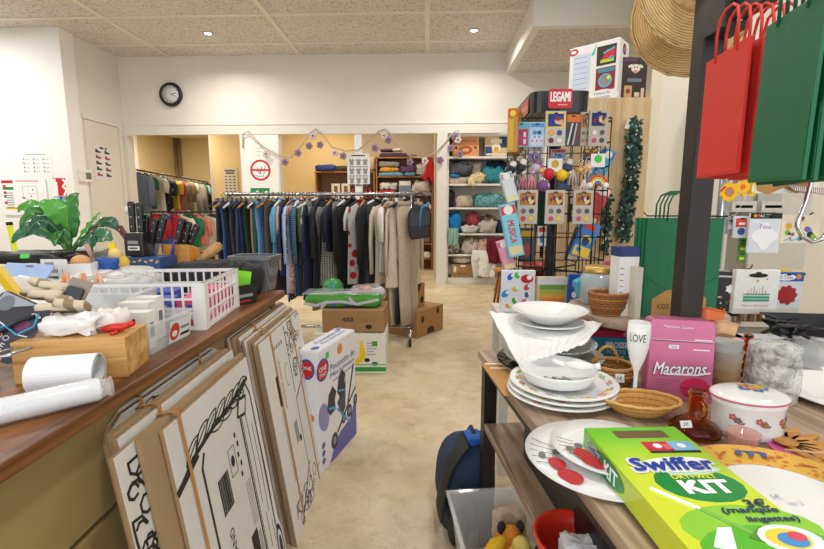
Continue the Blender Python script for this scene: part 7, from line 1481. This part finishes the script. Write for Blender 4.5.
for px0,px1,l_ in ((518,537,'left'),(546,564,'middle'),(574,592,'right')):
    lp('paint_pack',f'clear blister with amber picture and four paint pots, {l_} one of the lower row',px0,px1,190,224,'#b9b1a6',paints('#6a5a56','#3f3a3c','#c4303a','#e8b82a',PIC),-.03,group=G3)
lp('paint_pack','yellow and blue bordered paint blister beneath the red brand plate',546,565,111,146,'#c2bdb4',paints('#e8b01c','#26408f','#6a1a22','#dfdcd4',spots('#2a3f8f','#d9a08a',24,.4),M('#e8c81c',.4)),-.03)
lp('paint_pack','dark blue picture paint blister at the upper right of the spinner',590,607,110,146,'#b5aca0',paints('#e0d8c4','#3a3a38','#b8303a','#3a2622',spots('#2a2f6a','#c9a070',22,.4)),-.03)
lp('paint_pack','amber picture paint blister half behind the dark blue one',581,591,112,146,'#b3a692',paints('#5a4a44','#3f3a3c','#c4404a','#8a3030',PIC),.0)
def pinkp(m,f,w,h):
    m.mark(f,-w*.45,h*.25,w*.45,h*.45,M('#5fa8c8')); m.mark(f,-w*.42,-h*.45,w*.42,h*.22,M('#b0325a')); 
    for k in range(6): m.mark(f,-w*.35+(k%3)*w*.25,-h*.38+(k//3)*h*.28,-w*.2+(k%3)*w*.25,-h*.18+(k//3)*h*.28,M(['#e8a0b8','#7a3a8a','#d8d0e0'][k%3]),l=2)
def bluep(m,f,w,h):
    m.mark(f,-w*.45,h*.3,w*.45,h*.45,M('#4f8fd0')); m.dot(f,-w*.15,h*.08,w*.14,M('#3a7fc0')).dot(f,w*.15,h*.08,w*.14,M('#2a4f9a')); m.mark(f,-w*.4,-h*.42,w*.4,-h*.05,M('#c9d0e2'))
    for k in range(5): m.dot(f,-w*.3+k*w*.15,-h*.25+.02*(k%2),w*.07,M(['#d9637a','#5f7fc0'][k%2]),l=2,seg=8)
lp('bead_pack','pink and turquoise bead craft pack at the left of the spinner',513,529,122,147,'#7fb0c4',pinkp,-.02); lp('bead_pack','pale blue figurine pack beside the pink bead pack',530,544,122,147,'#a9c6e0',bluep,-.02)
def pens(m,f,w,h): m.mark(f,-w*.4,h*.25,w*.45,h*.48,M('#d8702a')); [m.line(f,[(-w*.3+k*w*.16,-h*.45),(-w*.05+k*w*.14,h*.2)],.008,M(['#d8d8dc','#2a2a2e','#b9bcc4','#8a2a2a'][k]),2) for k in range(4)]
lp('pen_pack','dark pen pack with an orange header in the middle of the spinner',566,580,114,146,'#3a3a40',pens,-.02)
# tall toy boxes on the left side
def ylong(m,f,w,h): m.mark(f,-w*.45,h*.2,w*.45,h*.42,M('#e0c23a')); m.text(f,'KAPLA',0,h*.33,h*.08,M('#a02a2a'),w=w*.7,l=2); [m.mark(f,-w*.4,-h*.45+k*h*.12,w*.35,-h*.38+k*h*.12,M(['#c8922a','#8a5a24'][k%2])) for k in range(5)]
def bxx(name,label,px0,px1,py0,py1,y,base,marks,d,tilt=0,rz=0):
    a=at(px0,py0,y=y); c=at(px1,py1,y=y); w=c.x-a.x; h=a.z-c.z; t=thing(name,label,'toy box',((a.x+c.x)/2,y,(a.z+c.z)/2),rz,None,(0,tilt)); B().box(-w/2,w/2,0,d,-h/2,h/2,M(base,.4)).build('body',t,bev=.001); m=B(); marks(m,face((0,-.0004,0)),w,h)
    if m.v: m.build('print',t)
    return t
bxx('toy_box','tall yellow toy box standing at the left upper side of the spinner',508,517,108,152,LY-Wd-.1,'#b98a2c',lambda m,f,w,h:[m.mark(f,-w*.45,h*.3,w*.45,h*.47,M('#d9482a')),m.mark(f,-w*.4,-h*.45,w*.1,h*.25,M('#d9a83a')),m.dot(f,0,h*.38,w*.3,M('#e8d23a'),l=2)],.16,0,-.35)
def slim(c1,c2,st):
    def g(m,f,w,h): m.mark(f,-w*.46,-h*.49,w*.46,h*.49,M(c1,.4)); m.mark(f,-w*.46,h*.3,w*.46,h*.46,M(c2,.4),l=2); m.dot(f,0,h*.38,w*.3,M('#f0e6dc'),l=3); m.text(f,st,w*.0,-h*.03,w*.42,M('#c8242e'),w=h*.42,rot=-pi/2,l=3,bold=.001) if st else None; m.mark(f,-w*.4,-h*.46,w*.4,-h*.3,M('#e2d6a0',.4),l=2)
    return g
bxx('slim_toy_box','long light blue toy box with red lettering leaning on the spinner left side',505,519,203,257,LY-Wd-.14,'#6fc0d8',slim('#7fc8dc','#cf2a2c','MUSICA'),.05,-.22)
bxx('slim_toy_box','grey and white slim toy box leaning above the light blue one',504,515,172,202,LY-Wd-.12,'#c9ccd4',slim('#d4d6dc','#8a9ab8',''),.05,-.3)
bxx('slim_toy_box','pink slim box leaning below the light blue one',501,512,240,270,LY-Wd-.10,'#d98aa8',slim('#e2a0b8','#c05a80',''),.05,-.3)
# right side leaning boxes
bxx('slim_toy_box','blue box tip sticking out at the right side of the spinner, upper one',596,606,148,192,LY-Wd+.12,'#2f86b8',slim('#3f9fc8','#2a6a98',''),.05,.42)
bxx('slim_toy_box','red and cream slim box leaning at the right of the spinner',590,603,185,226,LY-Wd+.1,'#b8242c',slim('#c4343a','#e8dcc0',''),.05,.38)
bxx('slim_toy_box','bright blue and yellow toy box leaning at the lower right of the spinner',578,594,222,258,LY-Wd+.02,'#2f7fd0',lambda m,f,w,h:[m.mark(f,-w*.46,-h*.48,w*.46,-h*.2,M('#e8c82a',.4)),m.dot(f,0,.0,w*.3,M('#f0d23a'),l=2),m.dot(f,0,-.01,w*.22,M('#2a3a6a'),l=3),m.mark(f,-w*.4,h*.3,w*.3,h*.44,M('#d9482a'),l=2),m.dot(f,-w*.2,-h*.3,w*.15,M('#3a86d0'),l=3)],.06,.35)
bxx('slim_toy_box','black backed toy pack between the spinner and the blue box',572,582,228,262,LY-Wd+.06,'#23242a',slim('#2f3038','#5a5c66',''),.04,.3)
# keyrings
def keyring(label,px,py,kind,c,c2='#e8e0d0'):
    y=LY-Wd-.03; p=at(px,py,y=y); t=thing('keyring',label,'keyring',p,0,'keyrings on the wire spinner'); b=B(); b.tube([(.012*cos(a),0,.05+.012*sin(a)) for a in [2*pi*k/12 for k in range(13)]],.0025,CHR,5); b.tube([(0,0,.038),(0,0,.018)],.003,CHR,5); b.build('ring',t); m=B(); mt=M(c,.6)
    if kind=='pom': m.ball((0,0,-.012),.034,mt,seg=12); m.ball((.02,-.004,-.01),.02,M(c2,.6),seg=10)
    elif kind=='tassel':
        for k in range(7): m.tube([(0,0,.015),((k-3)*.008,-.004*(k%2),-.03),((k-3)*.011,0,-.075)],.004,mt if k%2 else M(c2,.7),5)
    elif kind=='star': m.prism([((.035 if k%2==0 else .016)*cos(pi/2+k*pi/5),(.035 if k%2==0 else .016)*sin(pi/2+k*pi/5)) for k in range(10)],-.008,.008,mt,RX(pi/2)); m.ball((0,-.012,0),.012,M(c2,.6),seg=8)
    elif kind=='rainbow':
        for k,cc in enumerate(('#d9482a','#e8b82a','#e9e2d2')): m.tube([((.05-.012*k)*cos(a),0,(.05-.012*k)*sin(a)-.02) for a in [pi*j/12 for j in range(13)]],.0065,M(cc,.5),6)
        m.ball((-.045,0,-.025),.018,M('#f0eeea',.6),seg=8); m.ball((.045,0,-.025),.018,M('#f0eeea',.6),seg=8)
    elif kind=='plush': m.ball((0,0,-.01),.028,mt,seg=10); m.ball((.012,-.006,.02),.02,M(c2,.7),seg=10); m.ball((-.014,0,-.034),.014,mt,seg=8); m.ball((.016,0,-.034),.014,M(c2,.7),seg=8)
    elif kind=='tag': m.box(-.04,.04,-.003,.003,-.045,.03,M('#e9e6e0',.5)); m.dot(face((0,-.0032,0)),0,0,.022,mt,l=2)
    m.build('charm',t)
KL=[(511,168,'plush','#23242a','#e9e6e2','black and white plush keyring at the far left of the spinner'),(521,166,'plush','#2a2a2e','#efece8','second black and white plush keyring on the left'),(523,178,'tassel','#c98a98','#8a3a4a','pink tassel keyring with a green sticker'),(532,177,'tassel','#d9a0a8','#b85a6a','rosy striped tassel keyring'),
(541,171,'star','#d8639a','#e8c23a','pink and yellow cone keyring'),(549,172,'pom','#c8202c','#b8862a','red pompom keyring with a gold bell'),(562,173,'pom','#ecc41c','#d9ae1a','yellow plush keyring in the middle of the row'),(573,172,'tassel','#d9c9c0','#8a7a7a','cream and grey tassel keyring'),
(580,170,'star','#c99a4a','#e0b96a','golden star keyring hanging right of the grey tassel'),(588,168,'star','#e9b0c0','#e8d25a','small pastel unicorn keyring'),(598,159,'tag','#3fc43a','#fff','white keyring card with a green dot sticker'),(598,181,'rainbow','#d9482a','#fff','rainbow with clouds keyring at the right of the spinner')]
for px,py,k,c,c2,l in KL: keyring(l,px,py,k,c,c2)
bxx('dark_pack','dark navy pack hanging behind the yellow keyring',558,572,176,190,LY-Wd-.01,'#1c2348',lambda m,f,w,h:m.mark(f,-w*.4,-h*.3,w*.4,-h*.1,M('#3a4a8a')),.01)
bxx('handbag_card','dark green card with a black handle behind the lower row',536,548,190,232,LY+.12,'#14402a',lambda m,f,w,h:m.dot(f,0,h*.46,w*.3,BLK,h*.06),.02)
KL2=[(515,182,'tassel','#3a4a7a','#c9a0b0','dark blue and pink tassel hanging low at the left'),(536,166,'plush','#c9b8c4','#8a6a8a','pale lilac plush keyring under the pink pack'),(555,164,'tag','#c9a030','#fff','white keyring card with an amber dot'),(567,166,'plush','#3a3f5a','#d8d4d0','dark blue plush keyring right of the yellow one'),(584,182,'tassel','#e0d6cc','#b9a08a','ivory tassel keyring by the rainbow'),(543,184,'pom','#7a4a8a','#c9a0c9','purple pompom keyring hanging low'),(507,178,'tag','#d8a040','#fff','white card with orange dot at the left edge')]
for px,py,k,c,c2,l in KL2: keyring(l,px,py,k,c,c2)
for k,(px0,px1,py0,py1,c,l_) in enumerate(((514,526,150,163,'#5a3a2c','small brown toy pack under the pink bead pack'),(528,541,150,161,'#7a6a8a','small mauve toy pack under the blue figurine pack'),(551,566,149,160,'#8a8d94','grey toy pack under the yellow bordered paint blister'),(584,598,149,160,'#2f2a2c','black toy pack under the dark blue paint blister'),(569,580,196,222,'#3a4038','dark olive pack between the lower paint blisters'),(511,519,190,220,'#8a8f9a','grey slim pack left of the lower paint blisters'),(538,546,226,246,'#c9c4bc','pale card under the lower paint blisters'),(520,534,228,262,'#39404a','slate toy pack low at the left of the spinner'))):
    lp('small_toy_pack',l_,px0,px1,py0,py1,c,lambda m,f,w,h:[m.mark(f,-w*.4,h*.2,w*.4,h*.42,M(['#c9b08a','#d8d0dc','#b8322c','#d9a02a'][k%4])),m.dot(f,0,-h*.15,w*.25,M(['#d9c9b0','#6a4a7a','#3a6a9a','#9a3a3a'][k%4]),h*.2,l=2)],.03 if k<4 else .05)
# ================= PANEL CUPBOARD WITH TOYS ON TOP =================
CY_=3.45; xa=at(560,200,y=CY_).x; xb=at(645,200,y=CY_).x; hP=zpy(105,CY_); PWD=wood('#c2a071','#dcc096',2,2.,.5)
t=thing('plywood_cupboard','tall pale plywood cupboard with leaf garlands behind the wire spinner','cupboard',(xa,CY_,0)); w=xb-xa
B().box(0,w,.0,.42,0,hP,PWD).build('body',t,bev=.003); B().box(w*.5-.002,w*.5+.002,-.001,.0,.05,hP-.02,M('#a98a5c',.6)).build('door_gap',t)
# big white toy box
a=at(569,60,y=CY_+.05); c=at(611,48,y=CY_+.05)
t=thing('garage_toy_box','large white window box of red toy vehicles on top of the cupboard','toy box',(at(568,100,y=CY_+.28).x,CY_+.28,hP+.001),-.7); w=.37; h=zpy(54,CY_+.1)-hP; d=.2; WBX=M('#e3e3e2',.35,n=.03)
B().box(0,w,0,d,0,h,WBX).build('body',t,bev=.002); m=B(); f=face((w/2,-.0004,h/2))
m.mark(f,-w*.42,-h*.36,-w*.06,h*.36,M('#c9d3e2',.3)); 
for k in range(7): m.line(f,[(-w*.4+.02*j,h*(.3-.09*k)+.006*(j%2)) for j in range(6)],.003,M('#5f86b8'),2)
m.mark(f,-w*.42,-h*.44,-w*.06,-h*.3,RED,l=2); m.dot(f,-w*.42,h*.42,.035,RED,.025,l=2).dot(f,-w*.42,h*.42,.02,M('#fff'),.012,l=3); m.prism([(-w*.06,h*.3),(.02,h*.48),(.0,h*.3)],0,.0012,M('#4fb8a8'),f)
m.mark(f,w*.06,h*.1,w*.44,h*.42,M('#3a2a22',.4)); m.prism([(w*.12,h*.14),(w*.42,h*.2),(w*.42,h*.36),(w*.25,h*.34)],0,.0012,RED,f); m.mark(f,w*.14,h*.14,w*.4,h*.19,M('#b8d02a'),l=4); m.dot(f,w*.35,h*.2,.014,M('#3fa0d0'),l=5); m.line(f,[(w*.2,h*.3),(w*.4,h*.36)],.012,M('#3fb0c8'),4)
m.mark(f,w*.06,-h*.32,w*.44,h*.06,M('#8a1f24',.4)); m.dot(f,w*.25,-h*.16,.05,M('#3fb0d0'),l=2).dot(f,w*.25,-h*.16,.038,M('#8a8a86'),l=3); m.dot(f,w*.32,-h*.12,.014,M('#e8e02a'),l=4); m.mark(f,w*.1,-h*.02,w*.42,h*.04,M('#2f8fa8'),l=3)
m.dot(f,w*.2,-h*.42,.12,WBX,.05,l=4); m.text(f,'Voiture de',w*.2,-h*.36,.022,BLU,w=.12,l=6); m.text(f,'mécanicien',w*.2,-h*.43,.022,BLU,w=.12,l=6)
m.build('printed_front',t); f=face((w+.0004,d/2,h/2),(0,1,0)); m=B(); m.dot(f,0,h*.36,.035,INK,.04).dot(f,0,h*.36,.022,RED,.025,l=2).dot(f,.01,h*.36,.01,M('#3f9fd0'),l=3); m.dot(f,0,-h*.36,.03,RED,.028); m.mark(f,-.02,-h*.15,-.0,h*.15,M('#8fa0b8')); m.build('printed_side',t)
# dark cow game box and green pack, small things
t=thing('cow_game_box','dark brown game box with a pale cow head on the cupboard','game box',(at(619.5,100,y=CY_+.1).x,CY_+.1,hP+.001),.12); w=.2; h=zpy(69,CY_+.1)-hP
B().box(0,w,0,.09,0,h,M('#33241f',.4)).build('body',t,bev=.002); m=B(); f=face((w/2,-.0004,h/2)); m.dot(f,.01,h*.25,.035,M('#e6ddcf'),.03,l=2); m.dot(f,-.03,h*.3,.02,M('#e6ddcf'),.01,l=2,rot=.4).dot(f,.05,h*.3,.02,M('#e6ddcf'),.01,l=2,rot=-.4); m.dot(f,.01,h*.17,.018,M('#c98a90'),.012,l=3); m.dot(f,0,h*.27,.005,BLK,l=3).dot(f,.02,h*.27,.005,BLK,l=3)
m.text(f,'GAME',.0,-h*.03,.03,M('#8d96a0'),w=.1,l=2) if False else m.mark(f,-.05,-h*.06,.06,h*.02,M('#6f7c86'),l=2); m.mark(f,-.07,-h*.42,-.01,-h*.15,M('#c9a06a'),l=2).dot(f,-.04,-h*.28,.018,M('#8a3a24'),l=3); m.mark(f,.01,-h*.4,.05,-h*.3,M('#d9c0b0'),l=2).mark(f,.06,-h*.42,.085,-h*.2,M('#d6b89a'),l=2).mark(f,-w*.48,h*.4,w*.1,h*.47,M('#5a3a5a'),l=1); m.build('print',t)
t=thing('green_snack_pack','green and kraft pack standing left of the white toy box','pack',(LX+HXC-.03,LY+.08,zT+.0),.0); B().box(-.0,.1,0,.05,0,.17,M('#5fa83a',.5)).build('body',t,bev=.004); m=B(); f=face((.05,-.0004,.085)); m.mark(f,-.035,.04,.045,.075,M('#c98f6a')); m.mark(f,-.05,.0,.05,.03,M('#1f7a3a'),l=2); m.mark(f,-.02,.008,.03,.02,M('#e2ead2'),l=3); m.mark(f,-.05,-.08,.05,-.02,M('#b8d89a')); m.build('print',t)
one(lump(.1,.08,.07,spots('#4f8a3a','#2a2a2e',30,.4),91,.35),'small_plush','small green and black plush beside the green pack on the header','plush',(LX+HXC-.12,LY+.1,zT))
# leaf garlands on the panel
def garl(label,pts,n,seed):
    y=CY_-.02; P=[at(a,b_,y=y) for a,b_ in pts]; t=thing('leaf_garland',label,'garland',P[0],0,'leaf garlands on the plywood cupboard'); o=P[0]; b=B(); b.tube([p-o for p in P],.004,M('#5a4a34',.7),5); b.build('stem',t)
    r=random.Random(seed); m=B(); w_=B(); mt=[M('#1f3f38',.5),M('#2f5a4c',.5),M('#17302c',.5)]
    for k in range(n):
        s=r.random()*(len(P)-1); i=min(int(s),len(P)-2); c=P[i].lerp(P[i+1],s-i)-o+V((r.uniform(-.028,.028),r.uniform(-.045,-.01),r.uniform(-.02,.02)))
        if r.random()<.9: X=T(*c)@RZ(r.uniform(-1,1))@RY(r.uniform(-3,3))@RX(r.uniform(.9,1.9)); m.prism([(0,-.004),(.014,-.015),(.03,0),(.014,.015),(0,.004)],-.0015,.0015,mt[k%3],X)
        else: w_.ball(c,.0075,M('#dcd6c8',.5),seg=6)
    m.build('leaves',t); w_.build('berries',t); return t
garl('long dark leaf garland hanging at the right of the plywood cupboard',[(632,122),(629,150),(627,180),(622,215),(618,236)],420,5); garl('second strand of the long leaf garland, slightly to its right',[(634,123),(635,150),(631,180),(629,205),(625,240)],380,6); garl('short leaf garland with a green sticker hanging left of the long one',[(606,197),(606,215),(605,235),(604,252)],150,7)
p=at(606,200,y=CY_-.06); one(B().ball((0,0,0),.022,M('#3fc43a',.4),sz=.9,sy=.4),'green_sticker','round bright green price sticker at the top of the short garland','sticker',p)
p=at(629,124,y=CY_-.05); one(B().prism([(-.03,-.03),(.02,-.04),(.035,.02),(-.01,.035)],-.002,.002,M('#d9d6ce',.5),RX(pi/2)),'paper_tag','white paper tag at the top of the long leaf garland','tag',p)
# pale shelf and dark red chairs seen through the wire
xs=at(522,240,y=4.3).x; t=thing('pale_shelf','pale wooden shelf seen through the wire spinner','shelf',(xs,4.4,0)); w=at(575,240,y=4.3).x-xs; PSW=wood('#cbb38c','#e2cfac',2,2.,.5); hz=zpy(196,4.4)
for k,x in enumerate((0,w*.33,w*.66,w-.03)): B().box(x,x+.03,0,.35,0,hz,PSW).build('upright',t)
for z in (zpy(226,4.4),zpy(258,4.4),.1): B().box(.0305,w*.33-.0005,.0,.34,z-.02,z,PSW).box(w*.33+.0305,w*.66-.0005,0,.34,z-.02,z,PSW).box(w*.66+.0305,w-.0305,0,.34,z-.02,z,PSW).build('shelf',t)
B().box(0,w,.351,.36,0,hz,M('#8d8274',.7)).build('back',t)
for px,c,l_ in ((549,'#9a3422','dark red rounded bowl behind the wire spinner, left one'),(572,'#8f2f20','dark red rounded bowl behind the wire spinner, right one')):
    p=at(px,266,y=3.3); one(B().lathe([(0,0),(.06,0),(.13,.05),(.15,.1),(.14,.1),(.12,.055),(.05,.012),(0,.012)],M(c,.35),32),'red_bowl',l_,'bowl',(p.x+.02,3.62,zpy(277,3.5)))
t=thing('low_stand','low dark stand carrying the two dark red bowls','stand',(.86,3.42,0)); B().box(-.15,.26,0,.4,zpy(277,3.5)-.03,zpy(277,3.5)-.001,M('#4a3a2c',.6)).build('top',t)
for x,y in ((-.14,.02),(.22,.02),(-.14,.36),(.22,.36)): B().box(x,x+.03,y,y+.03,0,zpy(277,3.5)-.0305,M('#3a2c20',.6)).build('leg',t)
# packs standing behind the plates, on a white side stand
t=thing('side_stand','narrow white stand behind the table holding toy packs','stand',(at(497,320,y=2.1).x,2.0,0)); w=at(605,320,y=2.1).x-at(497,320,y=2.1).x-.2; SZs=zpy(312,2.1); B().box(0,w,0,.3,SZs-.03,SZs,M('#d9d4ca',.5)).build('top',t); 
for x,y in ((.005,.005),(w-.045,.005),(.005,.255),(w-.045,.255)): B().box(x,x+.04,y,y+.04,0,SZs-.0305,M('#cfc9be',.5)).build('leg',t)
def pk(name,label,px0,px1,py0,y,base,marks,th=.03,rz=0,cat='pack'):
    x0=at(px0,300,y=y).x; x1=at(px1,300,y=y).x; h=zpy(py0,y)-SZs; w=x1-x0; t=thing(name,label,cat,((x0+x1)/2,y,SZs+.001),rz); B().box(-w/2,w/2,0,th,0,h,M(base,.4)).build('body',t,bev=.004); m=B(); marks(m,face((0,-.0004,h/2)),w,h); m.build('print',t); return t
def stk(m,f,w,h):
    r=random.Random(12)
    for k,(x,y,s,c) in enumerate(((.25,.3,.03,'#b8242c'),(-.25,.35,.018,'#2a5fc0'),(-.05,.38,.016,'#3fc43a'),(-.1,.05,.016,'#d8c03a'),(.25,.1,.018,'#c4444a'),(-.12,-.22,.015,'#3a9a3a'),(.22,-.25,.02,'#d0508a'),(-.38,-.05,.022,'#2f8fd0'),(.25,-.08,.014,'#3a5a98'),(-.3,-.35,.014,'#d8a83a'),(.0,-.4,.012,'#8a5a9a'))): m.dot(f,x*w,y*h,s,M(c,.4),s*.7,l=2,seg=10,rot=k); m.dot(f,x*w+.01,y*h+.006,s*.4,M('#f2f0ee'),l=3,seg=8)
pk('sticker_sheet_pack','white pack covered with colourful puffy stickers behind the wide bowl',501,535,270,2.08,'#dfe2ea',stk,.02,.05)
t=pk('sand_art_pack','clear pack of layered green, orange and red sand behind the wide bowl',537,567,277,2.06,'#c9b98a',lambda m,f,w,h:[m.mark(f,-w*.42,-h*.48+k*h*.13,w*.42,-h*.35+k*h*.13,M(['#b8502f','#c9603a','#d9783a','#d9a24a','#a8b44a','#6f9a4a'][k],.5)) for k in range(6)]+[m.mark(f,-w/2,h*.3,w/2,h/2,M('#d8d8da'),l=2)],.04)
def heat(m,f,w,h): m.mark(f,-w/2,-h/2,w/2,h/2,M('#2456b0',.4)); m.text(f,'HEXA',-w*.05,h*.28,h*.14,M('#e8c83a'),w=w*.6,l=2,bold=.001); m.dot(f,.0,h*.38,.012,RED,l=3); [m.dot(f,-w*.28+k*w*.25,.0,.012,M('#eef0f4'),.015,l=2) for k in range(3)]; m.mark(f,-w*.4,-h*.45,w*.35,-h*.12,M('#e2ddd2'),l=2); m.dot(f,-.0,-h*.3,.018,M('#6a2a22'),l=3); m.dot(f,.02,-h*.36,.014,BLK,l=4)
pk('hexa_pack','blue toy pack with yellow lettering behind the wide bowl, right one',568,594,274,2.04,'#2456b0',heat,.03)
p=at(600,305,y=2.02); one(B().box(-.07,.05,0,.05,0,.03,M('#2f6ab8',.4)).box(-.07,.05,.0005,.0495,.0305,.036,M('#1f4a88',.4)),'blue_case','flat blue box lying right of the blue toy pack','box',(at(590,312,y=1.68).x-.0,1.64,ZB+.0005),.1)
# ================= FLOOR GOODS AT THE RIGHT =================
# backpack
p=at(455,520,z=0); bx,by=.135,1.72
t=thing('backpack','navy and black backpack slumped on the floor against the table leg','backpack',(bx,by,0),.12); NB=M('#22344f',.8,n=.15,s=50,bp=.3); KB_=M('#1d1c1b',.7,n=.15,s=50,bp=.3)
def bp(sx,sy,sz,z0,mat,name,ex=.6,dx=0,dy=0,lean=.1,b=None):
    b=b or B(); ls=[]; n=32
    for i in range(15):
        f_=i/14; z=z0+sz*f_; k=(max(.02,1-(abs(2*f_-1))**3.2))**.5; k=k if f_>.5 else max(k,.75); row=[]
        for j in range(n):
            a=2*pi*j/n; x=math.copysign(abs(cos(a))**ex,cos(a))*sx/2*k; y=math.copysign(abs(sin(a))**ex,sin(a))*sy/2*k
            x+=.008*noise.noise(V((x*9,y*9,z*7))); row.append((x+dx+lean*f_*sz,y+dy,z))
        ls.append(row)
    b.loops(ls,mat); return b.build(name,t)
bp(.21,.28,.35,.0,NB,'body')
b=B(); sheet(14,8,lambda u,v:V(((-.098*(1-max(0,(v-.62)/.38)**2*.75))+.041*v+.012*(u-.5)**2, -.152*(1-.35*max(0,(v-.6)/.4)**2)+.13*u-.0, .08+.27*v)),KB_,.006,b); b.build('side_panel',t)
bp(.09,.2,.2,.01,KB_,'front_pocket',.6,-.03,-.12,.05)
B().tube([(.04,-.05,.335),(.05,-.03,.37),(.05,.03,.37),(.04,.05,.335)],.009,KB_,8).build('grab_handle',t)
b=B(); b.tube([(.06,-.13,.33),(.09,-.16,.28),(.09,-.165,.2),(.08,-.15,.05)],.02,M('#2a4f80',.7),8,flat=.4); b.build('shoulder_strap',t)
b=B(); lump(.07,.10,.04,M('#1f5fc0',.6),95,.4,b=b,X=T(.05,-.02,.335)); b.build('blue_lining',t)
B().box(.05,.075,-.175,-.15,.28,.31,M('#c9ccd0',.4)).build('buckle',t)
# clear tub of soft toys
tp=at(457,492,z=.30); t=thing('clear_tub','clear plastic tub of soft toys on the floor beside the lower shelf','tub',(.125,1.10,0),TA); 
CT=clear('#e9ecee',.3,.1); ZTB=.275
openbox(.30,.36,ZTB,CT,parent=t,name='tub',tp=.03,rim=.012,th=.004)
tubT=t
def intub(x,y,z): return t.location+Mx.Rotation(TA,3,'Z')@V((x,y,z))
for k,(x,y,z,s,c,l_) in enumerate(((.15,.17,.008,(.24,.28,.13),'#b9ad9c','beige soft toy filling the bottom of the clear tub'),(.19,.28,.14,(.12,.08,.12),'#b7a690','grey-beige plush rabbit head at the back of the clear tub'))):
    one(lump(*s,M(c,.9,bp=.5,s=60),100+k,.3),'soft_toy',l_,'soft toy',intub(x,y,z))
def plush(label,loc,c,kind,rz=0):
    tt=thing('soft_toy',label,'soft toy',loc,rz,'soft toys in the clear tub'); mt=M(c,.9,bp=.5,s=60)
    if kind=='banana': B().tube([(-.03,0,0),(-.015,0,.05),(.005,0,.09),(.03,0,.11)],[.022,.028,.024,.008],mt,12).build('body',tt); B().tube([(.02,0,.05),(.05,0,.02)],[.016,.008],mt,10).build('peel',tt)
    elif kind=='dog': B().ball((0,0,.04),.045,mt).build('body',tt); B().ball((.01,-.02,.09),.032,mt).build('head',tt); B().ball((.02,-.055,.085),.016,M('#e8c49a',.8)).build('muzzle',tt); [B().ball((s*.03+.01,-.01,.11),.014,M('#2a2320',.8),sz=1.6).build('ear',tt) for s in (-1,1)]
    elif kind=='bird': B().ball((0,0,.04),.042,mt,sz=1.1).build('body',tt); B().ball((0,-.02,.09),.028,mt).build('head',tt); B().lathe([(.01,0),(0,.028)],M('#e08a2c',.6),10,T(0,-.045,.09)@RX(pi/2)).build('beak',tt)
plush('yellow banana shaped soft toy in the clear tub',intub(.10,.13,.16),'#e8b81c','banana',.3); plush('navy soft toy at the front of the clear tub',intub(.13,.05,.15),'#1e2a48','bird',.2); plush('pale yellow duck soft toy in the middle of the clear tub',intub(.19,.15,.15),'#e9cf6a','bird',-.3); plush('tan and black soft toy at the right of the clear tub',intub(.24,.08,.15),'#26231f','dog',-.4); plush('orange bodied soft toy peeking between banana and duck',intub(.16,.21,.14),'#d98a2c','dog',.1)
# red round basin under the table with white cloth
p=at(545,545,z=.46); t=thing('red_basin','red plastic basin on the dark shelf under the table','basin',(.315,.875,.5015)); t.scale=(.82,.82,.8); BR_=M('#d8321f',.3)
B().lathe([(0,0),(.07,0),(.095,.05),(.10,.08),(.107,.082),(.107,.087),(.096,.087),(.09,.05),(.065,.006),(0,.006)],BR_,40).build('basin',t)
b=lump(.1,.08,.07,M('#d9d9dc',.9,bp=.4,s=50),111,.5,4); one(b,'white_cloth','grey and white crumpled cloth in the red basin','cloth',(.325,.855,.5085))
p=at(540,430,z=.5); one(B().box(-.18,.2,-.25,.25,0,.16,M('#141315',.4)),'black_case','large black glossy case on the shelf beneath the tabletop','case',(.50,1.08,.4965),TA,bev=.02)
# ---------------- camera ----------------
cam=bpy.data.cameras.new('camera'); cam.sensor_width=36; cam.lens=F/824*36; cam.clip_start=.02
co=bpy.data.objects.new('camera',cam); COL.objects.link(co); co.location=(0,0,CH); co.rotation_euler=(pi/2-TH,0,PS); SC.camera=co
vs=SC.view_settings; vs.view_transform='Standard'; vs.look='None'; vs.gamma=1; vs.exposure=EXPO; vs.use_curve_mapping=False
